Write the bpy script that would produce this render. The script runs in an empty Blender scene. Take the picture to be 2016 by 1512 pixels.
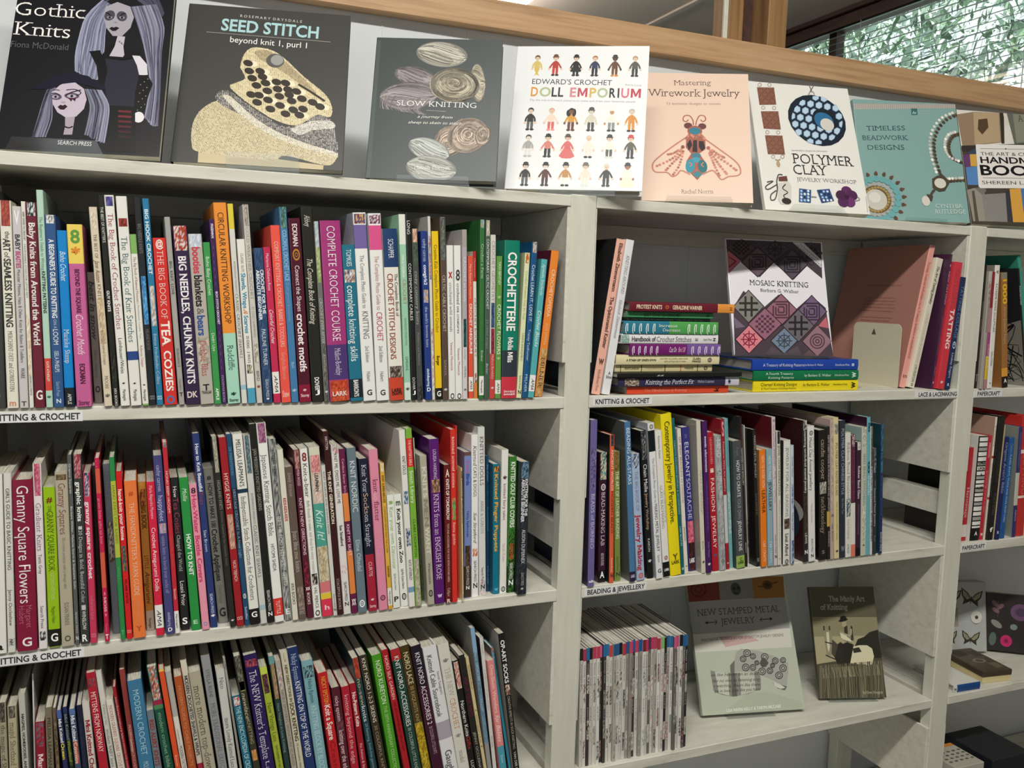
import bpy, math, random
from mathutils import Matrix, Vector
sc = bpy.context.scene
col = sc.collection
PI = math.pi
# ---------------------------------------------------------------- camera
cam = bpy.data.objects.new('camera', bpy.data.cameras.new('camera'))
col.objects.link(cam)
cam.data.sensor_width = 36.0
cam.data.lens = 31.1788
cam.data.clip_start = 0.02
cam.matrix_world = Matrix([[0.921791, 0.012274, -0.387492, 0.0], [-0.386513, 0.106798, -0.91608, -1.3], [0.03014, 0.994205, 0.10319, 1.5], [0.0, 0.0, 0.0, 1.0]])
sc.camera = cam
# ---------------------------------------------------------------- light
def lin(c):
    return c / 12.92 if c <= 0.04045 else ((c + 0.055) / 1.055) ** 2.4
HEXC = {}
def hexc(s):
    if s not in HEXC:
        q = s if len(s) == 6 else ''.join(c * 2 for c in s[:3])
        HEXC[s] = tuple(lin(int(q[i:i + 2], 16) / 255) for i in (0, 2, 4)) + (1.0,)
    return HEXC[s]
w = bpy.data.worlds.new('world'); sc.world = w; w.use_nodes = True
bg = w.node_tree.nodes['Background']
bg.inputs[0].default_value = (0.86, 0.93, 1.0, 1); bg.inputs[1].default_value = 1.2
def area(name, loc, sx, sy, power, color, target):
    d = bpy.data.lights.new(name, 'AREA'); d.shape = 'RECTANGLE'; d.size = sx; d.size_y = sy
    d.energy = power; d.color = color
    o = bpy.data.objects.new(name, d); col.objects.link(o); o.location = loc
    o.rotation_euler = (Vector(target) - Vector(loc)).to_track_quat('-Z', 'Y').to_euler()
    return o
area('ceiling_tube_light', (0.05, -1.75, 3.34), 2.4, 0.18, 80, (1.0, 0.97, 0.89), (0.05, -1.2, 0))
area('front_fill_light', (-1.0, -3.3, 1.7), 2.4, 1.6, 14, (0.92, 0.97, 1.0), (0.6, 0, 1.2))  # added soft fill from behind the camera, not a modelled window
sun = bpy.data.objects.new('sun', bpy.data.lights.new('sun', 'SUN')); col.objects.link(sun)
sun.data.energy = 9.0; sun.data.angle = 0.02; sun.data.color = (1, 0.98, 0.94)
sun.rotation_euler = Vector((0.12, 0.85, -0.8)).to_track_quat('-Z', 'Y').to_euler()
sc.view_settings.view_transform = 'Standard'; sc.view_settings.look = 'None'
sc.view_settings.exposure = 0.2; sc.view_settings.gamma = 1.0
sc.view_settings.use_curve_mapping = False
# ---------------------------------------------------------------- materials
def mat(name, base=(0.8, 0.8, 0.8, 1), rough=0.5, attr=False, spec=0.5, coat=0.0):
    m = bpy.data.materials.new(name); m.use_nodes = True
    nt = m.node_tree; b = nt.nodes['Principled BSDF']
    b.inputs['Base Color'].default_value = base; b.inputs['Roughness'].default_value = rough
    b.inputs['Specular IOR Level'].default_value = spec; b.inputs['Coat Weight'].default_value = coat
    if attr:
        a = nt.nodes.new('ShaderNodeVertexColor'); a.layer_name = 'Col'
        nt.links.new(a.outputs[0], b.inputs['Base Color'])
    return m, nt, b
def noise(nt, scale, detail=4, sx=(1, 1, 1), rough=0.6):
    tc = nt.nodes.new('ShaderNodeTexCoord'); mp = nt.nodes.new('ShaderNodeMapping')
    mp.inputs['Scale'].default_value = sx
    n = nt.nodes.new('ShaderNodeTexNoise'); n.inputs['Scale'].default_value = scale
    n.inputs['Detail'].default_value = detail; n.inputs['Roughness'].default_value = rough
    nt.links.new(tc.outputs['Object'], mp.inputs[0]); nt.links.new(mp.outputs[0], n.inputs['Vector'])
    return n
def ramp(nt, src, stops):
    r = nt.nodes.new('ShaderNodeValToRGB'); e = r.color_ramp.elements
    while len(e) < len(stops): e.new(0.5)
    for k, (p, c) in enumerate(stops): e[k].position = p; e[k].color = hexc(c)
    nt.links.new(src, r.inputs[0]); return r
def bump(nt, b, src, s, dist=0.002):
    n = nt.nodes.new('ShaderNodeBump'); n.inputs['Strength'].default_value = s; n.inputs['Distance'].default_value = dist
    nt.links.new(src, n.inputs['Height']); nt.links.new(n.outputs[0], b.inputs['Normal'])
def textured(name, stops, scale, sx, rough, bs=0.2, detail=5):
    m, nt, b = mat(name, rough=rough)
    n = noise(nt, scale, detail, sx); r = ramp(nt, n.outputs[0], stops)
    nt.links.new(r.outputs[0], b.inputs['Base Color']); bump(nt, b, n.outputs[0], bs)
    return m
M_COVER, nt, b = mat('printed_cover', rough=0.38, attr=True, spec=0.45)
bump(nt, b, noise(nt, 14, 2).outputs[0], 0.04)
M_GLOSS, nt, b = mat('laminated_cover', rough=0.24, attr=True, spec=0.55)
bump(nt, b, noise(nt, 20, 2).outputs[0], 0.06)
M_PAGE, nt, b = mat('paper_pages', rough=0.85, attr=True, spec=0.2)
n = noise(nt, 60, 3, (22, 0.6, 0.6)); bump(nt, b, n.outputs[0], 0.5, 0.001)
mx = nt.nodes.new('ShaderNodeMix'); mx.data_type = 'RGBA'; mx.blend_type = 'MULTIPLY'; mx.inputs[0].default_value = 1
rp = ramp(nt, n.outputs[0], [(0.3, 'c4c2ba'), (0.62, 'ffffff')])
nt.links.new(b.inputs['Base Color'].links[0].from_socket, mx.inputs[6]); nt.links.new(rp.outputs[0], mx.inputs[7])
nt.links.new(mx.outputs[2], b.inputs['Base Color'])
M_PAINT = textured('worn_white_paint', [(0.22, 'aeaba2'), (0.38, 'd2d0c4'), (0.6, 'dcdbd0'), (0.8, 'e4e3da')], 9, (1.2, 6, 9), 0.55, 0.25, 8)
M_POST = textured('post_paint', [(0.2, 'b4b2a6'), (0.36, 'd2d2c5'), (0.6, 'd9d9cc'), (0.85, 'e2e2d8')], 9, (7, 7, 0.9), 0.45, 0.35, 8)
M_WALL = textured('wall_paint', [(0.3, 'd4d9dd'), (0.7, 'dfe3e5')], 3, (1, 1, 1), 0.7, 0.08)
M_SHOP = textured('shop_wall', [(0.3, '8f8b84'), (0.7, 'a09c94')], 3, (1, 1, 1), 0.8)
M_WOOD = textured('varnished_timber', [(0.25, 'a37c58'), (0.5, 'c9a27a'), (0.75, 'd8b48e')], 5, (0.7, 9, 14), 0.45, 0.2, 8)
M_WOODV = textured('varnished_timber_upright', [(0.25, '7c5a3c'), (0.5, '9a774e'), (0.75, 'b08c60')], 5, (14, 9, 0.7), 0.45, 0.2, 8)
M_DARK = textured('stained_frame', [(0.3, '3c2a24'), (0.7, '54392f')], 6, (9, 1, 9), 0.5)
M_CEIL = textured('ceiling_board', [(0.3, 'cbbdb2'), (0.7, 'd5c8be')], 2, (1, 1, 1), 0.8, 0.05)
M_FLOOR = textured('carpet', [(0.3, '5a5650'), (0.7, '757068')], 60, (1, 1, 1), 0.95, 0.4)
M_SLAT, nt, b = mat('blind_slat', hexc('5f7068'), 0.4)
M_CORD, nt, b = mat('cord', hexc('c8c8c0'), 0.7)
M_LABEL, nt, b = mat('label_print', rough=0.5, attr=True)
M_METAL, nt, b = mat('powder_coated_steel', rough=0.4, attr=True)
bump(nt, b, noise(nt, 300, 2).outputs[0], 0.08)
M_ACRYL, nt, b = mat('clear_acrylic', (0.96, 0.98, 0.97, 1), 0.04)
b.inputs['Transmission Weight'].default_value = 1.0; b.inputs['IOR'].default_value = 1.3
M_LEAF, nt, b = mat('leaf', rough=0.45, attr=True)
M_GLASS, nt, b = mat('window_glass', (1, 1, 1, 1), 0.0)
b.inputs['Transmission Weight'].default_value = 1.0; b.inputs['IOR'].default_value = 1.02
M_LAMP, nt, b = mat('lamp_diffuser', (1, 1, 1, 1), 0.5)
b.inputs['Emission Color'].default_value = (1, 0.95, 0.84, 1); b.inputs['Emission Strength'].default_value = 10.0
# ---------------------------------------------------------------- mesh collector
class MB:
    def __init__(self): self.v = []; self.f = []; self.c = []; self.m = []
    def face(self, pts, c, m=0):
        k = len(self.v); self.v += [tuple(p) for p in pts]; self.f.append(tuple(range(k, k + len(pts))))
        self.c.append([c] * len(pts)); self.m.append(m)
    def mesh(self, vs, fs, c, m=0):
        k = len(self.v); self.v += [tuple(p) for p in vs]
        for f in fs: self.f.append(tuple(i + k for i in f)); self.c.append([c] * len(f)); self.m.append(m)
    def grid(self, rows, cols, m=0):                      # rows of points, smooth colours per point
        k = len(self.v); n = len(rows[0])
        for r in rows: self.v += [tuple(p) for p in r]
        for i in range(len(rows) - 1):
            for j in range(n - 1):
                a = (i * n + j, i * n + j + 1, (i + 1) * n + j + 1, (i + 1) * n + j)
                self.f.append(tuple(q + k for q in a)); self.c.append([cols[q // n][q % n] for q in a]); self.m.append(m)
    def box(self, x0, x1, y0, y1, z0, z1, c=(0.8, 0.8, 0.8, 1), m=0, bv=0.0):
        if bv <= 0:
            P = [(x, y, z) for z in (z0, z1) for y in (y0, y1) for x in (x0, x1)]
            self.mesh(P, [(0, 2, 3, 1), (4, 5, 7, 6), (0, 1, 5, 4), (2, 6, 7, 3), (0, 4, 6, 2), (1, 3, 7, 5)], c, m); return
        X = [(x0, x0 + bv, x1 - bv, x1), (y0, y0 + bv, y1 - bv, y1), (z0, z0 + bv, z1 - bv, z1)]
        vs = []; idx = {}
        for s in range(8):
            s3 = [(s >> a) & 1 for a in range(3)]
            for ax in range(3):
                vs.append(tuple(X[a][3 * s3[a]] if a == ax else X[a][1 + s3[a]] for a in range(3))); idx[(s, ax)] = len(vs) - 1
        fs = [tuple(idx[(s, ax)] for ax in range(3)) for s in range(8)]
        for ax in range(3):
            b1, b2 = [a for a in range(3) if a != ax]
            for d in (0, 1):
                q = [(d << ax) | (i << b1) | (j << b2) for i, j in ((0, 0), (1, 0), (1, 1), (0, 1))]
                fs.append(tuple(idx[(s, ax)] for s in q))
            for i in (0, 1):
                for j in (0, 1):
                    s0 = (i << b1) | (j << b2); s1 = s0 | (1 << ax)
                    fs.append((idx[(s0, b1)], idx[(s0, b2)], idx[(s1, b2)], idx[(s1, b1)]))
        self.mesh(vs, fs, c, m)
    def build(self, name, mats, parent=None, kind=None):
        me = bpy.data.meshes.new(name); me.from_pydata(self.v, [], self.f)
        for q in (mats if isinstance(mats, (list, tuple)) else [mats]): me.materials.append(q)
        me.polygons.foreach_set('material_index', self.m)
        a = me.color_attributes.new('Col', 'FLOAT_COLOR', 'CORNER')
        a.data.foreach_set('color', [x for f in self.c for cc in f for x in cc])
        me.update()
        o = bpy.data.objects.new(name, me); col.objects.link(o)
        if parent: o.parent = parent
        if kind: o['kind'] = kind
        return o
def fixn(o):
    import bmesh
    bm = bmesh.new(); bm.from_mesh(o.data); bmesh.ops.remove_doubles(bm, verts=bm.verts, dist=1e-6)
    bmesh.ops.recalc_face_normals(bm, faces=bm.faces); bm.to_mesh(o.data); bm.free()
def tag(o, label, cat, group=None):
    o['label'] = label; o['category'] = cat
    if group: o['group'] = group
    return o
def empty(name, M):
    o = bpy.data.objects.new(name, None); col.objects.link(o); o.matrix_world = M; o.empty_display_size = 0.02
    return o
def sbox(name, x0, x1, y0, y1, z0, z1, m, parent=None, kind=None, bv=0.0):
    mb = MB(); cx, cy, cz = (x0 + x1) / 2, (y0 + y1) / 2, (z0 + z1) / 2
    mb.box(x0 - cx, x1 - cx, y0 - cy, y1 - cy, z0 - cz, z1 - cz, bv=bv)
    o = mb.build(name, m, parent, kind); o.location = (cx, cy, cz); fixn(o); return o
# ---------------------------------------------------------------- lettering
CHARS = [chr(k) for k in range(33, 127)] + ['é']
GL = {}; ADV = {}
def load_glyphs():
    tmp = []
    for st, off in (('n', 0.0), ('t', -0.012), ('b4', 0.005), ('b3', 0.010), ('b2', 0.016), ('b', 0.024)):
        for s in CHARS + ['H' + c + 'H' for c in CHARS] + ['HH']:
            if len(s) > 1 and st != 'n': continue
            cu = bpy.data.curves.new('glyph', 'FONT'); cu.body = s; cu.resolution_u = 3; cu.offset = off
            o = bpy.data.objects.new('glyph', cu); col.objects.link(o); tmp.append((st, s, o))
    bpy.context.view_layer.update()
    dg = bpy.context.evaluated_depsgraph_get(); wid = {}
    for st, s, o in tmp:
        me = bpy.data.meshes.new_from_object(o.evaluated_get(dg), depsgraph=dg)
        vs = [(v.co.x, v.co.y) for v in me.vertices]
        if len(s) == 1: GL[(st, s)] = (vs, [tuple(p.vertices) for p in me.polygons])
        if len(s) > 1: wid[s] = max(p[0] for p in vs) - min(p[0] for p in vs)
        bpy.data.meshes.remove(me)
    def size(g):
        vs, fs = g; return sum(abs(sum(vs[f[i - 1]][0] * vs[f[i]][1] - vs[f[i]][0] * vs[f[i - 1]][1] for i in range(len(f)))) / 2 for f in fs)
    for c in CHARS:                                       # an outline that folded over itself gets a lighter weight
        k = next((q for q, lo in (('b', 1.13), ('b2', 1.08), ('b3', 1.04), ('b4', 1.01)) if size(GL[(q, c)]) > lo * size(GL[('n', c)])), 'n'); GL[('b', c)] = GL[(k, c)]
    for c in CHARS: ADV[c] = wid['H' + c + 'H'] - wid['HH']
    ADV[' '] = 0.28
    for st, s, o in tmp:
        cu = o.data; bpy.data.objects.remove(o); bpy.data.curves.remove(cu)
load_glyphs()
CAP = max(p[1] for p in GL[('n', 'H')][0]); XH = max(p[1] for p in GL[('n', 'x')][0])
q_ = CAP
GL[('b', 'M')] = ([(0.05, 0), (0.05, q_), (0.24, q_), (0.44, 0.4 * q_), (0.64, q_), (0.83, q_), (0.83, 0), (0.67, 0), (0.67, 0.66 * q_), (0.5, 0.12 * q_), (0.38, 0.12 * q_), (0.21, 0.66 * q_), (0.21, 0)], [tuple(range(13))[::-1]])
def serifs(vs, fs):                                       # slab feet on the stem ends of a plain letter
    cnt = {}
    for f in fs:
        for i in range(len(f)):
            e = (f[i], f[(i + 1) % len(f)]); k = (min(e), max(e)); cnt[k] = cnt.get(k, 0) + 1
    out = []
    for (a, b2), n in cnt.items():
        if n > 1: continue
        (xa, ya), (xb, yb) = vs[a], vs[b2]
        if abs(ya - yb) > 0.012: continue
        L = abs(xa - xb); y = (ya + yb) / 2; c = (xa + xb) / 2
        if not 0.04 < L < 0.22: continue
        for lv, sg in ((0, 1), (CAP, -1), (XH, -1)):
            if abs(y - lv) < 0.03:
                e = L / 2 + 0.075; out.append([(c - e, y), (c + e, y), (c + e, y + sg * 0.04), (c - e, y + sg * 0.04)])
    return out
RUN = {}
def run(s, st):                                           # mesh of a whole line, width and faces in em
    k = (s, st)
    if k in RUN: return RUN[k]
    base = 'b' if st in ('b', 'B', 'bI') else 't' if st in ('S', 'I') else 'n'; ser = st in ('S', 'B', 'I', 'c', 'bI'); sh = 0.22 if st in ('I', 'bI') else 0.38 if st == 'c' else 0
    V = []; F = []; x = 0
    for ch in s:
        if ch == ' ': x += ADV[' ']; continue
        if (base, ch) not in GL: ch = '-'
        vs, fs = GL[(base, ch)]; k0 = len(V)
        V += [(p[0] + x, p[1]) for p in vs]; F += [tuple(i + k0 for i in f) for f in fs]
        if ser and st != 'c':
            for q in serifs(*GL[('n', ch)]):
                k0 = len(V); V += [(p[0] + x, p[1]) for p in q]; F.append((k0, k0 + 1, k0 + 2, k0 + 3))
        x += ADV[ch]
    V = [(p[0] + sh * p[1], p[1]) for p in V]
    lo = min(p[0] for p in V); hi = max(p[0] for p in V)
    V = [(p[0] - lo, p[1]) for p in V]
    RUN[k] = (V, F, max(hi - lo, 0.05)); return RUN[k]
def text(mb, s, st, c, width, cap, fn, m=0):              # fn maps (along, up) in metres to a point
    V, F, wd = run(s, st); a = width / wd; b2 = cap / CAP
    mb.mesh([fn(p[0] * a, p[1] * b2) for p in V], F, c, m)
# ---------------------------------------------------------------- flat drawing on a cover face
def ell(cx, cy, rx, ry, rot=0.0, n=20):
    ca, sa = math.cos(rot), math.sin(rot)
    return [(cx + rx * math.cos(t) * ca - ry * math.sin(t) * sa, cy + rx * math.cos(t) * sa + ry * math.sin(t) * ca) for t in [2 * PI * k / n for k in range(n)]]
def inside(p, P):
    r = False; x, y = p
    for i in range(len(P)):
        (x1, y1), (x2, y2) = P[i - 1], P[i]
        if (y1 > y) != (y2 > y) and x < (x2 - x1) * (y - y1) / (y2 - y1) + x1: r = not r
    return r
def smooth(P, n=4):
    if len(P) < 3: return P
    out = []
    for i in range(len(P) - 1):
        a, b2, c, d = P[max(i - 1, 0)], P[i], P[i + 1], P[min(i + 2, len(P) - 1)]
        for k in range(n):
            t = k / n
            out.append(tuple(0.5 * (2 * b2[j] + (c[j] - a[j]) * t + (2 * a[j] - 5 * b2[j] + 4 * c[j] - d[j]) * t * t + (3 * b2[j] - a[j] - 3 * c[j] + d[j]) * t ** 3) for j in (0, 1)))
    return out + [P[-1]]
def jit(c, r, a):
    k = 1 + r.uniform(-a, a); return (c[0] * k, c[1] * k, c[2] * k, 1)
class Art:
    """draws printed shapes, in millimetres from the top left corner of a cover"""
    def __init__(self, mb, fn, m, W, H, seed): self.mb = mb; self.fn = fn; self.m = m; self.z = 0.00006; self.dz = 0.000005; self.k = 0; self.r = random.Random(seed); self.wd = W; self.ht = H
    def P(self, c, pts, clip=True):
        if clip: pts = [(min(max(x, 0), self.wd), min(max(y, 0), self.ht)) for x, y in pts]
        self.z += self.dz; self.mb.face([self.fn(x / 1000, y / 1000, self.z) for x, y in pts], hexc(c) if isinstance(c, str) else c, self.m)
    def S(self, c, w, pts, sm=True):
        if sm: pts = smooth(pts)
        L = []; R = []
        for i, (x, y) in enumerate(pts):
            a = pts[max(i - 1, 0)]; b2 = pts[min(i + 1, len(pts) - 1)]; dx, dy = b2[0] - a[0], b2[1] - a[1]; q = math.hypot(dx, dy) or 1
            L.append((x - dy / q * w / 2, y + dx / q * w / 2)); R.append((x + dy / q * w / 2, y - dx / q * w / 2))
        self.z += self.dz; cc = hexc(c) if isinstance(c, str) else c
        cl = lambda p: self.fn(min(max(p[0], 0), self.wd) / 1000, min(max(p[1], 0), self.ht) / 1000, self.z)
        self.mb.mesh([cl(p) for p in L + R], [(i, i + 1, len(L) + i + 1, len(L) + i) for i in range(len(L) - 1)], cc, self.m)
    def E(self, c, cx, cy, rx, ry, rot=0.0): self.P(c, ell(cx, cy, rx, ry, rot))
    def D(self, c, rad, pts):
        q = smooth(pts, 3); self.bundle(len(q), lambda k: self.P(jit(hexc(c), self.r, 0.3), ell(q[k][0], q[k][1], rad, rad, 0, 7)))
    def H(self, c1, c2, w, n, A, B):                      # n strands between two lines
        A = smooth(A, 3); B = smooth(B, 3); m = min(len(A), len(B)); a, b2 = hexc(c1), hexc(c2)
        def draw(k):
            t = self.r.random(); j = self.r.uniform(-4.5, 4.5); u = self.r.random()
            self.S(tuple(a[i] + (b2[i] - a[i]) * u for i in range(3)) + (1,), w * self.r.uniform(0.5, 1.3), [(A[i][0] + (B[i][0] - A[i][0]) * t + j * i / m, A[i][1] + (B[i][1] - A[i][1]) * t) for i in range(m)], False)
        self.bundle(n, draw)
    def K(self, c1, c2, step, rot, P):                    # knitted fabric: rows of little stitches in an outline
        P = smooth(P + [P[0]], 4)[:-1]; self.P(c1, P)
        xs = [p[0] for p in P]; ys = [p[1] for p in P]; cx, cy = sum(xs) / len(xs), sum(ys) / len(ys); R = max(max(xs) - min(xs), max(ys) - min(ys))
        ca, sa = math.cos(rot), math.sin(rot); n = int(R / step) + 1; c = hexc(c2); b2 = hexc(c1)
        self.z += 0.000006
        for i in range(-n, n):
            for j in range(-n, n):
                u, v = (i + 0.5 * (j % 2)) * step, j * step * 0.7; x, y = cx + u * ca - v * sa, cy + u * sa + v * ca
                if inside((x, y), P):
                    q = self.r.random(); cc = tuple(b2[k] + (c[k] - b2[k]) * q for k in range(3)) + (1,)
                    self.mb.face([self.fn(px / 1000, py / 1000, self.z) for px, py in ell(x, y, step * 0.46, step * 0.3, rot + 0.5, 6)], cc, self.m)
    def Y(self, c, cx, cy, rx, ry, rot):                  # a skein of yarn
        b2 = hexc(c); dim = lambda q: (b2[0] * q, b2[1] * q, b2[2] * q, 1)
        self.P(dim(0.34), ell(cx, cy, rx, ry, rot, 28)); ca, sa = math.cos(rot), math.sin(rot); r = self.r
        e = r.uniform(-0.35, 0.35); f = r.uniform(0.3, 0.5)
        def hank(k):
            s = r.uniform(-0.97, 0.97); q = r.choice((0.4, 0.62, 0.85, 1.0, 1.15, 1.25)) * (1.05 - 0.35 * abs(s)); a0 = r.uniform(-1, -0.3); a1 = r.uniform(0.3, 1); pts = []
            for i in range(9):
                t = max(-0.99, min(0.99, a0 + (a1 - a0) * i / 8)); u = rx * t * (1 - 0.12 * s * s); v = ry * (s * math.sqrt(1 - t * t) + 0.22 * math.sin(2.4 * t + 1.5 * e) * (1 - s * s)); pts.append((cx + u * ca - v * sa, cy + u * sa + v * ca))
            self.S(dim(q), r.uniform(0.8, 1.6), pts, False)
        if rx > 1.4 * ry or ry > 1.4 * rx:
            self.bundle(150, hank); return
        def draw(k):
            s = 1 - 0.9 * (k / 130) ** 0.8 + r.uniform(-0.05, 0.02); t0 = r.uniform(0, 2 * PI); L = r.uniform(1.0, 2.6); q = r.choice((0.4, 0.62, 0.85, 1.0, 1.15, 1.25)); pts = []; w_ = r.uniform(0.08, 0.2)
            for i in range(8):
                t = t0 + L * i / 7; u = rx * (s * math.cos(t) + f * (1 - s) * e); v = ry * (s * math.sin(t) * (1 - w_ * (1 - s)) + e * (1 - s)); pts.append((cx + u * ca - v * sa, cy + u * sa + v * ca))
            self.S(dim(q), r.uniform(0.9, 1.8), pts, False)
        self.bundle(130, draw)
    def T(self, c, st, x0, y0, x1, y1, cap, s):
        L = math.hypot(x1 - x0, y1 - y0); dx, dy = (x1 - x0) / L, (y1 - y0) / L; self.z += 0.00001; z = self.z
        text(self.mb, s, st, hexc(c), L / 1000, cap / 1000, lambda a, u: self.fn(x0 / 1000 + a * dx + u * dy, y0 / 1000 + a * dy - u * dx, z), self.m)
    def bundle(self, n, draw):                            # many strands in eight thin layers
        z0 = self.z; self.dz = 0
        for k in range(n): self.z = z0 + (k * 8 // n) * 0.000005; draw(k)
        self.z = z0 + 0.00005; self.dz = 0.000005
    def B(self, x, y, h, hair, skin, top, bot, feet, kind, hat, arm):   # a small crocheted doll
        z0 = self.z; s = h / 200; p = lambda c, *q: self.P(c, [(x + a * s, y + b2 * s) for a, b2 in q]); e = lambda c, a, b2, rx, ry: self.E(c, x + a * s, y + b2 * s, rx * s, ry * s)
        if kind == 1: p(bot, (-14, 80), (14, 80), (34, 130), (62, 186), (34, 203), (0, 206), (-38, 203), (-64, 184), (-34, 130))
        elif kind == 3: p(bot, (-20, 80), (20, 80), (22, 140), (10, 172), (24, 200), (0, 186), (-22, 200), (-8, 172), (-22, 140))
        else:
            for q in (-1, 1): p(bot, (q * 2, 112), (q * 24, 112), (q * 26, 150), (q * 23, 188), (q * 5, 188)); e(feet, q * 17, 190, 16, 10)
            if kind == 2: p(bot, (-20, 100), (20, 100), (50, 140), (42, 158), (-42, 158), (-50, 140))
        for q in (-1, 1):
            self.S(top, 15 * s, [(x + q * 14 * s, y + 66 * s), (x + q * 32 * s, y + 92 * s), (x + q * arm * s, y + 124 * s)]); e(skin, q * (arm + 3), 132, 9, 12)
        p(top, (-10, 54), (10, 54), (20, 68), (26, 120), (0, 124), (-26, 120), (-20, 68)); e(hair, 0, 24, 23, 24)
        if kind == 4: e(hair, 20, 40, 16, 34); e(hair, -22, 44, 18, 30)
        e(skin, 0, 32, 17.5, 21); e('2a2622', -6, 32, 2.2, 2.2); e('2a2622', 6, 32, 2.2, 2.2); e('b87a6a', 0, 43, 4, 1.5)
        p(hair, (-19, 25), (-18, 8), (0, 0), (18, 8), (19, 25), (9, 17), (-8, 16))
        if hat: p(hat, (-34, 18), (-22, 12), (-18, -6), (0, -12), (18, -6), (22, 12), (34, 18), (0, 22))
        self.z = z0
    def go(self, ops):
        for o in ops:
            a = [[(int(q[0]) / 10, int(q[1]) / 10) for q in zip(v.split()[::2], v.split()[1::2])] if isinstance(v, str) and ' ' in v and v.replace(' ', '').replace('-', '').isdigit() else v for v in o[1:]]
            getattr(self, o[0])(*a)
# ---------------------------------------------------------------- one book
def book_parts(root, t, h, D, base, bands, texts, side, front, art, hard, seed, m, pagec='d9d5c8'):
    """spine on the plane y=0, facing -y; front cover on x=t; foot on z=0"""
    r = random.Random(seed); mb = MB(); base = hexc(base); c = 0.0022 if hard else 0.0007
    c = min(c, t * 0.22); e = min(t * 0.18, 0.0016); bul = min(t * 0.04, 0.0012) if hard else 0.0
    prof = [(e * 0.3, e * 0.3)] + [(e + (t - 2 * e) * k / 6, -bul * math.sin(PI * k / 6)) for k in range(7)] + [(t - e * 0.3, e * 0.3)]
    outer = [(0.0, D), (0.0, e)] + prof + [(t, e), (t, D)]
    n = len(outer); inner = [(c, D), (c, e)] + [(min(max(x, c), t - c), max(y, -bul) + c + (0.001 if hard else 0)) for x, y in prof] + [(t - c, e), (t - c, D)]
    zs = sorted({0.0, 1.0} | {f for bd in bands for f in bd[:2] if 0 < f < 1}); sidec = hexc(side) if side else base; frontc = hexc(front) if front else sidec
    for f0, f1 in zip(zs, zs[1:]):
        cc = base
        for bd in bands:
            if bd[0] - 1e-6 <= f0 and f1 <= bd[1] + 1e-6 and bd[2] not in 'PZ': cc = hexc(bd[2])
            if bd[2] == 'Z' and bd[0] - 1e-6 <= f0 and f1 <= bd[1] + 1e-6: cc = hexc(bd[4])
        za, zb = h * (1 - f0), h * (1 - f1)
        for i in range(n - 1):
            q = sidec if i == 0 else frontc if i == n - 2 else cc
            a, b2 = outer[i], outer[i + 1]
            mb.face([(a[0], a[1], zb), (b2[0], b2[1], zb), (b2[0], b2[1], za), (a[0], a[1], za)], q)
    for z, fl in ((h, 1), (0, 0)):
        for i in range(n - 1):
            q = [(*outer[i], z), (*outer[i + 1], z), (*inner[i + 1], z), (*inner[i], z)]
            mb.face(q if fl else q[::-1], base)
    for i in (0, n - 2):
        mb.face([(*inner[i], 0), (*inner[i], h), (*inner[i + 1], h), (*inner[i + 1], 0)], base)
    mb.face([(0, D, 0), (0, D, h), (c, D, h), (c, D, 0)], base); mb.face([(t - c, D, 0), (t - c, D, h), (t, D, h), (t, D, 0)], base)
    sy = lambda x, o: -bul * math.sin(PI * min(max((x - e) / max(t - 2 * e, 1e-5), 0), 1)) - o
    for bd in bands:
        if bd[2] == 'P':
            cs = [hexc(q) for q in bd[3:]]; H = (bd[1] - bd[0]) * h; nr = max(3, min(48, int(H / 0.0026))); nc = max(3, int(t / 0.0024) + 2)
            rows = []; cl = []
            for i in range(nr + 1):
                z = h * (1 - bd[0]) - H * i / nr; rows.append([(e + (t - 2 * e) * j / nc, sy(e + (t - 2 * e) * j / nc, 0.0001), z) for j in range(nc + 1)])
                cl.append([jit(r.choice(cs), r, 0.25) for j in range(nc + 1)])
            mb.grid(rows[::-1], cl[::-1])
        elif bd[2] == 'Z':
            z = h * (1 - bd[0]); z1 = h * (1 - bd[1]); k = 0
            while z > z1 + 0.002:
                q = r.uniform(0.008, 0.012); zz = max(z - q, z1)
                xs = [e + (t - 2 * e) * i / 6 for i in range(7)]; cc = hexc(bd[3] if k % 3 != 2 else 'a8a8a4')
                mb.grid([[(x, sy(x, 0.0002), q) for x in xs] for q in (zz, z - 0.0026)], [[cc] * 7] * 2); z = zz; k += 1
    for f0, f1, tc, st, hh, off, s in texts:
        if st[0] == 'u':                                  # upright mark across the spine
            z0 = h * (1 - f1); ht = (f1 - f0) * h; wd = t * 0.72 if len(s) > 1 else min(t * 0.6, ht * 0.9); x0 = (t - wd) / 2
            if st == 'uo':
                P = ell(t / 2, z0 + ht / 2, wd / 2, ht / 2, 0, 18); Q = ell(t / 2, z0 + ht / 2, wd / 3, ht / 3, 0, 18)
                mb.mesh([(x, sy(x, 0.0003 + bul * 0.5), z) for x, z in P + Q], [(i, (i + 1) % 18, 18 + (i + 1) % 18, 18 + i) for i in range(18)], hexc(tc))
                wd *= 0.4; x0 = (t - wd) / 2; z0 += ht * 0.32; ht *= 0.4
            text(mb, s, 'B' if st == 'uB' else 'b', hexc(tc), wd, ht * 0.9, lambda a, u: (x0 + a, sy(x0 + a, 0.0003 + bul * 0.5), z0 + u))
        else:
            L = (f1 - f0) * h; cap = min(hh * t * 0.92, L); zt = h * (1 - f0); xb = t / 2 + off * t - cap / 2
            text(mb, s, st, hexc(tc), L, cap, lambda a, u: (xb + u, sy(min(max(xb + u, 0), t), 0.0003 + bul * 0.5), zt - a))
    if art:
        A = Art(mb, lambda x, y, z: (t + z, x, h - y), 0, D * 1000, h * 1000, seed); A.go(art)
    cv = mb.build('cover', m, root)
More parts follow.
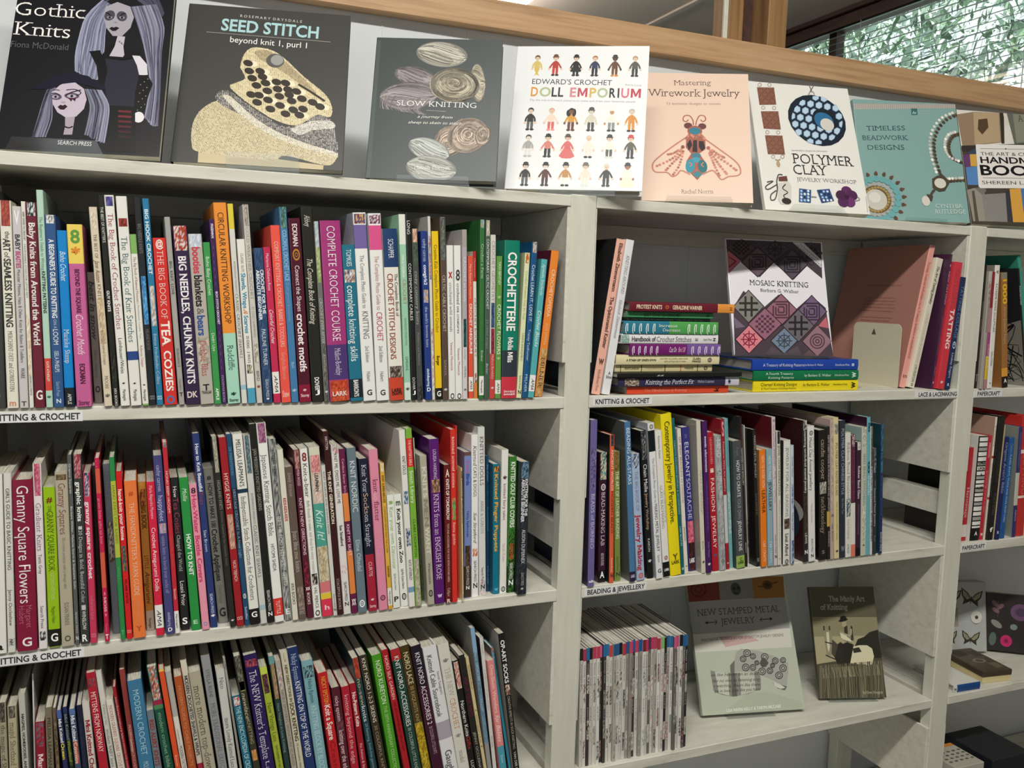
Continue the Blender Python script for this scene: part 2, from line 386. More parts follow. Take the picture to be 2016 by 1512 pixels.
    pb = MB(); g = 0.003 if hard else 0.0006; pc = jit(hexc(pagec), r, 0.08)
    pb.box(c + 0.0001, t - c - 0.0001, c + 0.003, D - g - 0.001, g, h - g - 0.0006, pc)
    pb.build('page_block', M_PAGE, root)
    return cv
def book(M, t, h, D, base, bands, texts, label, group, side=None, front=None, art=None, hard=False, seed=0, m=None, name='book', cat='book', pagec='d9d5c8'):
    root = empty(name, M); tag(root, label, cat, group)
    book_parts(root, t, h, D, base, bands, texts, side, front, art, hard, seed, m or M_COVER, pagec)
    return root
def mul_hex(s):
    q = s if len(s) == 6 else ''.join(c * 2 for c in s[:3])
    r = random.Random(s); k = [int(q[i:i + 2], 16) for i in (0, 2, 4)]; a = sum(k) / 3; u = r.uniform(0.2, 0.7)
    return ''.join('%02x' % int(max(0, min(255, (c * (1 - u) + a * u) * r.uniform(0.75, 1.0)))) for c in k)
Z0 = 1.5
# ---------------------------------------------------------------- the room
for q in (M_ACRYL, M_GLASS):                              # thin clear sheet: mostly see-through, mirror sheen at grazing angles
    nt = q.node_tree; nt.nodes.clear(); out_ = nt.nodes.new('ShaderNodeOutputMaterial'); mixs = nt.nodes.new('ShaderNodeMixShader')
    tr = nt.nodes.new('ShaderNodeBsdfTransparent'); gl = nt.nodes.new('ShaderNodeBsdfGlossy'); lw = nt.nodes.new('ShaderNodeLayerWeight')
    gl.inputs['Roughness'].default_value = 0.08; lw.inputs['Blend'].default_value = 0.5
    tr.inputs[0].default_value = (0.95, 0.96, 0.955, 1) if q is M_ACRYL else (0.97, 0.99, 0.98, 1)
    mm = nt.nodes.new('ShaderNodeMath'); mm.operation = 'MULTIPLY_ADD'; mm.inputs[1].default_value = 0.5; mm.inputs[2].default_value = 0.05
    pw = nt.nodes.new('ShaderNodeMath'); pw.operation = 'POWER'; pw.inputs[1].default_value = 4.0
    nt.links.new(lw.outputs['Facing'], pw.inputs[0]); nt.links.new(pw.outputs[0], mm.inputs[0])
    nt.links.new(mm.outputs[0], mixs.inputs[0]); nt.links.new(tr.outputs[0], mixs.inputs[1]); nt.links.new(gl.outputs[0], mixs.inputs[2]); nt.links.new(mixs.outputs[0], out_.inputs[0])
ST = 'structure'
sbox('floor', -2.0, 3.3, -3.4, 4.6, -0.06, 0, M_FLOOR, kind=ST)
sbox('wall_left', -2.06, -2.0, -3.4, 4.6, 0, 3.4, M_SHOP, kind=ST)
sbox('wall_front', -2.0, 3.3, -3.46, -3.4, 0, 3.4, M_SHOP, kind=ST)
sbox('wall_side', 3.2, 3.26, -3.4, 0.36, 0, 3.4, M_SHOP, kind=ST)
sbox('ceiling_shop', -2.0, 3.3, -3.4, 0.36, 3.4, 3.46, M_SHOP, kind=ST)
sbox('wall_back_end', 2.5, 3.26, 0.296, 0.36, 0, 3.4, M_SHOP, kind=ST)
sbox('wall_bulkhead', -2.0, 2.5, 0.30, 0.36, 2.6, 3.4, M_SHOP, kind=ST)
sbox('ceiling', -2.0, 2.62, 0.36, 4.6, 2.605, 2.66, M_CEIL, kind=ST)
for k, x in enumerate((0.72, 1.94)):
    sbox('trim_%d' % (k + 1), x - 0.012, x + 0.012, 0.5, 4.5, 2.597, 2.605, M_CEIL, kind=ST)
sbox('wall_back', -2.0, 2.5, 0.296, 0.36, 0, 1.99, M_WALL, kind=ST)
for k, x in enumerate((0.405, 0.565, 1.07, 1.60)):        # butt joints of the wall lining
    sbox('wall_joint_%d' % (k + 1), x - 0.0009, x + 0.0009, 0.2945, 0.2962, 0.0, 1.975, M_WALL, kind=ST)
sbox('wall_cap_rail', -2.0, 2.5, 0.268, 0.40, 1.978, 2.030, M_WOOD, kind=ST, bv=0.002)
sbox('wall_far', -2.0, 2.62, 4.5, 4.6, 0, 2.6, M_WALL, kind=ST)
# post that stands on the rail
pt = tag(empty('timber_post', Matrix.Translation((1.21, 0.33, 2.0301))), 'upright timber post of stepped battens standing on the brown rail', 'post')
for nm, x0, x1, y0, y1, mm_ in (('white_edge_strip', -0.077, -0.0662, -0.027, -0.019, M_PAINT), ('batten', -0.0655, -0.041, -0.028, 0.03, M_WOODV), ('batten', -0.0405, -0.025, -0.022, 0.03, M_WOODV), ('groove_board', -0.0245, 0.012, -0.004, 0.03, M_DARK), ('post_core', 0.0125, 0.060, -0.058, 0.05, M_WOODV)):
    sbox(nm, x0, x1, y0, y1, 0, 0.565, mm_, pt, bv=0.0015)
# ceiling lamp beyond the partition
cl = tag(empty('ceiling_light', Matrix.Translation((1.08, 1.7, 2.604))), 'bright rectangular ceiling light beyond the brown rail', 'ceiling light')
sbox('diffuser', -0.19, 0.19, -0.55, 0.55, -0.10, -0.06, M_LAMP, cl); sbox('lamp_stem', -0.03, 0.03, -0.03, 0.03, -0.0595, 0, M_PAINT, cl)
# side wall with the window
XW = 2.5
sbox('wall_right', XW, XW + 0.1, 0.36, 4.6, 0, 1.5, M_WALL, kind=ST)
sbox('wall_right_lintel', XW, XW + 0.1, 0.36, 4.6, 2.585, 2.605, M_DARK, kind=ST)
sbox('window_1_frame', XW - 0.012, XW + 0.07, 0.36, 4.6, 2.548, 2.585, M_DARK, kind=ST)
sbox('window_1_trim', XW - 0.03, XW - 0.0125, 0.40, 4.5, 2.589, 2.604, M_DARK, kind=ST)
for k, y in enumerate((0.42, 1.55, 2.75, 4.4)):
    sbox('window_1_frame_%d' % (k + 1), XW + 0.03, XW + 0.07, y - 0.02, y + 0.02, 1.5, 2.548, M_DARK, kind=ST)
sbox('window_1_pane', XW + 0.048, XW + 0.052, 0.4, 4.5, 1.5, 2.548, M_GLASS, kind=ST)
vb = tag(empty('venetian_blind', Matrix.Translation((XW - 0.028, 2.4, 2.54))), 'open green grey venetian blind across the side window', 'blind')
mb = MB(); rr = random.Random(3)
for k in range(32):
    z = -0.012 - 0.0235 * k; hw = 0.0105; dz = -0.0022 + rr.uniform(-0.0005, 0.0005)
    P = [(-hw, -1.95, z + dz), (0, -1.95, z + 0.0008), (hw, -1.95, z - dz)]; Q = [(x, 1.95, zz) for x, _, zz in P]
    P2 = [(x, y, zz - 0.0007) for x, y, zz in P]; Q2 = [(x, y, zz - 0.0007) for x, y, zz in Q]
    mb.mesh(P + Q + P2 + Q2, [(0, 1, 4, 3), (1, 2, 5, 4), (6, 7, 10, 9), (7, 8, 11, 10), (0, 3, 9, 6), (2, 5, 11, 8)], (0.5, 0.5, 0.5, 1))
mb.build('slats', M_SLAT, vb)
sbox('head_rail', -0.014, 0.014, -1.95, 1.95, -0.008, 0.006, M_DARK, vb)
for k in range(6):
    y = -1.75 + 0.68 * k; o = sbox('ladder_cord', -0.0135, -0.0115, y - 0.0012, y + 0.0012, -0.76, -0.006, M_CORD, vb)
# hedge outside
mb = MB(); rr = random.Random(11)
for k in range(46000):
    far = k < 9000
    x, y, z = XW + (1.5 + rr.random() if far else 0.5 + abs(rr.gauss(0, 0.45))), rr.uniform(0.8, 8.5 if far else 6.5), rr.uniform(1.3, 5.2 if far else 4.3)
    L, wd = (rr.uniform(0.12, 0.3), rr.uniform(0.015, 0.04)) if far else (rr.uniform(0.025, 0.10), rr.uniform(0.0025, 0.008))
    d = Vector((rr.gauss(0, 0.5), rr.gauss(0, 0.6), rr.gauss(0.1, 0.8))).normalized(); s = d.cross(Vector((rr.gauss(0, 1), rr.gauss(0, 1), rr.gauss(0, 1)))).normalized() * wd
    p = Vector((x, y, z)); g_ = hexc(rr.choice(['8aa888', '6a8a66', 'a8c4a8', 'bed6c6', '506850', 'd8e6da', 'd2e4dc']))
    mb.face([p, p + d * L * 0.4 + s, p + d * L, p + d * L * 0.4 - s], jit(g_, rr, 0.3))
o = mb.build('hedge_foliage', M_LEAF); o['kind'] = 'stuff'; tag(o, 'sunlit bamboo-like foliage outside the window blind', 'foliage')
# ---------------------------------------------------------------- the bookcase
X0, XA, XB, XC, XD, XE, XF = -0.246, -0.199, 0.6444, 0.6908, 1.534, 1.5806, 2.423
bc = tag(empty('bookcase', Matrix.Translation((X0, 0, 0))), 'long white painted bookcase filling the wall under the timber rail', 'bookcase')
def bpart(name, x0, x1, y0, y1, z0, z1, m=None, bv=0.0008):
    return sbox(name, x0 - X0, x1 - X0, y0, y1, z0 + Z0, z1 + Z0, m or M_PAINT, bc, bv=bv)
for a, b2 in ((X0, XA), (XB, XC), (XD, XE), (XF, XF + 0.046)):
    bpart('front_post', a, b2, 0, 0.028, -1.5, 0.1595, M_POST, bv=0.002); bpart('rear_post', a, b2, 0.255, 0.283, -1.5, 0.1595, M_POST)
TOP = [(0.1575, 0.1395), (-0.169, -0.1885), (-0.4955, -0.5160), (-0.8287, -0.8470), (-1.162, -1.181), (-1.42, -1.44)]
for a, b2 in ((XA, XB), (XC, XD), (XE, XF)):
    for k, (zt, zb) in enumerate(TOP):
        bpart('shelf_board', a + 0.0002, b2 - 0.0002, 0.0, 0.29, zb, zt, bv=0.0012)
        bpart('back_batten', a + 0.007, b2 - 0.007, 0.2835, 0.2955, zb - 0.034, zb - 0.0005)
PB = [-0.113, -0.342, -0.735, -1.04]
for k in range(4):
    for x0, x1 in ((XA, XA + 0.006), (XB - 0.006, XB), (XC, XC + 0.002), (XD - 0.006, XD), (XE, XE + 0.002)):
        bpart('side_panel', x0, x1, 0.0015, 0.283, PB[k], TOP[k][1] - (0.045 if k == 3 else 0.0005))
    for a, b2 in ((XB, XC), (XD, XE)):
        zs = TOP[k + 1][0]
        if k == 1: bpart('side_rail', a + 0.010, b2 - 0.010, 0.0285, 0.2545, zs + 0.058, zs + 0.106, bv=0.001)
        bpart('side_cleat', a + 0.010, b2 - 0.010, 0.0285, 0.2545, zs - 0.019, zs + 0.003)
def strip(word, x0, x1, t0, t1, zc, hh=0.0135, cap=0.0082):
    mb = MB(); mb.box(x0 - X0, x1 - X0, -0.0006, -0.0001, zc - hh / 2 + Z0, zc + hh / 2 + Z0, hexc('e6e7e8'))
    text(mb, word, 'b', hexc('2a2c30'), t1 - t0, cap, lambda a, u: (t0 - X0 + a, -0.0008, zc - cap / 2 + Z0 + u))
    o = mb.build('shelf_label', M_LABEL, bc); o['label'] = 'white paper strip reading ' + word.lower(); return o
GROUPS = ['books on the upper left shelf', 'books on the middle left shelf', 'books on the lower left shelf', 'leaning books on the upper right shelf', 'books on the middle right shelf', 'books on the papercraft upper shelf', 'books on the papercraft middle shelf']
SUFFIX = ['on the upper left shelf', 'on the middle left shelf', 'on the lower left shelf', 'on the upper right shelf', 'on the middle right shelf', 'on the papercraft upper shelf', 'on the papercraft middle shelf']
# shelf, foot x, set-back, shelf height, lean, thickness, height, depth, colour, bands, print, look, side colour
BOOKS = [
(0,-0.1735,-0.004,-0.1687,-0.0054,0.0148,0.2767,0.2065,'3c3d3c',[],[(0.917,0.962,'ccc','b',0.5,0,'o',)],'charcoal spine cut by the frame, before the seamless knitting book',None),
(0,-0.1572,-0.004,-0.1687,-0.0098,0.0131,0.2642,0.2034,'e9e6d8',[(0,0.121,'P','a3483c','8e3a31','b55a4a',)],[(0.146,0.18,'444','i',0.45,0.1,'the',),(0.18,0.241,'333','b',0.62,0,'ART',),(0.245,0.272,'555','i',0.5,0,'of',),(0.275,0.604,'333','b',0.62,0,'SEAMLESS KNITTING',),(0.623,0.918,'666','S',0.4,0,'MERCHANT-DEST and GOBERSTEIN',),(0.957,0.989,'d98e78','ub',0.4,0,'m',)],'cream hardback on seamless knitting, red knit patch on top',None),
(0,-0.143,-0.004,-0.1687,-0.0116,0.0102,0.2577,0.1921,'cdcacb',[],[(0.016,0.086,'f4f4f4','ub',0.6,0,'V',),(0.137,0.215,'3a3a40','b',0.55,0,'BABY',),(0.219,0.302,'c04a7c','b',0.55,0,'BEASTIES',),(0.31,0.77,'666','n',0.4,0,'Monster Mittens, Hats & Other Knits for Babies & Toddlers',),(0.798,0.851,'555','n',0.5,0,'WARE',),(0.965,0.99,'444','ub',0.5,0,'T',)],'pale grey spine on beast mittens and hats for babies',None),
(0,-0.1317,-0.004,-0.1687,-0.0148,0.0048,0.2644,0.2121,'e6e3da',[(0.544,0.843,'P','e8d6b8','d9b48a','efe6d6',)],[(0.05,0.187,'555','n',0.5,0,'BABY SHOES TO CROCHET',),(0.203,0.462,'888','n',0.45,0,'FASHIONABLE STYLES FOR LITTLE FEET',),(0.843,0.939,'666','n',0.45,0,'SEARCH PRESS',)],'thin white spine on crocheted baby shoes',None),
(0,-0.1258,-0.004,-0.1687,-0.0178,0.0122,0.2638,0.2017,'6e2436',[(0,0.065,'P','23282d','dfe4e4','343b40',)],[(0.096,0.692,'f4ece8','B',0.62,0,'Baby Knits from Around the World',),(0.911,0.959,'f4ece8','ub',0.75,0,'G',)],'maroon spine on baby knits around the world, white bold lettering',None),
(0,-0.1125,-0.004,-0.1687,-0.0206,0.008,0.28,0.2227,'b7d8c6',[(0.77,0.921,'d3493f',)],[(0.12,0.365,'5f7f77','S',0.45,0,"The Beginner's Guide to Writing",),(0.368,0.561,'26382f','b',0.5,0,'KNITTING PATTERNS',),(0.785,0.879,'f0d9d0','b',0.4,0,'KATE ATHERLEY',),(0.944,0.963,'2f6b52','ub',0.5,0,'*',)],'mint green spine on writing knitting patterns',None),
(0,-0.1037,-0.004,-0.1687,-0.0227,0.0125,0.2493,0.1904,'33588c',[(0,0.044,'P','e6e6e6','33373b','bfc2c4',)],[(0.124,0.531,'eef2f6','b',0.5,0,"A BEGINNER'S GUIDE TO KNITTING",),(0.539,0.586,'c5d4e4','n',0.3,0,'ON A',),(0.59,0.67,'eef2f6','n',0.5,0,'LOOM',),(0.704,0.814,'dbe6f0','n',0.42,0,'ISELA PHELPS',),(0.865,0.942,'9db9d6','n',0.35,0,'Search Press',),(0.954,0.978,'dbe6f0','ub',0.5,0,'N',)],'steel blue spine on loom knitting for beginners',None),
(0,-0.0903,-0.004,-0.1687,-0.0244,0.0116,0.2302,0.1845,'1487d4',[(0.889,1,'20242c',)],[(0.116,0.283,'d8eefc','c',0.6,0,'Boho Crochet',),(0.555,0.748,'e8f4fc','S',0.55,0,'Marinke Slump',),(0.924,0.984,'f0f0f0','n',0.4,0,'APPLE',)],'bright blue bohemian crochet book',None),
(0,-0.0766,-0.004,-0.1687,-0.0325,0.0184,0.2387,0.1821,'c9649c',[(0,0.212,'f0d565',)],[(0.024,0.099,'5f9a45','ub',0.8,0,'8',),(0.119,0.184,'e58a2e','ub',0.75,0,'*',),(0.241,0.482,'4a1430','B',0.3,0,'BEYOND THE SQUARE',),(0.491,0.712,'f6d7e8','c',0.5,0,'Crochet Motifs',),(0.761,0.873,'4a1430','B',0.35,0,'ECKMAN',),(0.963,0.991,'6b2448','uB',0.4,0,'Storey',)],'wide pink spine with yellow top and crochet flower badges',None),
(0,-0.0564,0.03,-0.1687,-0.0392,0.0098,0.1781,0.1348,'8b8983',[],[(0.067,0.518,'45484a','bI',0.7,0,'best in snow',),(0.592,0.803,'66686a','n',0.4,0,'Hanna Osborne',),(0.865,0.915,'222','ub',0.5,0,'O',)],'grey book sunk between the pink and beige spines',None),
(0,-0.0432,-0.004,-0.1687,-0.0562,0.0098,0.2627,0.2038,'dfd2bb',[(0.02,0.11,'P','e6dccb','d3c3a6','dfd2bb',),(0.454,0.681,'P','cdb795','dac8aa','bfa883',)],[(0.134,0.253,'5c5247','S',0.42,0,'THE BEST OF',),(0.261,0.373,'776650','c',0.6,0,'Jane Austen',),(0.381,0.458,'5c5247','S',0.42,0,'KNITS',),(0.591,0.788,'8b7a66','S',0.35,0,'27 Regency-Inspired Designs',),(0.845,0.911,'6f6152','S',0.45,0,'MOORE',),(0.936,0.965,'6a6a62','ub',0.55,0,'*',)],'beige spine on regency inspired knits',None),
(0,-0.0319,-0.004,-0.1687,-0.0538,0.0071,0.279,0.2223,'23221f',[(0.746,0.901,'P','2e2a22','3f4a33','191817',)],[(0.056,0.221,'e6e6e0','n',0.5,0,"THE BEST OF KNITTER'S",),(0.447,0.546,'f2f2ee','b',0.5,0,'GUY KNITS',),(0.913,0.999,'e6e6e0','n',0.45,0,'XRX BOOKS',)],'black spine with a white title about knits for guys',None),
(0,-0.0232,-0.004,-0.1687,-0.0585,0.0115,0.2793,0.2228,'ecebe5',[(0.007,0.051,'P','4d4886','3a3670','6a65a5',)],[(0.085,0.63,'a33548','S',0.58,0,'The Big Book of Crochet Stitches',),(0.673,0.843,'4a4a4a','n',0.42,0,'Leinhauser/Weiss',),(0.886,0.9,'222','ub',0.3,0,'*',),(0.921,0.976,'444','n',0.35,0,'Martingale',)],'white spine with purple square, big book of crochet stitches',None),
(0,-0.0106,-0.004,-0.1687,-0.0542,0.0134,0.2788,0.2167,'ecebe5',[(0.103,0.142,'P','8a2f2a','6d2420','a34a3f',),(0.736,0.779,'2c4a8e',)],[(0.189,0.691,'2f6873','S',0.58,0,'The Big Book of Knit Stitches',),(0.887,0.901,'222','ub',0.3,0,'*',),(0.922,0.977,'444','n',0.35,0,'Martingale',)],'white spine with red and blue squares, knit stitches',None),
(0,0.0039,-0.004,-0.1687,-0.0577,0.008,0.23,0.1697,'e9e9e2',[(0,0.112,'86b766',),(0.99,1,'86b766',)],[(0.129,0.399,'a34350','S',0.4,0,'The Big Book of Knitted Monsters',),(0.408,0.606,'aaa','n',0.3,0,'Mischievous, Lovable Toys',),(0.644,0.772,'b2485a','S',0.4,0,'Rebecca Danger',),(0.873,0.887,'222','ub',0.35,0,'*',),(0.906,0.974,'444','n',0.4,0,'Martingale',)],'slim white spine with lime top, about knitted monsters',None),
(0,0.0126,-0.004,-0.1687,-0.0592,0.0086,0.2789,0.2168,'23262a',[(0.373,0.605,'P','3f8fcc','2b6fae','69aede',)],[(0.125,0.265,'6c6c6c','b',0.5,0,'BIG NEEDLE KNITS',),(0.628,0.73,'777','n',0.5,0,'MELANIE PORTER',),(0.951,0.971,'999','ub',0.35,0,'CICO',)],'black spine with a blue cable knit photo',None),
(0,0.022,-0.004,-0.1687,-0.0565,0.0084,0.2779,0.2085,'2f7ea8',[(0.416,0.611,'P','c8bfb8','a79b95','e3dcd6',)],[(0.051,0.361,'e6f3fa','b',0.55,0,'BIG HOOK CROCHET',),(0.65,0.896,'cfe5f0','S',0.45,0,'Emma Friedlander-Collins',),(0.952,0.972,'cfe5f0','ub',0.35,0,'CICO',)],'teal blue spine on big hook crochet',None),
(0,0.0318,-0.004,-0.1687,-0.0585,0.0166,0.2267,0.1786,'d8322f',[],[(0.009,0.055,'f7ece2','ub',0.75,0,'@',),(0.074,0.479,'f7dcd4','S',0.5,0,'THE BIG BOOK OF',),(0.493,0.643,'fbf3ea','B',0.7,0,'TEA',),(0.672,0.917,'fbf3ea','B',0.6,0,'COZIES',),(0.941,0.991,'3f7fb8','ub',0.6,0,'O',)],'red spine with teapot emblem, about tea cosies',None),
(0,0.0506,-0.004,-0.1687,-0.0664,0.0072,0.2554,0.2044,'a9a8a4',[],[(0.232,0.412,'3c3c3c','n',0.5,0,'BIG. KNIT. LOVE.',),(0.696,0.796,'5b5b5b','n',0.45,0,'BURHANCE',),(0.857,0.923,'666','n',0.4,0,'Tandem',),(0.932,0.954,'222','ub',0.5,0,'T',)],'grey spine between the tea cosy and purple chunky books',None),
(0,0.0595,-0.004,-0.1687,-0.0655,0.0189,0.2441,0.1882,'352848',[(0,0.136,'P','e5ddd8','a33a30','c0503f',)],[(0.165,0.883,'f4f2f6','B',0.55,0,'BIG NEEDLES, CHUNKY KNITS',),(0.924,0.961,'e8d9d4','ub',0.55,0,'DK',)],'dark purple spine with a woman in red jumper',None),
(0,0.0788,-0.004,-0.1687,-0.0661,0.0178,0.2343,0.1823,'b9b4aa',[(0,0.076,'P','c9d3e4','b6c6de','dfe4ea',),(0.601,0.764,'P','b3aa9c','9d9588','c9c0b0',)],[(0.076,0.229,'d23a55','b',0.6,0,'booties',),(0.239,0.422,'222','b',0.6,0,'blankets',),(0.431,0.469,'6f6a62','n',0.6,0,'&',),(0.474,0.592,'33529a','b',0.6,0,'bears',),(0.625,0.831,'c44a4a','S',0.5,0,'Debbie Bliss',),(0.879,0.918,'222','ub',0.5,0,'T',),(0.92,0.939,'333','ub',0.6,0,'TRAFALGAR',)],'grey photographic spine on baby booties and bears',None),
(0,0.0972,-0.004,-0.1687,-0.0656,0.0092,0.224,0.165,'3f9a50',[],[(0.088,0.324,'e4f5e2','n',0.5,0,'Boho Baby Crochet',),(0.557,0.668,'e4f5e2','n',0.45,0,'Dedri Uys',),(0.9,0.976,'f4fbf2','b',0.4,0,'APPLE',)],'green spine on bohemian baby crochet',None),
(0,0.107,-0.004,-0.1687,-0.0641,0.0066,0.2561,0.198,'432a5a',[],[(0.025,0.102,'efe6f4','B',0.5,0,'FREEMAN',),(0.141,0.356,'7d5f96','b',0.4,0,'- - - - - -',),(0.386,0.564,'efe6f4','B',0.45,0,'BOX STITCH CROCHET',),(0.599,0.811,'7d5f96','b',0.4,0,'- - - - - -',),(0.842,0.989,'d9cbe4','S',0.4,0,'STACKPOLE BOOKS',)],'thin purple spine with dashes, box stitch crochet',None),
(0,0.115,-0.004,-0.1687,-0.0683,0.0173,0.2787,0.2066,'f0963c',[(0.644,1,'a9dcc6',)],[(0.048,0.595,'5a3a20','n',0.5,0,'CIRCULAR KNITTING WORKSHOP',),(0.704,0.83,'2f5a4c','S',0.5,0,'Radcliffe',),(0.941,0.97,'1d3b34','ub',0.5,0,'*',),(0.974,0.99,'1d3b34','uB',0.6,0,'Storey',)],'tall orange and mint spine on circular knitting',None),
(0,0.1339,-0.004,-0.1687,-0.0689,0.0075,0.2784,0.2168,'dcdcd6',[(0,0.124,'e3cf46',),(0.905,0.93,'9cc5d8',)],[(0.284,0.436,'9a9a92','n',0.35,0,'INTERWEAVE PRESENTS',),(0.444,0.769,'44443f','I',0.5,0,'CLASSIC CROCHET SHAWLS',)],'white spine with a yellow top on crochet shawls',None),
(0,0.1426,-0.004,-0.1687,-0.0681,0.0107,0.2306,0.1752,'eeece4',[(0.906,1,'4fa5c6',),(0.761,0.816,'P','3b3340','8c9a4a','e5e2da',)],[(0.086,0.197,'888','n',0.35,0,'CLASSIC ELITE',),(0.204,0.416,'3f9ac0','B',0.55,0,'Shawls, Wraps',),(0.421,0.455,'e08a50','c',0.6,0,'&',),(0.46,0.568,'3f9ac0','B',0.55,0,'Scarves',),(0.583,0.751,'555','n',0.38,0,'20 IDEAS - 3 WAYS',)],'white spine with turquoise title on shawls and wraps',None),
(0,0.1546,-0.004,-0.1687,-0.0721,0.008,0.2787,0.2203,'cfccc4',[(0,0.107,'P','a59c92','c9c2b8','8b8178',),(0.695,0.794,'P','bdb5a8','d9d3c8','a0978a',)],[(0.111,0.471,'8a8984','S',0.5,0,'COLD WEATHER CROCHET',),(0.508,0.663,'999','n',0.35,0,'21 COZY GARMENTS',),(0.835,0.885,'555','n',0.5,0,'BIRD',),(0.906,0.931,'a04a44','ub',0.5,0,'*',)],'tall grey spine on cold weather crochet',None),
(0,0.1638,-0.004,-0.1687,-0.0648,0.0128,0.2194,0.1613,'2f4a70',[(0,1,'P','2f4a70','3f5b82','263e60',)],[(0.138,0.421,'f2f5fa','b',0.36,0.22,'CROCHET FOR THE',),(0.14,0.462,'f2f5fa','b',0.36,-0.22,'ABSOLUTE BEGINNER',),(0.519,0.755,'d8e2ee','n',0.45,0,'PAULINE TURNER',),(0.844,0.961,'c6d2e2','n',0.35,0,'SEARCH PRESS',),(0.966,0.987,'fff','ub',0.4,0,'*',)],'mottled blue spine, crochet for beginners, two line title',None),
(0,0.1782,-0.0033,-0.1687,-0.0703,0.01,0.2213,0.1637,'c92f58',[(0.799,0.941,'f3efec',)],[(0.041,0.275,'f6d4df','n',0.42,0,'Marianne Dekkers-Roos',),(0.398,0.616,'f6e4ea','c',0.55,0,'Colorful Crochet',),(0.82,0.931,'222','c',0.5,0,'AMA',)],'crimson pink spine with a white label below',None),
(0,0.1892,-0.004,-0.1687,-0.0674,0.0132,0.2522,0.1978,'ef5a4e',[],[(0.09,0.681,'fbd9d0','S',0.45,0,'COMFORT KNITTING & CROCHET: BABIES & TODDLERS',),(0.713,0.865,'f8b9ae','S',0.4,0,'Gaughan/Barocco',),(0.93,0.968,'f8b9ae','ub',0.35,0,'Stew',)],'coral red spine on comfort knitting for toddlers',None),
(0,0.2031,-0.004,-0.1687,-0.0683,0.0103,0.2785,0.2148,'477fb0',[(0,0.108,'P','3f6f68','77a08f','2f544f',)],[(0.117,0.372,'9cc3e6','B',0.6,0,'COLORFUL CROCHET LACE',),(0.381,0.578,'88b1d6','n',0.4,0,'22 chic garments & accessories',),(0.79,0.82,'a9cbe6','n',0.4,0,'Bell',),(0.929,0.955,'b7d3ea','ub',0.6,0,'*',)],'blue spine with green knit top, colourful crochet lace',None),
(0,0.2146,-0.004,-0.1687,-0.0683,0.0169,0.2635,0.2044,'501a2e',[(0.904,1,'8a1c3a',)],[(0.03,0.15,'efd9df','b',0.42,0,'ECKMAN',),(0.163,0.227,'b9823a','uo',0.75,0,'O',),(0.253,0.501,'f4e6ea','n',0.4,0,'Connect the Shapes',),(0.514,0.832,'f8eef0','b',0.6,0,'crochet motifs',),(0.926,0.948,'f0cfd6','ub',0.4,0,'*',),(0.953,0.971,'f0cfd6','uB',0.6,0,'Storey',)],'maroon spine with a round flower badge, crochet motifs',None),
(0,0.2328,-0.004,-0.1687,-0.067,0.0166,0.2808,0.2237,'24251f',[],[(0.042,0.102,'e9e6d8','I',0.5,0,'Abbey',),(0.264,0.597,'e4e1d3','c',0.5,0,'The Complete Book of Knitting',),(0.872,0.94,'f4f4ee','b',0.4,0,'DOVER',),(0.931,0.957,'fff','ub',0.3,0,'J',)],'black spine with script title, complete book of knitting',None),
(0,0.2504,-0.004,-0.1687,-0.0694,0.0076,0.2611,0.2008,'70736e',[(0,0.14,'P','b7c2cc','c8d0d6','9db0c0',),(0.14,0.334,'P','a3b56e','c8ce9a','8a9a5c',),(0.673,1,'P','4a4c48','777a74','5d605a',)],[(0.422,0.673,'d8dbd4','I',0.55,0,'CROCHET EVER AFTER',),(0.727,0.827,'c8cbc4','I',0.45,0,'Anderson',),(0.936,0.959,'ddd','ub',0.5,0,'*',)],'grey photographic spine with green yarn, before the magenta book',None),
(0,0.2588,-0.004,-0.1687,-0.0678,0.0296,0.2627,0.2086,'a83c7e',[(0.682,0.878,'523a78',),(0.883,1,'P','c4492b','a83a22','d66040',)],[(0.03,0.661,'f2d6e8','n',0.42,0,'COMPLETE CROCHET COURSE',),(0.702,0.855,'e4d8ef','S',0.3,0,'Mullett-Bowlsby',),(0.942,0.969,'f6e4dc','ub',0.55,0,'LARK',)],'widest magenta spine with purple and orange base',None),
(0,0.2893,-0.004,-0.1687,-0.0695,0.0186,0.2299,0.1772,'24738c',[(0.157,0.238,'P','d9e2e6','5a4a6e','c49a7c',),(0.857,0.978,'17262e',)],[(0.03,0.136,'e4f2f6','n',0.42,0,'TOMKIES',),(0.258,0.742,'f0f7f9','n',0.6,0,'complete knitting skills',),(0.862,0.972,'f0f0f0','B',0.4,0,"BARRON'S",)],'teal spine with hands photo, complete knitting skills',None),
(0,0.3089,-0.004,-0.1687,-0.0724,0.0191,0.2772,0.2226,'f0f0ee',[(0.007,0.058,'P','7a3a4a','4a4a7c','e0b070',),(0.064,0.188,'7668a8',)],[(0.222,0.502,'8a8a8a','n',0.35,0,'The Complete Photo Guide to',),(0.519,0.665,'777','n',0.5,0,'KNITTING',),(0.704,0.791,'777','n',0.32,0,'2nd Edition',),(0.843,0.895,'777','n',0.32,0,'Hubert',),(0.939,0.97,'333','ub',0.4,0,'G',)],'white spine with lavender block, photo guide to knitting',None),
(0,0.3291,-0.004,-0.1687,-0.0637,0.0191,0.2773,0.2171,'f0f0ee',[(0.007,0.054,'P','6a3a5a','8a4a6a','f0f0ee',),(0.063,0.192,'e05a94',)],[(0.223,0.509,'c08a8a','n',0.35,0,'The Complete Photo Guide to',),(0.522,0.678,'c0526a','n',0.5,0,'CROCHET',),(0.704,0.791,'777','n',0.32,0,'2nd Edition',),(0.843,0.896,'777','n',0.32,0,'Hubert',),(0.94,0.971,'333','ub',0.4,0,'G',)],'white spine with hot pink block, photo guide to crochet',None),
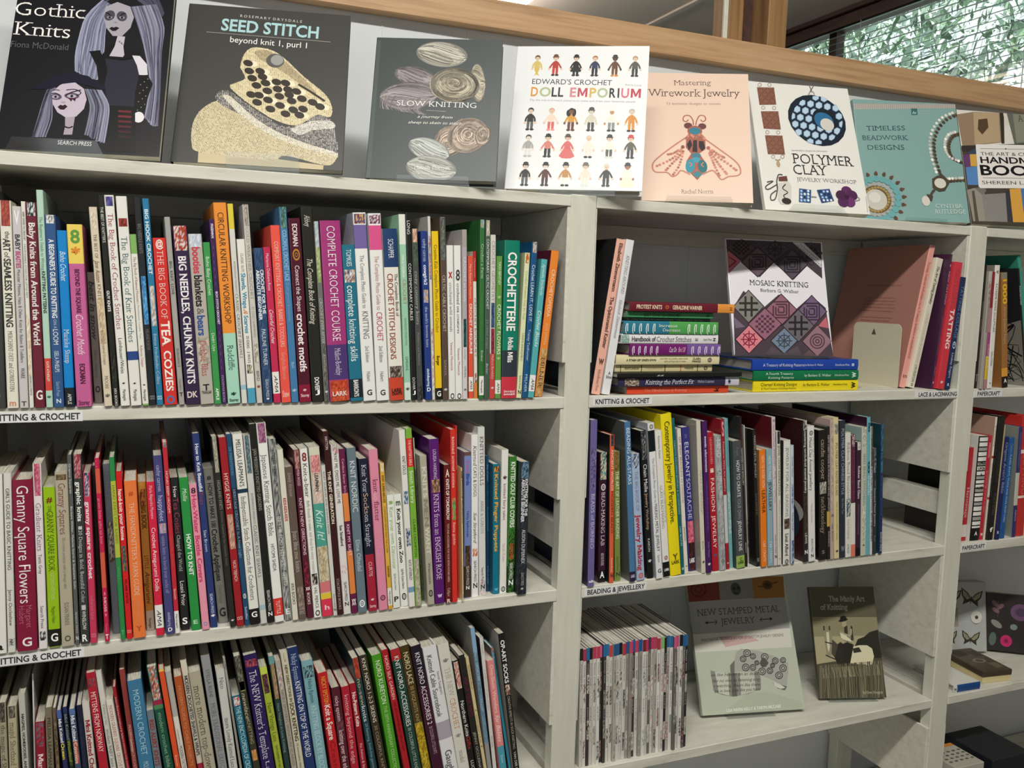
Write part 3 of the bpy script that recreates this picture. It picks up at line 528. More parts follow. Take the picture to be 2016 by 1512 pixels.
(0,0.3493,-0.004,-0.1687,-0.0618,0.0218,0.2563,0.1904,'eceae0',[(0,0.221,'23406f',),(0.798,0.865,'P','5a4a40','a8a098','332b26',),(0.865,1,'cf4a33',)],[(0.06,0.17,'dfe6ef','n',0.4,0,'SCHAPPER',),(0.258,0.505,'6a6a66','n',0.24,0.28,'The Complete Book of',),(0.258,0.755,'a04a40','n',0.42,-0.14,'CROCHET STITCH DESIGNS',),(0.927,0.951,'222','ub',0.5,0,'LARK',),(0.953,0.968,'222','ub',0.6,0,'CRAFTS',)],'cream spine with navy top, crochet stitch designs',None),
(0,0.3722,-0.004,-0.1687,-0.0526,0.0102,0.2787,0.2117,'9fd0b4',[(0,0.159,'e8ebe4',),(0.903,1,'d8e8dc',)],[(0.212,0.336,'eef8ee','bI',0.5,0,'continuous',),(0.345,0.479,'c0704a','S',0.5,0,'CROCHET',),(0.552,0.701,'6aa888','n',0.35,0,'SEAMLESS SWEATERS',),(0.762,0.841,'4a7a62','n',0.4,0,'OMDAHL',),(0.929,0.956,'555','ub',0.5,0,'*',)],'mint spine with white top, continuous crochet',None),
(0,0.3833,-0.004,-0.1687,-0.055,0.0079,0.2817,0.2249,'1f2120',[],[(0.042,0.113,'e8e8e4','n',0.6,0,'LONG',),(0.266,0.569,'e8e8e4','n',0.55,0,'CONTEMPORARY CABLES',),(0.878,0.944,'e8e8e4','n',0.5,0,'DOVER',),(0.948,0.966,'fff','ub',0.4,0,'J',)],'thin black spine on contemporary cables',None),
(0,0.3923,-0.004,-0.1687,-0.0565,0.0095,0.2586,0.1962,'4a4e4e',[(0,0.078,'P','d9a88c','b8866a','e8c4a8',),(0.078,0.217,'P','4c5a4c','3a4638','5c6a5a',),(0.915,1,'P','333','555','222',)],[(0.245,0.554,'c9cec9','S',0.5,0,'cozy country knits',),(0.601,0.796,'a8aca8','S',0.35,0,'Parkhurst and Newman',)],"dark grey spine with a woman's face on top",None),
(0,0.4057,-0.004,-0.1687,-0.0533,0.0101,0.2558,0.1908,'243e86',[(0.343,0.419,'P','d8b898','88a8cc','c49070',)],[(0.047,0.178,'dfe7f4','S',0.5,0,'cathy carron',),(0.197,0.315,'eef2fa','b',0.5,0,'cowgirls2',),(0.443,0.683,'dfe7f4','S',0.42,0,"the neck's favorite knits",),(0.813,0.92,'dfe7f4','b',0.4,0,'sixth&spring',),(0.925,0.949,'fff','ub',0.5,0,'D',)],'royal blue spine on neck warmers',None),
(0,0.4163,-0.004,-0.1687,-0.0499,0.0042,0.2783,0.2137,'dcdad4',[(0.105,0.339,'P','c05a5a','dcdad4','5a6a9a',),(0.602,0.959,'P','dcdad4','c0504a','e4e2dc',)],[],'very thin white spine between the blue and yellow books',None),
(0,0.4215,-0.004,-0.1687,-0.0478,0.0107,0.2566,0.1955,'f1cb1d',[(0.931,1,'1d1d1a',)],[(0.08,0.597,'5a4d18','S',0.5,0,'Creative Kids Complete Photo Guide to Crochet',),(0.737,0.795,'3a3208','b',0.45,0,'Burger',),(0.946,0.98,'fff','ub',0.6,0,'G',)],'yellow spine with black foot, kids crochet guide',None),
(0,0.433,-0.004,-0.1687,-0.0424,0.0097,0.2784,0.2169,'5b4a40',[(0,0.232,'P','5d6460','7e8680','464c48',)],[(0.315,0.624,'e2d9cf','S',0.5,0,'CELTIC CABLE CROCHET',),(0.78,0.869,'b0a498','S',0.4,0,'BARKER',),(0.937,0.96,'ddd','ub',0.4,0,'*',)],'brown spine with grey knit top, celtic cable crochet',None),
(0,0.4433,-0.004,-0.1687,-0.0425,0.0106,0.2365,0.181,'efefec',[],[(0.146,0.208,'b02a2a','ub',0.6,0,'x',),(0.239,0.557,'888','n',0.45,0,'crocheted wild animals',),(0.625,0.81,'b06a6a','n',0.4,0,'Vanessa Mooncie',),(0.958,0.996,'333','ub',0.6,0,'O',)],'white spine with a red animal, crocheted wild animals',None),
(0,0.4544,-0.004,-0.1687,-0.038,0.0109,0.2371,0.1782,'efefec',[],[(0.151,0.224,'444','ub',0.7,0,'8',),(0.244,0.568,'555','n',0.45,0,'crocheted sea creatures',),(0.662,0.842,'b06a6a','n',0.4,0,'Vanessa Mooncie',),(0.959,0.997,'333','ub',0.6,0,'O',)],'white spine with a grey creature, crocheted sea creatures',None),
(0,0.4658,-0.004,-0.1687,-0.0309,0.008,0.2615,0.1996,'d6d4d6',[(0,0.102,'a9a59c',),(0.102,0.522,'b5adb5',),(0.522,0.689,'P','234a4e','35666a','1b363a',)],[(0.159,0.422,'eeeaee','n',0.5,0,'CROCHET so lovely',),(0.699,0.766,'999','S',0.45,0,'crochet',),(0.8,0.872,'888','n',0.4,0,'OMDAHL',),(0.935,0.959,'777','ub',0.5,0,'*',)],'pale lilac grey spine on lacework crochet',None),
(0,0.4781,0.0023,-0.1687,-0.0339,0.0077,0.2219,0.1695,'e65a42',[(0.847,0.95,'f3efe8',)],[(0.056,0.296,'f8c9bc','n',0.45,0,'Maria Alejandra Montero',),(0.33,0.681,'fbe8e2','b',0.55,0,'CROCHET AMIGURUMI',),(0.87,0.933,'222','c',0.5,0,'AMA',)],'orange red spine with white label, small crochet toys',None),
(0,0.487,0.0012,-0.1687,-0.0382,0.0053,0.2296,0.1839,'e4e0d8',[(0,0.202,'b52a28',),(0.824,0.891,'P','a03a30','e4e0d8','5a6a3a',),(0.891,1,'e0843c',)],[(0.043,0.178,'f0c8c0','S',0.45,0,'Thompson',),(0.313,0.713,'4a2a26','S',0.55,0,'CROCHET BOUQUET',)],'thin white spine with red top, crochet bouquet',None),
(0,0.493,-0.004,-0.1687,-0.0229,0.0081,0.2782,0.2245,'35733a',[(0,0.046,'P','c8c0a8','5a9ac0','a89868',),(0.871,0.98,'f0f0ea',)],[(0.134,0.325,'dff0dc','S',0.5,0,'Crochet a Farm',),(0.401,0.671,'68a868','S',0.35,0,'19 cute-as-can-be barnyard creatures',),(0.726,0.789,'e8f4e6','S',0.45,0,'Kreiner',),(0.894,0.968,'222','n',0.4,0,'Martingale',)],'dark green spine on crocheting a farm',None),
(0,0.5017,-0.004,-0.1687,-0.0212,0.0082,0.2778,0.2165,'4b5f52',[(0,0.087,'P','c8c0ae','a89c84','ded6c4',)],[(0.104,0.494,'e4ece6','n',0.5,0,'CONTEMPORARY CELTIC CROCHET',),(0.552,0.716,'a4b4a8','S',0.4,0,'24 cabled designs',),(0.798,0.862,'c8d4cc','c',0.45,0,'Barker',)],'grey green spine on celtic crochet',None),
(0,0.5107,-0.004,-0.1687,-0.0222,0.0088,0.2561,0.189,'dad7d0',[(0.411,0.563,'P','344c6e','48648a','263c5a',),(0.568,0.722,'P','8c2c40','6e2034','a44458',),(0.722,1,'c84a44',)],[(0.037,0.401,'a09a98','n',0.6,0,'CROCHET GEOMETRY',),(0.727,0.881,'f0d8d4','S',0.45,0,'Mullett-Bowlsby',),(0.926,0.951,'f0d8d4','ub',0.4,0,'*',)],'white, blue and red spine on crochet geometry',None),
(0,0.52,-0.004,-0.1687,-0.017,0.0097,0.2237,0.1762,'639a48',[(0.87,0.967,'eef0e6',)],[(0.039,0.201,'e8f4de','n',0.42,0,'TASH BENTLEY',),(0.274,0.308,'b4d49a','ub',0.6,0,'*',),(0.336,0.687,'f4faee','n',0.6,0,'CROCHET FLOWERS',),(0.704,0.738,'b4d49a','ub',0.6,0,'*',),(0.887,0.956,'333','c',0.45,0,'AMA',)],'leaf green spine on crochet flowers',None),
(0,0.5303,-0.004,-0.1687,-0.0062,0.0262,0.2491,0.1952,'148069',[(0.693,0.863,'333b44',),(0.863,1,'d0394a',)],[(0.075,0.57,'f6f8f4','b',0.58,0,'CROCHETTERIE',),(0.611,0.77,'f2f4f2','b',0.36,0,'Molla Mills',),(0.946,0.961,'f6dce0','ub',0.5,0,'jacqui',),(0.963,0.98,'f6dce0','ub',0.5,0,'small',)],'wide emerald spine with large white capitals',None),
(0,0.5568,-0.004,-0.1687,0.0323,0.0087,0.2309,0.1836,'e3e8bc',[(0.005,0.071,'P','d9802c','e3e8bc','c0602a',)],[(0.126,0.457,'9aa878','S',0.5,0,'Crochet Flowers Step by Step',),(0.546,0.741,'4a5240','S',0.4,0,'TANYA SHLIAZHKO',),(0.842,0.937,'4a5240','n',0.35,0,'Search Press',),(0.943,0.971,'333','ub',0.6,0,'N',)],'cream green spine with orange flower, leaning right',None),
(0,0.5663,-0.004,-0.1687,0.0386,0.0099,0.2486,0.1885,'1c5687',[(0,0.069,'P','b09a88','dcd4cc','8a7460',)],[(0.146,0.511,'e6f0f8','n',0.55,0,'Crochet LEARN IT. LOVE IT.',),(0.557,0.76,'c8dcec','n',0.42,0,'Tracey Todhunter',),(0.848,0.963,'c8dcec','n',0.45,0,'MILNER',)],'blue spine leaning right, learn to crochet',None),
(0,0.5772,-0.004,-0.1687,0.0716,0.0105,0.2224,0.1637,'58b3b8',[(0.836,0.954,'f4f2ee',)],[(0.035,0.26,'e0f4f4','c',0.5,0,'Agnieszka Strycharska',),(0.37,0.632,'f0fafa','c',0.6,0,'Crochet Blocks',),(0.86,0.942,'222','c',0.5,0,'AMA',)],'turquoise spine leaning right, crochet blocks',None),
(0,0.5913,0.0018,-0.1687,0.0912,0.0138,0.2371,0.1846,'f08a34',[(0.666,0.999,'P','c89a60','b88648','d8ae78',)],[(0.128,0.451,'fbe4cc','n',0.45,0,'CROCHETOPEDIA',),(0.495,0.644,'f6c498','n',0.36,0,'JULIE OPARKA',),(0.727,0.938,'4a3418','S',0.5,0,'MILNER',)],'orange spine with cork base, last in its row','5e1f36'),
(1,-0.1823,-0.004,-0.4952,0.0033,0.0164,0.2406,0.1783,'e8e8e2',[],[(0.937,0.979,'222','ub',0.4,0,'a',)],'white spine at the frame edge beside the basic knitting guide',None),
(1,-0.1648,-0.004,-0.4952,0.0025,0.0092,0.2419,0.1911,'dcdcd4',[(0.919,0.965,'c9c9c4',)],[(0.085,0.535,'4a4a48','n',0.5,0,"GIRL'S GUIDE TO BASIC KNITTING",),(0.645,0.849,'4a4a48','n',0.45,0,'Jenny Occleshaw',),(0.923,0.96,'444','bI',0.4,0,'NH',)],'white spine, girls guide to basic knitting',None),
(1,-0.1537,-0.004,-0.4952,-0.0044,0.0241,0.2316,0.1836,'851a3a',[],[(0.033,0.716,'f6e8ec','n',0.6,0,'Granny Square Flowers',),(0.731,0.862,'c0607c','n',0.3,0.14,'Margaret',),(0.731,0.838,'c0607c','n',0.3,-0.2,'Hubert',),(0.916,0.97,'f6e8ec','ub',0.6,0,'G',)],'wide burgundy spine on granny square flowers',None),
(1,-0.128,-0.004,-0.4952,-0.0096,0.0102,0.2522,0.1924,'e8e0e2',[(0,0.17,'P','c8607c','a84460','dc8a9c',),(0.904,0.954,'P','222','eee','333',)],[(0.209,0.465,'8a6a80','S',0.6,0,'Gradient Knits',),(0.483,0.59,'555','n',0.42,0,'Tanis Gray',),(0.764,0.886,'555','n',0.4,0,'Search Press',)],'white spine with pink yarn top, gradient knits',None),
(1,-0.1162,-0.003,-0.4952,-0.0126,0.0141,0.2201,0.177,'9bc31f',[(0.886,0.996,'1c1f1a',)],[(0.058,0.094,'7a2a1a','ub',0.4,0,'#',),(0.114,0.149,'3a4a10','S',0.3,0,'THE',),(0.149,0.521,'3a4a10','S',0.55,0,'GRANNY SQUARE BOOK',),(0.531,0.701,'d8e8a0','S',0.3,0,'SECOND EDITION',),(0.743,0.847,'6a8a20','n',0.35,0,'Margaret Hubert',),(0.909,0.961,'fff','ub',0.6,0,'G',)],'lime green spine with black base, granny square book',None),
(1,-0.1008,-0.004,-0.4952,-0.0169,0.0154,0.2399,0.1787,'b5ad98',[(0.014,0.046,'P','4a5a3a','8a6a4a','5a4a30',)],[(0.065,0.353,'8a4a44','S',0.55,0,'Granny Squares',),(0.372,0.665,'96907e','n',0.28,0,'20 crochet projects with a vintage vibe',),(0.746,0.88,'777060','S',0.35,0,'SUSAN PINNER',),(0.937,0.971,'555048','ub',0.5,0,'O',)],'beige spine with brown title on granny squares',None),
(1,-0.0842,-0.004,-0.4952,-0.0203,0.0051,0.2625,0.2111,'5a5d5c',[],[(0.046,0.199,'d4d6d4','n',0.55,0,'Granny Squares',),(0.268,0.704,'e0e2e0','n',0.5,0,'Barbara Wilder, Melanie Sturm & Stephanie Gohr',),(0.823,0.937,'ccc','n',0.45,0,'SEARCH PRESS',),(0.951,0.973,'ddd','ub',0.5,0,'N',)],'thin dark grey spine on granny squares',None),
(1,-0.0776,-0.004,-0.4952,-0.0207,0.0109,0.2628,0.2017,'3b3d3d',[(0,0.125,'P','a8505c','d8a4a4','8a3c48',)],[(0.142,0.348,'f0f0ee','b',0.5,0,'graphic knits',),(0.374,0.391,'ccc','n',0.5,0,'I',),(0.395,0.778,'e4e4e2','S',0.42,0,'20 Designs in Bold, Beautiful Color',),(0.791,0.817,'ccc','n',0.5,0,'I',),(0.822,0.923,'f0f0ee','n',0.45,0,'WINSLOW',),(0.945,0.985,'fff','ub',0.7,0,'R',)],'charcoal spine with red knit pattern, graphic knits',None),
(1,-0.0659,-0.004,-0.4952,-0.0221,0.0087,0.2371,0.1874,'c93a5c',[(0,0.137,'P','2f5a7a','e8b8c0','24465e',)],[(0.166,0.618,'fbe8ec','b',0.6,0,'granny square crochet',),(0.715,0.862,'e48aa0','S',0.45,0,'catherine hirst',),(0.941,0.965,'e48aa0','ub',0.6,0,'CICO',)],'raspberry spine with granny square photo',None),
(1,-0.0565,0.03,-0.4952,-0.0226,0.0053,0.2401,0.1896,'3a3630',[],[(0.504,0.959,'222','n',0.6,0,'HANDKNITTING',)],'dark recessed spine beside the small gifts book',None),
(1,-0.0476,-0.004,-0.4952,-0.0359,0.0059,0.2567,0.2072,'c9234f',[(0.057,0.189,'d8604a',),(0.509,0.703,'d8604a',)],[(0.013,0.048,'f0b0c0','n',0.5,0,'. .',),(0.215,0.464,'f0a8bc','S',0.5,0,'great little gifts to knit',),(0.726,0.862,'f0b8c8','b',0.5,0,'< MOSS >',),(0.899,0.944,'e88aa0','n',0.4,0,'Taunton',),(0.958,0.986,'fff','ub',0.6,0,'T',)],'crimson spine with orange wavy bands, little gifts',None),
(1,-0.0379,0.022,-0.4952,-0.0415,0.0093,0.2434,0.1963,'77808a',[(0.334,0.575,'P','6a5a50','c8c0b8','4a4038',)],[(0.057,0.257,'8e98a2','n',0.5,0,'NORDIC KNITS',)],'slate grey spine sunk beside the crimson one',None),
(1,-0.0279,-0.004,-0.4952,-0.0434,0.0067,0.2571,0.1888,'2f8a4c',[(0.128,0.544,'b9c24a',)],[(0.15,0.467,'7f8a2a','n',0.55,0,'HAND KNITS FOR BABIES',),(0.589,0.67,'6ab87e','S',0.4,0,'WALL',),(0.945,0.973,'6ab87e','ub',0.5,0,'T',)],'green spine with a yellow green panel',None),
(1,-0.0202,-0.004,-0.4952,-0.0459,0.0075,0.2375,0.174,'d9242a',[(0.44,0.592,'P','3a4a3a','8a7a3a','2a5a7a',)],[(0.106,0.406,'fbe8e4','b',0.62,0,'hand-knit your home',),(0.641,0.785,'2a0a0a','n',0.42,0,'MELANIE PORTER',),(0.944,0.964,'f0a098','ub',0.55,0,'CICO',)],'scarlet spine on home knits with dark photo band',None),
(1,-0.0115,-0.004,-0.4952,-0.0426,0.0158,0.2233,0.1726,'ee7d3f',[],[(0.062,0.092,'c0502a','ub',0.4,0,'#',),(0.139,0.728,'fbd6bc','S',0.42,0,"THE HANDKNITTER'S YARN GUIDE",),(0.75,0.872,'f4a878','S',0.3,0,'NIKKI GABRIEL',),(0.92,0.957,'c0502a','ub',0.5,0,'Y',)],'broad orange spine, handknitter yarn guide',None),
(1,0.0056,0.02,-0.4952,-0.0442,0.0109,0.2161,0.1586,'c88a3c',[(0.049,0.158,'P','7a2a22','c88a3c','8a4a2a',),(0.866,1,'c8bba8',)],[(0.158,0.316,'5a3a14','b',0.6,0,'BIG BOOK',),(0.493,0.582,'7a3a2a','n',0.5,0,'LITTLE',),(0.598,0.821,'5a2a1a','c',0.6,0,'Amigurumi',),(0.917,0.985,'444','n',0.35,0,'Martingale',)],'tan spine on tiny crochet toys beside the orange guide',None),
(1,0.0179,-0.004,-0.4952,-0.0493,0.0107,0.2206,0.1726,'da2848',[(0.799,0.951,'f2f0ec',)],[(0.026,0.237,'f8c4cc','n',0.4,0,'Maria Alejandra Montero',),(0.295,0.707,'fbeaec','n',0.5,0,'Crochet Amigurumi Dolls',),(0.831,0.935,'222','c',0.55,0,'AMA',)],'red spine with white label, crochet dolls',None),
(1,0.0309,-0.004,-0.4952,-0.0579,0.0114,0.2571,0.1986,'47477f',[(0.375,0.43,'P','d8a8a8','8a98c0','c49aa0',)],[(0.054,0.198,'dcdcf0','S',0.42,0,'cathy carron',),(0.221,0.362,'c8c8e8','n',0.55,0,'happyfeet',),(0.444,0.768,'b0b0d8','S',0.4,0,'unique knits to knock your socks off',),(0.875,0.955,'d0d0e8','n',0.35,0,'sixth&spring',),(0.96,0.983,'fff','ub',0.5,0,'D',)],'indigo spine on unique sock knits',None),
(1,0.043,-0.004,-0.4952,-0.0544,0.0062,0.2749,0.2152,'c42d3c',[(0,0.025,'P','888','333','aaa',),(0.88,0.999,'f0eeea',)],[(0.147,0.364,'f4d8d8','n',0.5,0,'HONK! BEEP! VROOM!',),(0.484,0.639,'e06a5a','S',0.4,0,'Crochet Toys That Move',),(0.761,0.818,'f0d0d0','n',0.5,0,'Smith',),(0.897,0.972,'444','n',0.4,0,'Martingale',)],'thin red spine on crochet vehicles',None),
(1,0.0513,0.0052,-0.4952,-0.0624,0.0114,0.223,0.1707,'26282a',[],[(0.058,0.127,'e8e8e8','n',0.45,0,'How',),(0.132,0.361,'b04a70','S',0.65,0,'Tea Cosies',),(0.372,0.609,'d8d8d8','S',0.42,0,'Changed the World',),(0.674,0.837,'f0f0f0','n',0.5,0,'Loani Prior',),(0.914,0.958,'fff','ub',0.6,0,'S',)],'black spine with pink title on tea cosies',None),
(1,0.065,0.0005,-0.4952,-0.0709,0.0123,0.2235,0.1681,'2c9446',[],[(0.069,0.153,'d8f0d8','c',0.5,0,'Mollie',),(0.366,0.636,'f0faf0','b',0.5,0,'HOW TO KNIT',),(0.93,0.958,'c8e8c8','ub',0.4,0,'E',)],'green spine, how to knit',None),
(1,0.0791,-0.0019,-0.4952,-0.0781,0.0101,0.2139,0.1721,'ee9cb2',[],[(0.022,0.061,'3a2a30','ub',0.6,0,'8',),(0.072,0.668,'d43f72','b',0.6,0,'Hot-Water Bottle Covers',),(0.943,0.971,'8a9ac8','ub',0.6,0,'O',)],'pink spine on hot water bottle covers',None),
(1,0.0909,0.0035,-0.4952,-0.0837,0.0097,0.2855,0.2249,'2f3f78',[],[(0.053,0.294,'e4e8f4','b',0.5,0,'How to Knit Beautiful',),(0.299,0.361,'8a4a5a','n',0.5,0,'Bags',),(0.492,0.603,'d0d8ec','n',0.42,0,'Sian Brown',),(0.822,0.926,'d8e0f0','n',0.42,0,'SEARCH PRESS',),(0.93,0.952,'fff','ub',0.5,0,'*',)],'tall navy spine on beautiful knitted bags',None),
(1,0.1029,0.0176,-0.4952,-0.0894,0.0138,0.2316,0.1695,'8c8c84',[],[(0.047,0.073,'333','ub',0.6,0,'8',),(0.094,0.378,'33332f','b',0.45,0,'HOW TO MAKE 100',),(0.388,0.725,'26261f','b',0.55,0,'Crochet Appliques',),(0.752,0.871,'6f6f68','S',0.35,0,'Deborah Burger',),(0.898,0.958,'222','ub',0.8,0,'G',)],'grey green spine on one hundred crochet appliques',None),
(1,0.1176,-0.003,-0.4952,-0.0916,0.008,0.2813,0.2079,'2c2c28',[(0,0.185,'P','a8a494','8a8674','bcb8a8',)],[(0.224,0.377,'b8b4a8','S',0.5,0,'HIGHLAND KNITS',),(0.386,0.672,'8a8678','S',0.36,0,'Knitwear Inspired by the Outlander Series',),(0.958,0.976,'ddd','ub',0.4,0,'*',)],'black spine with beige knit top on highland knitwear',None),
(1,0.1266,-0.004,-0.4952,-0.089,0.0104,0.2798,0.2183,'a3242c',[(0.402,0.584,'P','d8b09c','a87c68','c49a86',)],[(0.187,0.372,'f4dcd4','n',0.55,0,'HYGGE KNITS',),(0.646,0.756,'f0d8d0','n',0.45,0,'NICKI TRENCH',),(0.947,0.965,'f0c0b8','ub',0.55,0,'CICO',)],'dark red spine with hands photo, cosy knits',None),
(1,0.1379,-0.004,-0.4952,-0.0912,0.007,0.2842,0.2142,'264e70',[(0.277,0.568,'1d3246',)],[(0.067,0.21,'7ab0d8','S',0.5,0,'DE MAINTENON',),(0.282,0.642,'a8c4d8','S',0.5,0,'HERITAGE CROCHET In A New Light',),(0.829,0.856,'e8ecf0','uo',0.6,0,'O',),(0.9,0.97,'e0e8f0','n',0.45,0,'Schiffer',)],'blue spine on heritage crochet in a new light',None),
(1,0.1455,-0.004,-0.4952,-0.0888,0.0137,0.2838,0.2165,'ecebe4',[(0.283,0.304,'1f3a4e',),(0.916,1,'1a1a1a',)],[(0.029,0.27,'33332f','n',0.5,0,"MELISSA LEAPMAN'S",),(0.321,0.868,'2a2a2a','S',0.5,0,'Indispensable Stitch Collection for Crocheters',),(0.929,0.96,'fff','ub',0.5,0,'G',)],'white spine with black base, stitch collection for crocheters',None),
(1,0.1603,-0.004,-0.4952,-0.0888,0.0091,0.2814,0.2228,'d3d5d0',[(0,0.198,'P','5a7078','7c929a','44585e',),(0.899,0.926,'a8c0cc',)],[(0.301,0.462,'888','n',0.35,0,'INTERWEAVE PRESENTS',),(0.47,0.748,'555','S',0.5,0,'CLASSIC KNIT SHAWLS',)],'pale grey spine with teal knit top, knit shawls',None),
(1,0.1702,-0.004,-0.4952,-0.0905,0.0094,0.2978,0.225,'1f201d',[],[(0.122,0.428,'b8b8ac','S',0.5,0,"JAN MESSENT'S KNITTED GARDENS",),(0.832,0.938,'e8e8e4','n',0.45,0,'SEARCH PRESS',),(0.942,0.964,'fff','ub',0.5,0,'N',)],'black spine on knitted gardens',None),
(1,0.1806,-0.004,-0.4952,-0.0924,0.0133,0.2983,0.225,'f0f0ec',[(0,0.097,'P','9a5a80','b884a0','844870',),(0.879,0.968,'dd3a30',)],[(0.153,0.559,'2a2a28','S',0.55,0,'Japanese Knitting Stitch Bible',),(0.601,0.739,'555','n',0.4,0,'HITOMI SHIDA',),(0.891,0.959,'fbe0dc','n',0.45,0,'TUTTLE',)],'tall white spine with mauve cable top, japanese stitches',None),
(1,0.1953,-0.0019,-0.4952,-0.0919,0.0105,0.2746,0.2161,'9a9c9a',[(0,0.998,'P','9a9c9a','b8bab8','6a6c6a','444',)],[(0.075,0.24,'33332f','n',0.42,0,'DEBBIE ZAWINSKI',),(0.419,0.807,'e8e8e4','S',0.5,0,'IN THE FOOTSTEPS OF SHEEP',),(0.932,0.965,'eee','ub',0.6,0,'E',)],'grey mottled spine, following the footsteps of sheep',None),
(1,0.2063,-0.004,-0.4952,-0.0922,0.0084,0.2588,0.2003,'e2dfd0',[],[(0.279,0.413,'c02a3a','b',0.5,0,'KIDS-KIDS-KIDS',),(0.778,0.906,'33332f','n',0.5,0,'XRX BOOKS',)],'cream spine with red word kids',None),
(1,0.2153,-0.004,-0.4952,-0.0932,0.0113,0.2328,0.1735,'685850',[(0.784,0.938,'P','8a7a70','a89888','70605a',)],[(0.037,0.191,'b0a098','c',0.5,0,'lovely fortune',),(0.415,0.686,'d8ccc4','S',0.55,0,'Just like me knits',),(0.944,0.966,'aaa','ub',0.5,0,'STC',)],'mocha brown spine, child knits',None),
(1,0.2276,-0.004,-0.4952,-0.0872,0.0092,0.2577,0.1966,'5c2236',[(0,0.11,'P','a87a70','7a3a40','c8a090',),(0.652,0.83,'P','5c2236','a02a3a','3c1420',)],[(0.114,0.21,'e8c8cc','n',0.45,0,'MYRA WOOD',),(0.282,0.618,'f0d8dc','n',0.5,0,'KNIT IN NEW DIRECTIONS',),(0.81,0.83,'fff','ub',0.5,0,'XX',),(0.845,0.915,'eed','n',0.45,0,'BOOKS',)],'wine red spine, knit in new directions',None),
(1,0.2379,-0.004,-0.4952,-0.0898,0.0112,0.2586,0.2044,'efefe8',[(0.736,0.805,'P','2a2a22','efefe8','4a3a2a',)],[(0.019,0.071,'8a3a34','ub',0.6,0,'8',),(0.086,0.282,'4a4a4c','n',0.6,0,'Knit-a-bear',),(0.301,0.731,'8a8a80','S',0.38,0,'fluffy friends to make and dress for every occasion',),(0.815,0.944,'444','n',0.42,0,'VAL PIERCE',),(0.954,0.989,'333','ub',0.6,0,'O',)],'white spine with little bears, knit a bear',None),
(1,0.2503,-0.004,-0.4952,-0.087,0.0157,0.2604,0.2104,'c8c0a8',[(0,0.047,'d8d8c4',),(0.047,0.147,'P','d8808a','e4b0a8','c86a74',),(0.147,0.329,'P','d8ccc4','e8c0b0','c8b8a8',),(0.329,0.581,'4fa392',),(0.581,0.792,'P','c8b898','a89878','dcd0b4',),(0.792,0.856,'d87a80',),(0.861,0.896,'e8c840',),(0.896,1,'dd3a58',)],[(0.152,0.257,'333','b',0.32,0,'LEAPMAN',),(0.363,0.547,'d8f0e8','c',0.7,0,'Knit It!',),(0.93,0.96,'f8d0d8','ub',0.4,0,'h',)],'multicoloured photographic spine with teal title panel',None),
(1,0.2669,-0.004,-0.4952,-0.089,0.0059,0.2326,0.1714,'d9d9d4',[],[(0.043,0.454,'6a6a66','n',0.45,0,'KNIT SCARVES AND SHAWLS NOW',),(0.852,0.947,'777','n',0.4,0,'SEARCH PRESS',),(0.95,0.969,'333','ub',0.5,0,'N',)],'narrow pale spine on scarves and shawls',None),
(1,0.2735,-0.004,-0.4952,-0.0902,0.0085,0.2838,0.2106,'3c1a1c',[],[(0.029,0.098,'e8d8d4','n',0.5,0,'HATTON',),(0.213,0.497,'eae2c8','b',0.55,0,'THE KNIT GENERATION',),(0.799,0.969,'d8c8c0','S',0.45,0,'STACKPOLE BOOKS',)],'tall dark maroon spine, the knit generation',None),
(1,0.2826,-0.004,-0.4952,-0.0854,0.0111,0.2628,0.2072,'e6e1de',[(0,0.052,'P','c88a90','e6e1de','a8a098',),(0.708,0.757,'P','e6c8cc','e6e1de','d8a8b0',)],[(0.052,0.343,'55504e','n',0.45,0,'KNIT ME, DRESS ME, LOVE ME',),(0.469,0.591,'2a2a2a','b',0.4,0,'Sue Stratford',),(0.806,0.92,'444','n',0.4,0,'SEARCH PRESS',),(0.925,0.95,'333','ub',0.5,0,'N',)],'white spine with pink motifs, dress me love me',None),
(1,0.2948,-0.004,-0.4952,-0.0882,0.0089,0.2562,0.2039,'6a2048',[(0.265,0.434,'e88a4a',),(0.614,0.878,'e88a4a',)],[(0.059,0.275,'e4b0c4','n',0.4,0,'Candace Eisner Strick',),(0.454,0.644,'f4dce4','n',0.5,0,'KNIT MY SKIRT',),(0.908,0.949,'fff','ub',0.6,0,'XX',)],'plum spine with orange triangles, knitted skirts',None),
(1,0.3047,-0.004,-0.4952,-0.0824,0.0138,0.2568,0.1896,'6a7c88',[],[(0.078,0.384,'dde4e8','n',0.6,0,'KNIT NORDIC',),(0.554,0.745,'c8d4dc','n',0.5,0,'Eline Oftedal',),(0.923,0.969,'fff','uo',0.7,0,'O',)],'slate blue spine on nordic knits',None),
(1,0.3213,-0.004,-0.4952,-0.0804,0.0137,0.2397,0.1907,'1d2236',[(0.623,1,'a8243c',)],[(0.039,0.219,'e8eaf0','S',0.55,0,'Knit Your',),(0.224,0.356,'e8c8b0','S',0.55,0,'Socks',),(0.361,0.573,'e8eaf0','S',0.55,0,'on Straight',),(0.673,0.768,'f0c8cc','n',0.42,0,'CURTIS',),(0.914,0.939,'f8dce0','ub',0.5,0,'*',),(0.954,0.975,'f0c8cc','uB',0.6,0,'Storey',)],'navy and red spine, socks on straight needles',None),
(1,0.3373,-0.004,-0.4952,-0.081,0.0141,0.253,0.2004,'e590ab',[],[(0.18,0.263,'6a2a44','S',0.55,0,'knit',),(0.268,0.31,'f4c8d8','S',0.55,0,'to',),(0.315,0.441,'6a2a44','S',0.55,0,'flatter',),(0.53,0.663,'f0b0c8','S',0.4,0,'AMY HERZOG',),(0.906,0.94,'4a2030','uo',0.5,0,'O',)],'pink dotted spine, knits that flatter',None),
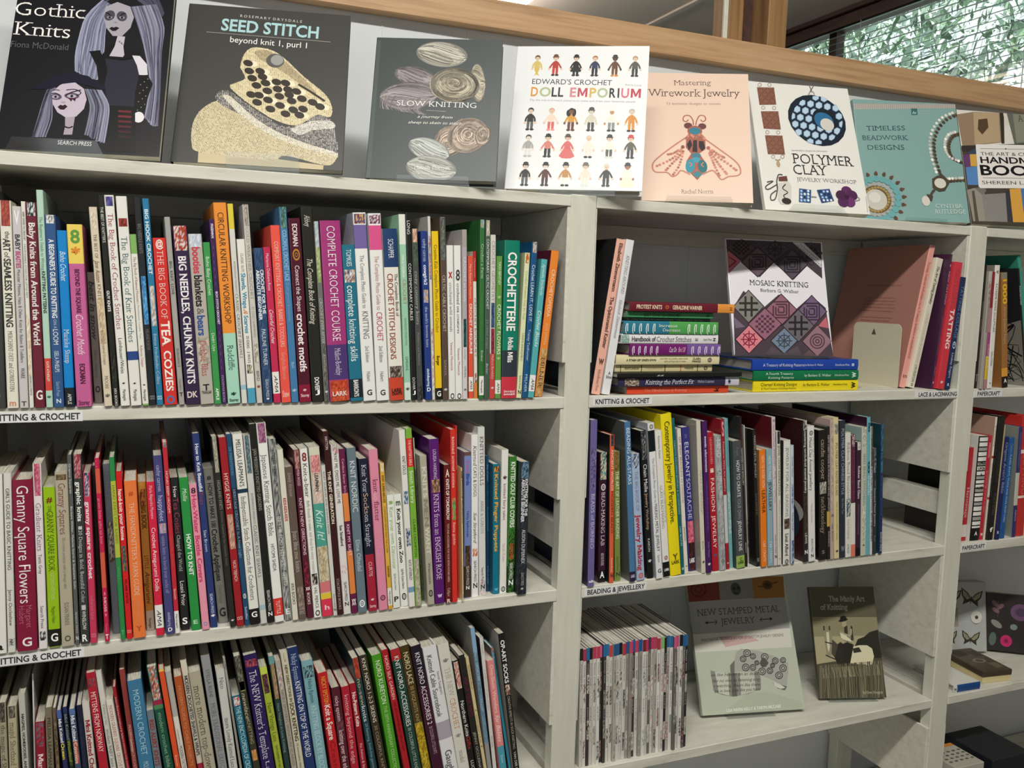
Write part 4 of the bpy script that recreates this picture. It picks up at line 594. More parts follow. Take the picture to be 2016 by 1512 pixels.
(1,0.3522,-0.004,-0.4952,-0.0762,0.0067,0.2312,0.1814,'e4b248',[(0,0.056,'P','e8dcc0','d8c498','f0e8d0',),(0.852,0.973,'eeece4',),(0.984,1,'d8a83a',)],[(0.081,0.265,'7a4a14','b',0.5,0,'KNIT SUPERHEROES!',),(0.291,0.606,'8a5a1c','n',0.4,0,'12 SUPER-DUPER HEROES READY FOR ACTION',),(0.7,0.778,'5a3410','b',0.45,0,'DANGER',),(0.873,0.963,'333','n',0.4,0,'Martingale',)],'narrow mustard spine on superheroes',None),
(1,0.3604,-0.0014,-0.4952,-0.076,0.0115,0.1807,0.1369,'eceee8',[],[(0.039,0.079,'8ab84a','ub',0.5,0,'s',),(0.105,0.651,'8ab84a','S',0.5,0,'Knit your own Dinosaur',),(0.692,0.84,'99a890','n',0.35,0,'Sally Muir & Joanna Osborne',),(0.894,0.942,'222','ub',0.4,0,'P',)],'short white spine with lime title on dinosaurs',None),
(1,0.3735,0.0011,-0.4952,-0.0829,0.0119,0.1807,0.1383,'eceee8',[],[(0.04,0.099,'1f4a2c','ub',0.6,0,'m',),(0.126,0.608,'26262a','B',0.5,0,'Knit your own Zoo',),(0.662,0.839,'444','n',0.35,0,'Sally Muir & Joanna Osborne',),(0.88,0.941,'222','uo',0.6,0,'O',)],'short white spine with black title on a zoo',None),
(1,0.3857,-0.004,-0.4952,-0.0788,0.0097,0.2814,0.2138,'e8e8e2',[(0.34,0.412,'P','2a5a88','e8e8e2','3a6a98',),(0.549,0.652,'P','26486a','e8e8e2','345a7c',),(0.886,0.917,'7aa0c0',)],[(0.146,0.247,'33332f','n',0.55,0,'KNIT DOLLS',),(0.73,0.847,'444','n',0.5,0,'KATE ATHERLEY',)],'tall white spine with navy garment drawings',None),
(1,0.3961,-0.004,-0.4952,-0.0786,0.0099,0.2834,0.225,'7eb53e',[(0.054,0.212,'d9302a',),(0.731,1,'P','b0a898','cac2b0','968e7e',)],[(0.062,0.204,'f8dcd4','n',0.45,0,"THE KNITTER'S BIBLE",),(0.233,0.415,'f0f8e4','n',0.55,0,'Stitch Library',),(0.504,0.718,'355a1a','n',0.4,0,'CLAIRE CROMPTON',)],'lime spine with red label, stitch library',None),
(1,0.4131,0.018,-0.4952,-0.0788,0.0025,0.265,0.2006,'6a6862',[(0,0.191,'P','e0ddd0','c8c4b8','eae6da',),(0.191,1,'P','5c5a54','77746c','4c4a44',)],[(0.054,0.292,'a8a49a','n',0.55,0,'knit yourself calm',)],'grey tweed strip behind the lime stitch library',None),
(1,0.4159,-0.004,-0.4952,-0.0778,0.0112,0.2402,0.1817,'b3ae9d',[],[(0.074,0.279,'dcd8c8','b',0.6,0,'KNITS',),(0.289,0.47,'928c78','b',0.65,0,'MEN',),(0.476,0.658,'dcd8c8','b',0.6,0,'WANT',),(0.715,0.858,'55524a','n',0.42,0,'Weinstein',),(0.9,0.946,'222','uo',0.6,0,'O',)],'khaki grey spine, knits men want',None),
(1,0.4279,-0.004,-0.4952,-0.0615,0.0161,0.2653,0.2131,'5a1c70',[(0.243,0.32,'P','8a6a50','d8a888','4a3a2a',)],[(0.063,0.239,'e0c8e8','n',0.36,0,'LOUISA HARDING',),(0.329,0.85,'f0e4f4','S',0.55,0,'KNITS from an ENGLISH ROSE',),(0.93,0.962,'e8d4f0','ub',0.5,0,'w',)],'purple spine with oval portrait of a woman in hat',None),
(1,0.4454,-0.004,-0.4952,-0.0372,0.0107,0.2234,0.1792,'6a1f22',[(0.97,1,'6a1f22',)],[(0.027,0.086,'f0dcc8','ub',0.5,0,'A',),(0.102,0.396,'f4e4dc','b',0.5,0,'KNITS OF TOMORROW',),(0.423,0.847,'e0c0b4','n',0.32,0,'TOYS AND ACCESSORIES FOR YOUR RETRO-FUTURE NEEDS',),(0.892,0.953,'e8ccc0','S',0.4,0,'Calligae',),(0.97,1,'f4dcd0','ub',0.6,0,'R',)],'brick red spine with rocket, knits of tomorrow',None),
(1,0.4567,-0.004,-0.4952,-0.038,0.0089,0.2792,0.225,'d9342a',[(0.393,0.519,'P','7ab86a','d86a5a','4a8a4a',)],[(0.043,0.332,'f8dcd4','n',0.55,0,'knitted animal cozies',),(0.533,0.664,'f6d0c8','n',0.5,0,'fiona goble',)],'red spine on knitted animal cosies',None),
(1,0.4714,0.012,-0.4952,-0.0391,0.002,0.2823,0.2241,'dd3f36',[],[(0.052,0.25,'f8c8c0','n',0.6,0,'knitted animal scarves',)],'red strip behind the cream cushion book',None),
(1,0.4737,-0.0039,-0.4952,-0.0391,0.002,0.2174,0.1605,'e2d49a',[(0.022,0.078,'P','5a3a2a','8a6a4a','4a2a1a',)],[(0.084,0.41,'1f7a8c','B',0.6,0,'Knitted Cushions',),(0.722,0.929,'b0a068','S',0.45,0,'ALISON HOWARD',),(0.946,0.981,'3f8ad0','uo',0.7,0,'O',)],'narrow cream spine, knitted cushions in teal letters',None),
(1,0.4807,0.0078,-0.4952,-0.0249,0.0118,0.2399,0.1772,'7a8cc4',[(0,0.025,'6a5048',),(0.638,0.779,'P','4a342c','6a5048','3a2822',),(0.779,0.997,'40322c',)],[(0.061,0.143,'d06a8a','n',0.5,0,'Knitted',),(0.148,0.225,'2a4a9a','b',0.5,0,'Birds',),(0.404,0.58,'2a3a6a','n',0.36,0,'Nicky Fijalkowska',),(0.779,0.91,'d8ccc4','n',0.42,0,'SEARCH PRESS',),(0.915,0.941,'fff','ub',0.5,0,'N',)],'periwinkle and brown spine, knitted birds',None),
(1,0.494,0.0081,-0.4952,-0.0296,0.0115,0.2674,0.2071,'f0f0ee',[(0.698,0.745,'P','d8906a','c86a4a','f0e0d8',)],[(0.064,0.192,'333','I',0.55,0,'Knitted',),(0.197,0.376,'55555a','n',0.5,0,'CATS & DOGS',),(0.474,0.665,'444','c',0.5,0,'Sue Stratford',),(0.773,0.905,'444','n',0.42,0,'SEARCH PRESS',),(0.91,0.943,'222','ub',0.6,0,'N',)],'white spine, knitted cats and dogs',None),
(1,0.5078,0.0104,-0.4952,-0.0368,0.0119,0.2789,0.2224,'dcdedc',[(0.903,0.998,'P','b8ccd4','e0a8b0','dcdedc',)],[(0.053,0.34,'6a2a38','S',0.55,0,'KNITTED DOLLS',),(0.429,0.627,'8a8a8a','S',0.42,0,'ARNE & CARLOS',),(0.83,0.926,'555','n',0.38,0,'Search Press',),(0.931,0.958,'222','ub',0.5,0,'N',)],'tall pale spine, knitted dolls',None),
(1,0.5266,0.0267,-0.4952,-0.032,0.005,0.2284,0.1826,'1d4a6c',[(0.077,0.744,'P','1d4a6c','24587c','183e5c',)],[(0.06,0.187,'8ac0e0','c',0.5,0,'Sue Culver',),(0.369,0.553,'5a94b8','c',0.6,0,'Knitted Heads',),(0.812,0.947,'6aa8cc','n',0.45,0,'MILNER',)],'dark blue strip between pale dolls and teal puppets',None),
(1,0.5318,0.0108,-0.4952,-0.0282,0.0111,0.2175,0.1697,'12768f',[(0.017,0.063,'P','6a3a2a','e8a04a','2a2a2a',)],[(0.074,0.67,'f0b44c','B',0.6,0,'Knitted Finger Puppets',),(0.94,0.975,'6ac0d8','ub',0.5,0,'w',)],'teal spine with orange title, finger puppets',None),
(1,0.5438,0.011,-0.4952,-0.014,0.012,0.2402,0.1934,'edece6',[],[(0.176,0.218,'5a2a4a','ub',0.5,0,'*',),(0.234,0.485,'8a6a78','n',0.45,0,'knitted fairy tales',),(0.649,0.776,'d8b0b0','n',0.42,0,'Sarah Keen',),(0.952,0.99,'333','uo',0.7,0,'O',)],'white spine, knitted fairy tales','dedcd2'),
(1,0.5561,0.0097,-0.4952,-0.0101,0.0132,0.2286,0.1699,'3c7a2c',[(0.534,0.996,'P','2a4a20','4a8a38','1a2416',),(0.802,0.996,'1a1a18',)],[(0.038,0.517,'eef4e8','b',0.6,0,'KNITTED GOLF CLUB COVERS',),(0.634,0.751,'d04a34','b',0.5,0,'SUSIE JOHNS',),(0.779,0.897,'f0f0f0','n',0.42,0,'SEARCH PRESS',),(0.903,0.942,'fff','ub',0.55,0,'N',)],'green and black spine, golf club covers',None),
(1,0.5695,-0.0036,-0.4952,-0.007,0.0161,0.2219,0.1661,'23262e',[(0,0.123,'P','4a6a88','2a3a50','7a98b0',),(0.123,0.996,'P','23262e','3a3e48','1a1c22',)],[(0.129,0.406,'eef0f4','b',0.32,0.2,'KNITTING FOR THE',),(0.129,0.451,'eef0f4','b',0.36,-0.16,'ABSOLUTE BEGINNER',),(0.508,0.765,'d8dce4','n',0.4,0,'ALISON DUPERNEX',),(0.834,0.932,'aaa','n',0.32,0,'SEARCH PRESS',),(0.949,0.972,'ddd','ub',0.4,0,'*',)],'black glossy spine at row end, knitting for beginners',None),
(2,-0.1778,0.0156,-0.8284,-0.01,0.0089,0.2571,0.1946,'a39c84',[(0,0.109,'P','4a463e','6f6a60','3a362f',)],[(0.124,0.468,'4a463a','S',0.6,0,'the magic of Shetland',)],'taupe spine with dark knit top at the frame edge',None),
(2,-0.1679,0.0106,-0.8284,-0.0057,0.0108,0.2525,0.1897,'b4ab8e',[(0,0.067,'P','5c574c','8a8474','48443a',)],[(0.091,0.419,'6f6650','S',0.6,0,'majid Shetland Lace',)],'khaki cream spine on shetland lace',None),
(2,-0.1496,0.0157,-0.8284,-0.0268,0.008,0.2657,0.2007,'bfc0b6',[],[(0.107,0.515,'33332f','b',0.42,0,'MAGPIES, HOMEBODIES, AND NOMADS',)],'pale grey spine with spaced black capitals',None),
(2,-0.1413,0.026,-0.8284,0.0028,0.002,0.2881,0.2134,'cfcfca',[],[(0.044,0.091,'aaa','n',0.4,0,'knits',)],'tall thin white spine sunk beside the grey one',None),
(2,-0.1357,0.0126,-0.8284,-0.0074,0.012,0.224,0.1703,'8e1a30',[(0.007,0.161,'P','8e1a30','5a6a7a','a83a48',)],[(0.205,0.419,'f4dce0','B',0.6,0,'Mandalas',)],'deep red spine with flower motifs',None),
(2,-0.123,0.0124,-0.8284,-0.0061,0.0088,0.2429,0.1783,'7d735f',[],[(0.062,0.538,'332c20','n',0.5,0,"MELISSA LEAPMAN'S DESIGNS",)],'brown spine with black spaced capitals',None),
(2,-0.1076,0.01,-0.8284,-0.0321,0.0046,0.2421,0.1871,'6a5a48',[(0.034,0.476,'P','6a5a48','8a7460','54462f',)],[(0.128,0.273,'3a2e20','n',0.5,0,'KNIT LACE',)],'recessed brown spine left of the mini ocean knits',None),
(2,-0.0909,0.0066,-0.8284,-0.0812,0.0058,0.2399,0.193,'2d2f5c',[(0,0.048,'4f66a8',)],[(0.051,0.198,'f0f0f4','B',0.7,0,'Mini Knitted',),(0.202,0.302,'e8d840','B',0.7,0,'Ocean',)],'navy spine with yellow word for ocean',None),
(2,-0.0841,0.0157,-0.8284,-0.0822,0.006,0.2393,0.1832,'26302a',[(0,0.04,'2d3a66',),(0.202,0.365,'P','3f5a2a','26302a','566e34',)],[(0.043,0.202,'8aa0b8','B',0.65,0,'Mini Knitted',),(0.205,0.339,'a8b050','B',0.65,0,'Woodland',)],'dark spine with olive lower part, mini woodland',None),
(2,-0.0774,0.0041,-0.8284,-0.0728,0.0076,0.24,0.1871,'40506e',[(0,0.033,'5a74ac',),(0.193,0.335,'P','c05a44','a84a38','d87a60',)],[(0.036,0.197,'e8ecf4','B',0.7,0,'Mini Knitted',),(0.203,0.332,'f0c8b8','B',0.65,0,'Cosmos',)],'blue grey spine with red lower part, mini cosmos',None),
(2,-0.0695,0.008,-0.8284,-0.0681,0.0069,0.2424,0.1887,'20243c',[],[(0.114,0.37,'3a405c','n',0.5,0,'minikin knits',)],'plain midnight blue spine before the christmas book',None),
(2,-0.0604,0.007,-0.8284,-0.0745,0.0092,0.2448,0.1966,'d8d4cc',[],[(0.101,0.509,'a02438','B',0.65,0,'Mini Knitted Christmas',)],'white spine with red title on christmas',None),
(2,-0.0436,0.0092,-0.8284,-0.1032,0.0114,0.2872,0.225,'b41f33',[(0.03,0.073,'P','8a5a60','b41f33','6a3a40',)],[(0.1,0.411,'f4d8d8','n',0.6,0,'MITTENS FROM NORWAY',)],'red spine, mittens from norway',None),
(2,-0.0276,0.0134,-0.8284,-0.1183,0.0075,0.2864,0.225,'d9d8d0',[],[(0.172,0.28,'88887f','n',0.35,0,'3 skeins or less',),(0.302,0.503,'33332f','S',0.5,0,'modern BABY knits',)],'white spine, modern baby knits',None),
(2,-0.0155,0.0064,-0.8284,-0.1348,0.009,0.2465,0.1867,'e4e0d4',[],[(0.035,0.428,'b8384a','S',0.5,0,'MODERN GRANNY SQUARE CROCHET',)],'white spine with red title on granny squares',None),
(2,-0.0058,0.0144,-0.8284,-0.132,0.0044,0.261,0.2092,'9c1f2c',[],[(0.058,0.266,'f0d4d0','S',0.6,0,'moderncountry',),(0.272,0.303,'f0d4d0','n',0.5,0,'knits',),(0.306,0.49,'e0a8a4','n',0.36,0,'30 DESIGNS FOR JUNIOR',)],'dark red spine, modern country knits',None),
(2,-0.001,0.0158,-0.8284,-0.1071,0.0072,0.2838,0.2116,'96403c',[],[(0.296,0.369,'f0c8c0','n',0.5,0,'MODERN',),(0.372,0.443,'f8e0d8','c',0.55,0,'bohemian',),(0.446,0.534,'e0a8a0','n',0.5,0,'CROCHET',)],'brown red spine, bohemian crochet',None),
(2,0.0085,0.006,-0.8284,-0.1101,0.0189,0.2694,0.2055,'3f7aa0',[],[(0.055,0.422,'a8d0e0','n',0.42,0,'MODERN CROCHET',),(0.461,0.563,'a8d0e0','n',0.4,0,'MOLLA MILLS',)],'broad blue spine, modern crochet in thin letters',None),
(2,0.0288,0.008,-0.8284,-0.1144,0.0095,0.2211,0.1743,'70808a',[],[(0.065,0.387,'9a3a34','B',0.6,0,'RED ALERT KNITS',)],'grey blue spine with rust lettering, between blue and green',None),
(2,0.045,0.0112,-0.8284,-0.1422,0.0132,0.285,0.2158,'1f5442',[(0,0.18,'P','2f9a9a','a02a44','c0704a','e8c8b8',),(0.18,0.206,'a02a4a',),(0.206,0.229,'4a8a5a',)],[(0.249,0.548,'8ab89a','n',0.4,0,'modern crochet bible',)],'green spine with multicoloured crochet photo',None),
(2,0.0595,0.0041,-0.8284,-0.1395,0.007,0.2822,0.225,'e2552c',[(0,0.011,'f0d060',)],[(0.471,0.53,'f8d0b8','n',0.4,0,'Rowan',)],'narrow orange red spine with yellow edge',None),
(2,0.0675,0.0086,-0.8284,-0.1408,0.0078,0.276,0.2202,'e4e0d4',[(0,0.253,'b4b4ae',)],[(0.324,0.413,'999','n',0.35,0,'contemporary',),(0.419,0.57,'55554f','n',0.55,0,'MODERN TATTING',)],'cream and grey spine beside the rusty orange one',None),
(2,0.0757,0.0045,-0.8284,-0.1324,0.0107,0.2679,0.1994,'b4582c',[],[(0.054,0.518,'d89870','n',0.4,0,'MODERN GUIDE TO CABLE PROJECTS',)],'rust orange spine with faint lettering',None),
(2,0.0881,0.0155,-0.8284,-0.1354,0.0084,0.2857,0.2141,'dcd6c6',[(0.563,0.696,'b02a4a',)],[(0.08,0.519,'2c3844','b',0.55,0,'MODERN CROCHETED SHAWLS & WRAPS',)],'white spine with blue black title on shawls',None),
(2,0.0971,0.0092,-0.8284,-0.1364,0.0162,0.2694,0.1981,'b5ad98',[],[(0.079,0.583,'5f5848','S',0.6,0,'more modern top-down',)],'beige spine on top down knits',None),
(2,0.1165,0.0154,-0.8284,-0.1355,0.0124,0.29,0.225,'96989a',[],[(0.076,0.227,'66696c','n',0.45,0,'STELLA RUHE',),(0.258,0.638,'6f7276','S',0.55,0,'MORE TRADITIONAL DUTCH',)],'mid grey spine on traditional dutch knits',None),
(2,0.1297,0.0134,-0.8284,-0.1192,0.012,0.2647,0.2005,'cfcfca',[],[(0.043,0.109,'55554f','S',0.5,0,'Nico',),(0.284,0.585,'44443f','S',0.5,0,'more Lovely Knitted Lace',)],'white glossy spine, lovely knitted lace',None),
(2,0.1465,0.0144,-0.8284,-0.1354,0.0033,0.2831,0.2157,'a8a49a',[(0.017,0.061,'P','5a4a44','a8a49a','8a7a70',)],[],'slim grey spine with a tiny photo on top',None),
(2,0.1546,0.0061,-0.8284,-0.1535,0.0114,0.2263,0.1702,'1c6c84',[(0.011,0.07,'P','e8e8e8','c04a44','d8d8d8',)],[(0.078,0.589,'c8e4ec','n',0.6,0,'THE NEW ENCYCLOPEDIA OF CROCHET',)],'teal spine, encyclopedia of crochet',None),
(2,0.1678,0.0049,-0.8284,-0.1587,0.0098,0.2882,0.2136,'3a382c',[(0,0.188,'P','5a5a4c','3a3a30','8a8a7a',),(0.141,0.193,'P','8a9a4a','5a5a34','a8b060',),(0.523,0.582,'P','c8844a','b0703a','d89a60',)],[(0.202,0.351,'c8c4a8','c',0.6,0,'newlace',),(0.354,0.487,'b0a888','n',0.5,0,'KNITTING',)],'dark olive spine, new lace knitting',None),
(2,0.1782,0.0112,-0.8284,-0.1473,0.0195,0.2847,0.2183,'2c1f5a',[(0.029,0.07,'P','8a2a3a','c05a6a','3a2a4a',)],[(0.091,0.592,'e8e4f4','S',0.55,0,"The NEW Knitter's Template",),(0.604,0.75,'e0dcf0','S',0.3,0,'Laura',)],'wide violet spine, knitters template',None),
(2,0.2,0.006,-0.8284,-0.154,0.0106,0.2653,0.1989,'a8b83e',[(0,0.044,'c8d858',),(0.044,0.159,'P','4a2a34','7a4a54','2c1a20',)],[(0.216,0.455,'4a4a1c','S',0.6,0,'New Vintage Lace',),(0.481,0.645,'5a5a24','n',0.35,0,'KNITS INSPIRED BY THE PAST',)],'lime spine with a plum photo, vintage lace',None),
(2,0.2114,0.0128,-0.8284,-0.1397,0.0082,0.2771,0.2147,'2a4040',[(0,0.045,'6aa0a0',),(0.045,0.247,'P','a86a5a','8a8a4a','b89a7a',)],[(0.275,0.564,'8aa0a0','n',0.45,0,'New Heights in Lace Knitting',)],'dark green spine with pastel photo, lace heights',None),
(2,0.2212,0.0089,-0.8284,-0.1443,0.0078,0.2711,0.2026,'b4aca0',[(0.047,0.172,'P','c8a8a0','9a8a9a','e0d0c8',)],[(0.175,0.636,'77706a','n',0.5,0,"NICKY EPSTEIN'S SIGNATURE SCARVES",)],'grey beige spine with a woman photo, scarves',None),
(2,0.2298,0.0103,-0.8284,-0.1415,0.0105,0.2816,0.2171,'d3ccb4',[],[(0.006,0.054,'555040','n',0.4,0,'--->',),(0.072,0.283,'555040','b',0.4,0,'NEW DIRECTIONS IN',),(0.29,0.513,'3a3626','b',0.55,0,'SOCK KNITTING',),(0.526,0.697,'66604c','n',0.35,0,'18 innovative designs',)],'cream spine with an arrow, sock knitting',None),
(2,0.2417,0.0153,-0.8284,-0.1437,0.0156,0.2857,0.225,'22366c',[],[(0.036,0.188,'c8d4ec','S',0.5,0,'Nicky Epstein',),(0.194,0.632,'eef2fa','n',0.55,0,'KNITTING ON TOP OF THE WORLD',)],'navy spine with white capitals, top of the world',None),
(2,0.2581,0.0103,-0.8284,-0.1404,0.017,0.264,0.2007,'7fb0bc',[(0.035,0.107,'P','33383c','4a5258','7fb0bc',)],[(0.116,0.263,'3a5a66','n',0.36,0,'Nicky Epstein',),(0.28,0.698,'d8ecf0','S',0.5,0,'KNITTING BLOCK BY BLOCK',)],'pale blue spine with black knit patch',None),
(2,0.28,0.0053,-0.8284,-0.1437,0.0144,0.2436,0.1961,'c4222a',[],[(0.028,0.213,'f0b040','n',0.5,0,'NICKY EPSTEIN',),(0.22,0.457,'fbe4e0','b',0.6,0,'Knit a Square',),(0.468,0.679,'8a1218','S',0.5,0,'Create',)],'red spine with orange and white title, knit squares',None),
(2,0.2948,0.0059,-0.8284,-0.1329,0.0129,0.2162,0.1591,'561f2c',[(0.262,0.335,'P','6a3a44','561f2c','7a4a54',)],[(0.068,0.258,'e4c8cc','n',0.5,0,'nicky epstein',),(0.331,0.654,'f0d8dc','n',0.6,0,'knitting over the edge',)],'wine spine, knitting over the edge',None),
(2,0.3088,0.0105,-0.8284,-0.1248,0.0128,0.2131,0.1649,'b42236',[],[(0.065,0.608,'e8b0b8','n',0.5,0,'knitting beyond the edge',)],'crimson spine, knitting beyond the edge',None),
(2,0.3261,0.0103,-0.8284,-0.1432,0.0099,0.2171,0.1688,'a01c2a',[],[(0.069,0.334,'f8e4e4','b',0.6,0,'No-Pattern Knits',),(0.469,0.694,'f0c8cc','n',0.4,0,'Pat Ashton & Steve',)],'red spine, knits without patterns',None),
(2,0.3433,0.0117,-0.8284,-0.1733,0.0106,0.2585,0.2083,'24424a',[(0,0.133,'P','b03a2a','8a2a20','c85a40',)],[(0.137,0.313,'c8b888','n',0.55,0,'no-sew',),(0.316,0.417,'e8ecec','n',0.6,0,'knits',),(0.431,0.756,'8ab0b8','n',0.4,0,'20 flattering, finish-free garments',)],'dark teal spine with red photo top, no sew knits',None),
(2,0.3579,0.0088,-0.8284,-0.1866,0.0123,0.263,0.2111,'3c3428',[],[(0.02,0.436,'e8e0d0','n',0.5,0,'KNIT NORO 1-2-3 SKEINS',),(0.457,0.765,'a89880','n',0.4,0,'30 COLORFUL KNITS',)],'dark brown spine with one two three in title',None),
(2,0.3748,0.0118,-0.8284,-0.1744,0.016,0.2589,0.1995,'4a9a22',[],[(0.04,0.324,'eef8e4','n',0.5,0,'NORO KUREYON',),(0.339,0.783,'b8dc98','n',0.36,0,'THE 30TH ANNIVERSARY COLLECTION',)],'bright green spine, anniversary yarn collection',None),
(2,0.3972,0.0088,-0.8284,-0.1965,0.0103,0.268,0.2117,'b02028',[],[(0.039,0.319,'f4d8d4','n',0.5,0,'NORO SILK GARDEN',),(0.334,0.657,'6a1014','n',0.4,0,'THE 20TH ANNIVERSARY COLLECTION',)],'red spine, silk garden yarn collection',None),
(2,0.4101,0.0115,-0.8284,-0.1916,0.0158,0.265,0.2138,'24443a',[(0,0.072,'b02a30',),(0.174,0.394,'P','24443a','2f5a4c','1c342c',)],[(0.047,0.506,'eef2ee','n',0.5,0,'KNIT NORO ACCESSORIES',),(0.517,0.814,'b0c4b8','n',0.36,0,'30 COLORFUL LITTLE KNITS',)],'dark green spine with red top, knitted accessories',None),
(2,0.4274,0.0132,-0.8284,-0.1953,0.0157,0.268,0.2112,'4a3a1c',[(0.503,0.863,'P','b89a1c','8a7414','d8bc3c',)],[(0.043,0.249,'e8dcb0','n',0.55,0,'NORO LACE',),(0.26,0.525,'b8a470','n',0.4,0,'30 EXQUISITE KNITS',)],'olive brown spine with yellow flower, lace knits',None),
(2,0.4441,0.0061,-0.8284,-0.1966,0.0169,0.2688,0.2164,'241a2a',[(0.267,0.831,'40182e',)],[(0.047,0.513,'eee8f0','n',0.5,0,'KNIT NORO ACCESSORIES 2',),(0.528,0.71,'b8a0b0','n',0.36,0,'30 COLORFUL LITTLE KNITS',)],'black purple spine, second accessories book',None),
(2,0.4623,0.0085,-0.8284,-0.1937,0.0235,0.262,0.2106,'e6e6e8',[(0.503,0.622,'b0a8b4',)],[(0.052,0.465,'66666a','n',0.38,-0.14,'Knitted Cable Sourcebook',),(0.171,0.325,'9a9aa0','n',0.2,0.28,"Norah Gaughan's",),(0.699,0.893,'55555a','n',0.5,0,'Gaughan',)],'wide white spine with lilac block, cable sourcebook',None),
(2,0.4866,0.01,-0.8284,-0.1874,0.0191,0.2633,0.2024,'dcdad0',[],[(0.096,0.137,'888','ub',0.4,0,'*',),(0.16,0.351,'b4b0a4','S',0.5,0,'THE NEW',),(0.366,0.576,'d0916a','S',0.5,0,'CROCHET',),(0.606,0.645,'999','ub',0.4,0,'*',),(0.722,0.807,'8a8880','S',0.4,0,'madel',)],'ivory spine, new crochet in grey and orange',None),
(2,0.5072,0.0122,-0.8284,-0.1868,0.0108,0.231,0.1807,'1f1f1d',[(0.009,0.215,'P','d8d4cc','c04a44','d8b8a0',)],[(0.31,0.586,'f4f4f0','n',0.6,0,'Northern Knits',),(0.59,0.687,'c03a34','n',0.6,0,'Gifts',),(0.781,0.946,'ddd','n',0.5,0,'LUCINDA',)],'black spine with red patterned top, northern gifts',None),
(2,0.5187,0.007,-0.8284,-0.1878,0.0098,0.2416,0.1801,'282622',[],[(0.164,0.454,'6a1f3a','B',0.6,0,'POP UP YOUR KNITS',),(0.571,0.877,'b8b4ac','n',0.45,0,'JENNY OCCLESHAW',)],'black spine with dim red title beside the cream one',None),
(2,0.5304,0.0107,-0.8284,-0.1882,0.0057,0.2354,0.1801,'d8c896',[],[(0.059,0.246,'7a6c48','n',0.4,0,'GENEVIEVE MILLER',),(0.396,0.413,'7a6c48','ub',0.5,0,'+',),(0.439,0.656,'7a6c48','n',0.45,0,'Once Upon a Knit',),(0.673,0.695,'7a6c48','ub',0.5,0,'+',)],'narrow cream spine, fairy story knits',None),
(2,0.5365,0.0115,-0.8284,-0.1507,0.0075,0.2823,0.225,'6a8ea8',[(0,0.149,'8ab0d0',),(0.149,0.729,'P','6a8ea8','5a7a90','7c9cb0',),(0.722,0.918,'9a9a96',)],[(0.142,0.331,'c8dcea','S',0.55,0,'faerie CROCHET',),(0.437,0.515,'aac4d6','c',0.5,0,'step',)],'tall sky blue spine near the row end','9a9c94'),
(2,0.5464,0.0147,-0.8284,-0.1325,0.0067,0.2618,0.2031,'dad8d4',[],[(0.045,0.112,'999','n',0.4,0,'sock',),(0.218,0.492,'a8a8a4','n',0.36,0,'a collection of new designs',),(0.669,0.746,'888','n',0.4,0,'Yarn Girls',)],'thin white spine beside the salmon pink one','3a2a3c'),
(2,0.557,0.0084,-0.8284,-0.1475,0.0121,0.2231,0.168,'e58e8c',[(0.693,0.942,'4fa0b4',)],[(0.035,0.42,'fbe0dc','n',0.5,0,'One-Skein Wonders',),(0.438,0.657,'fbeae6','c',0.6,0,'for Babies',),(0.766,0.831,'c8e8ee','n',0.36,0,'Durant',)],'salmon pink spine with blue base, one skein projects',None),
(2,0.5763,0.018,-0.8284,-0.1771,0.0048,0.2422,0.1795,'2f86a0',[(0,0.041,'P','c04a3a','2f86a0','e0a090',)],[(0.041,0.083,'b8dce4','n',0.5,0,'CR',)],'short blue spine sunk behind the salmon one','3a3438'),
(2,0.5823,0.0117,-0.8284,-0.1453,0.0112,0.2661,0.1994,'1d1e1c',[(0.344,0.416,'P','8a5a44','e8d8c8','5a3a2c',)],[(0.045,0.333,'f6f6f2','b',0.65,0,'OP-ART SOCKS',),(0.424,0.784,'b8b0a0','n',0.4,0,'CREATIVE EFFECTS IN SOCK KNITTING',),(0.804,1,'e0dcd4','n',0.4,0,'VAN DER LINDEN',)],'black spine with bold white title at the row end','c9c8c0'),
(3,0.702,0.0154,-0.1687,0.1409,0.0166,0.2635,0.1953,'efb6a4',[],[(0.026,0.336,'5c4038','B',0.42,0.05,'Elizabeth Zimmermann',),(0.369,0.702,'5c4038','B',0.42,0.05,'The Opinionated Knitter',),(0.747,0.805,'5c4038','ub',0.3,0,'w',),(0.838,0.979,'6a4c42','I',0.32,0,'Schoolhouse Press',)],'pale pink spine leaning against the post, dark photo cover','26282a'),
(3,0.721,0.0128,-0.1687,0.1336,0.0151,0.263,0.1971,'e7e8ea',[],[(0.101,0.346,'77787c','I',0.4,0,'KNITTING AROUND',),(0.388,0.635,'77787c','I',0.38,0,'Elizabeth Zimmermann',),(0.85,0.871,'555','ub',0.4,0,'A',),(0.875,0.896,'555','ub',0.5,0,'School',)],'white spine leaning beside the pale pink one','e7e8ea'),
(3,1.4061,0.0287,-0.1687,0.1849,0.0147,0.2902,0.2208,'e9a59a',[],[(0.118,0.538,'9a5a54','S',0.5,0,'Practising Traditional Bedfordshire Lace in 20 Samples',),(0.548,0.795,'9a5a54','n',0.42,0,'BARBARA M UNDERWOOD',),(0.909,0.931,'7a4a44','ub',0.5,0,'RUTH',)],'leaning pink book whose wide cover faces the bookend','b07e72'),
(3,1.4213,0.0217,-0.1687,0.1968,0.0171,0.2648,0.1946,'e2dccb',[],[(0.062,0.355,'77705c','bI',0.42,0,'The Art of Tatting Jewelry',),(0.423,0.807,'c8bfa8','n',0.36,0,'EXQUISITE LACE AND BEAD DESIGNS',),(0.824,0.954,'5a5444','n',0.4,0,'LYN MORTON',),(0.965,0.988,'333','uo',0.5,0,'O',)],'cream leaning spine on tatting jewellery',None),
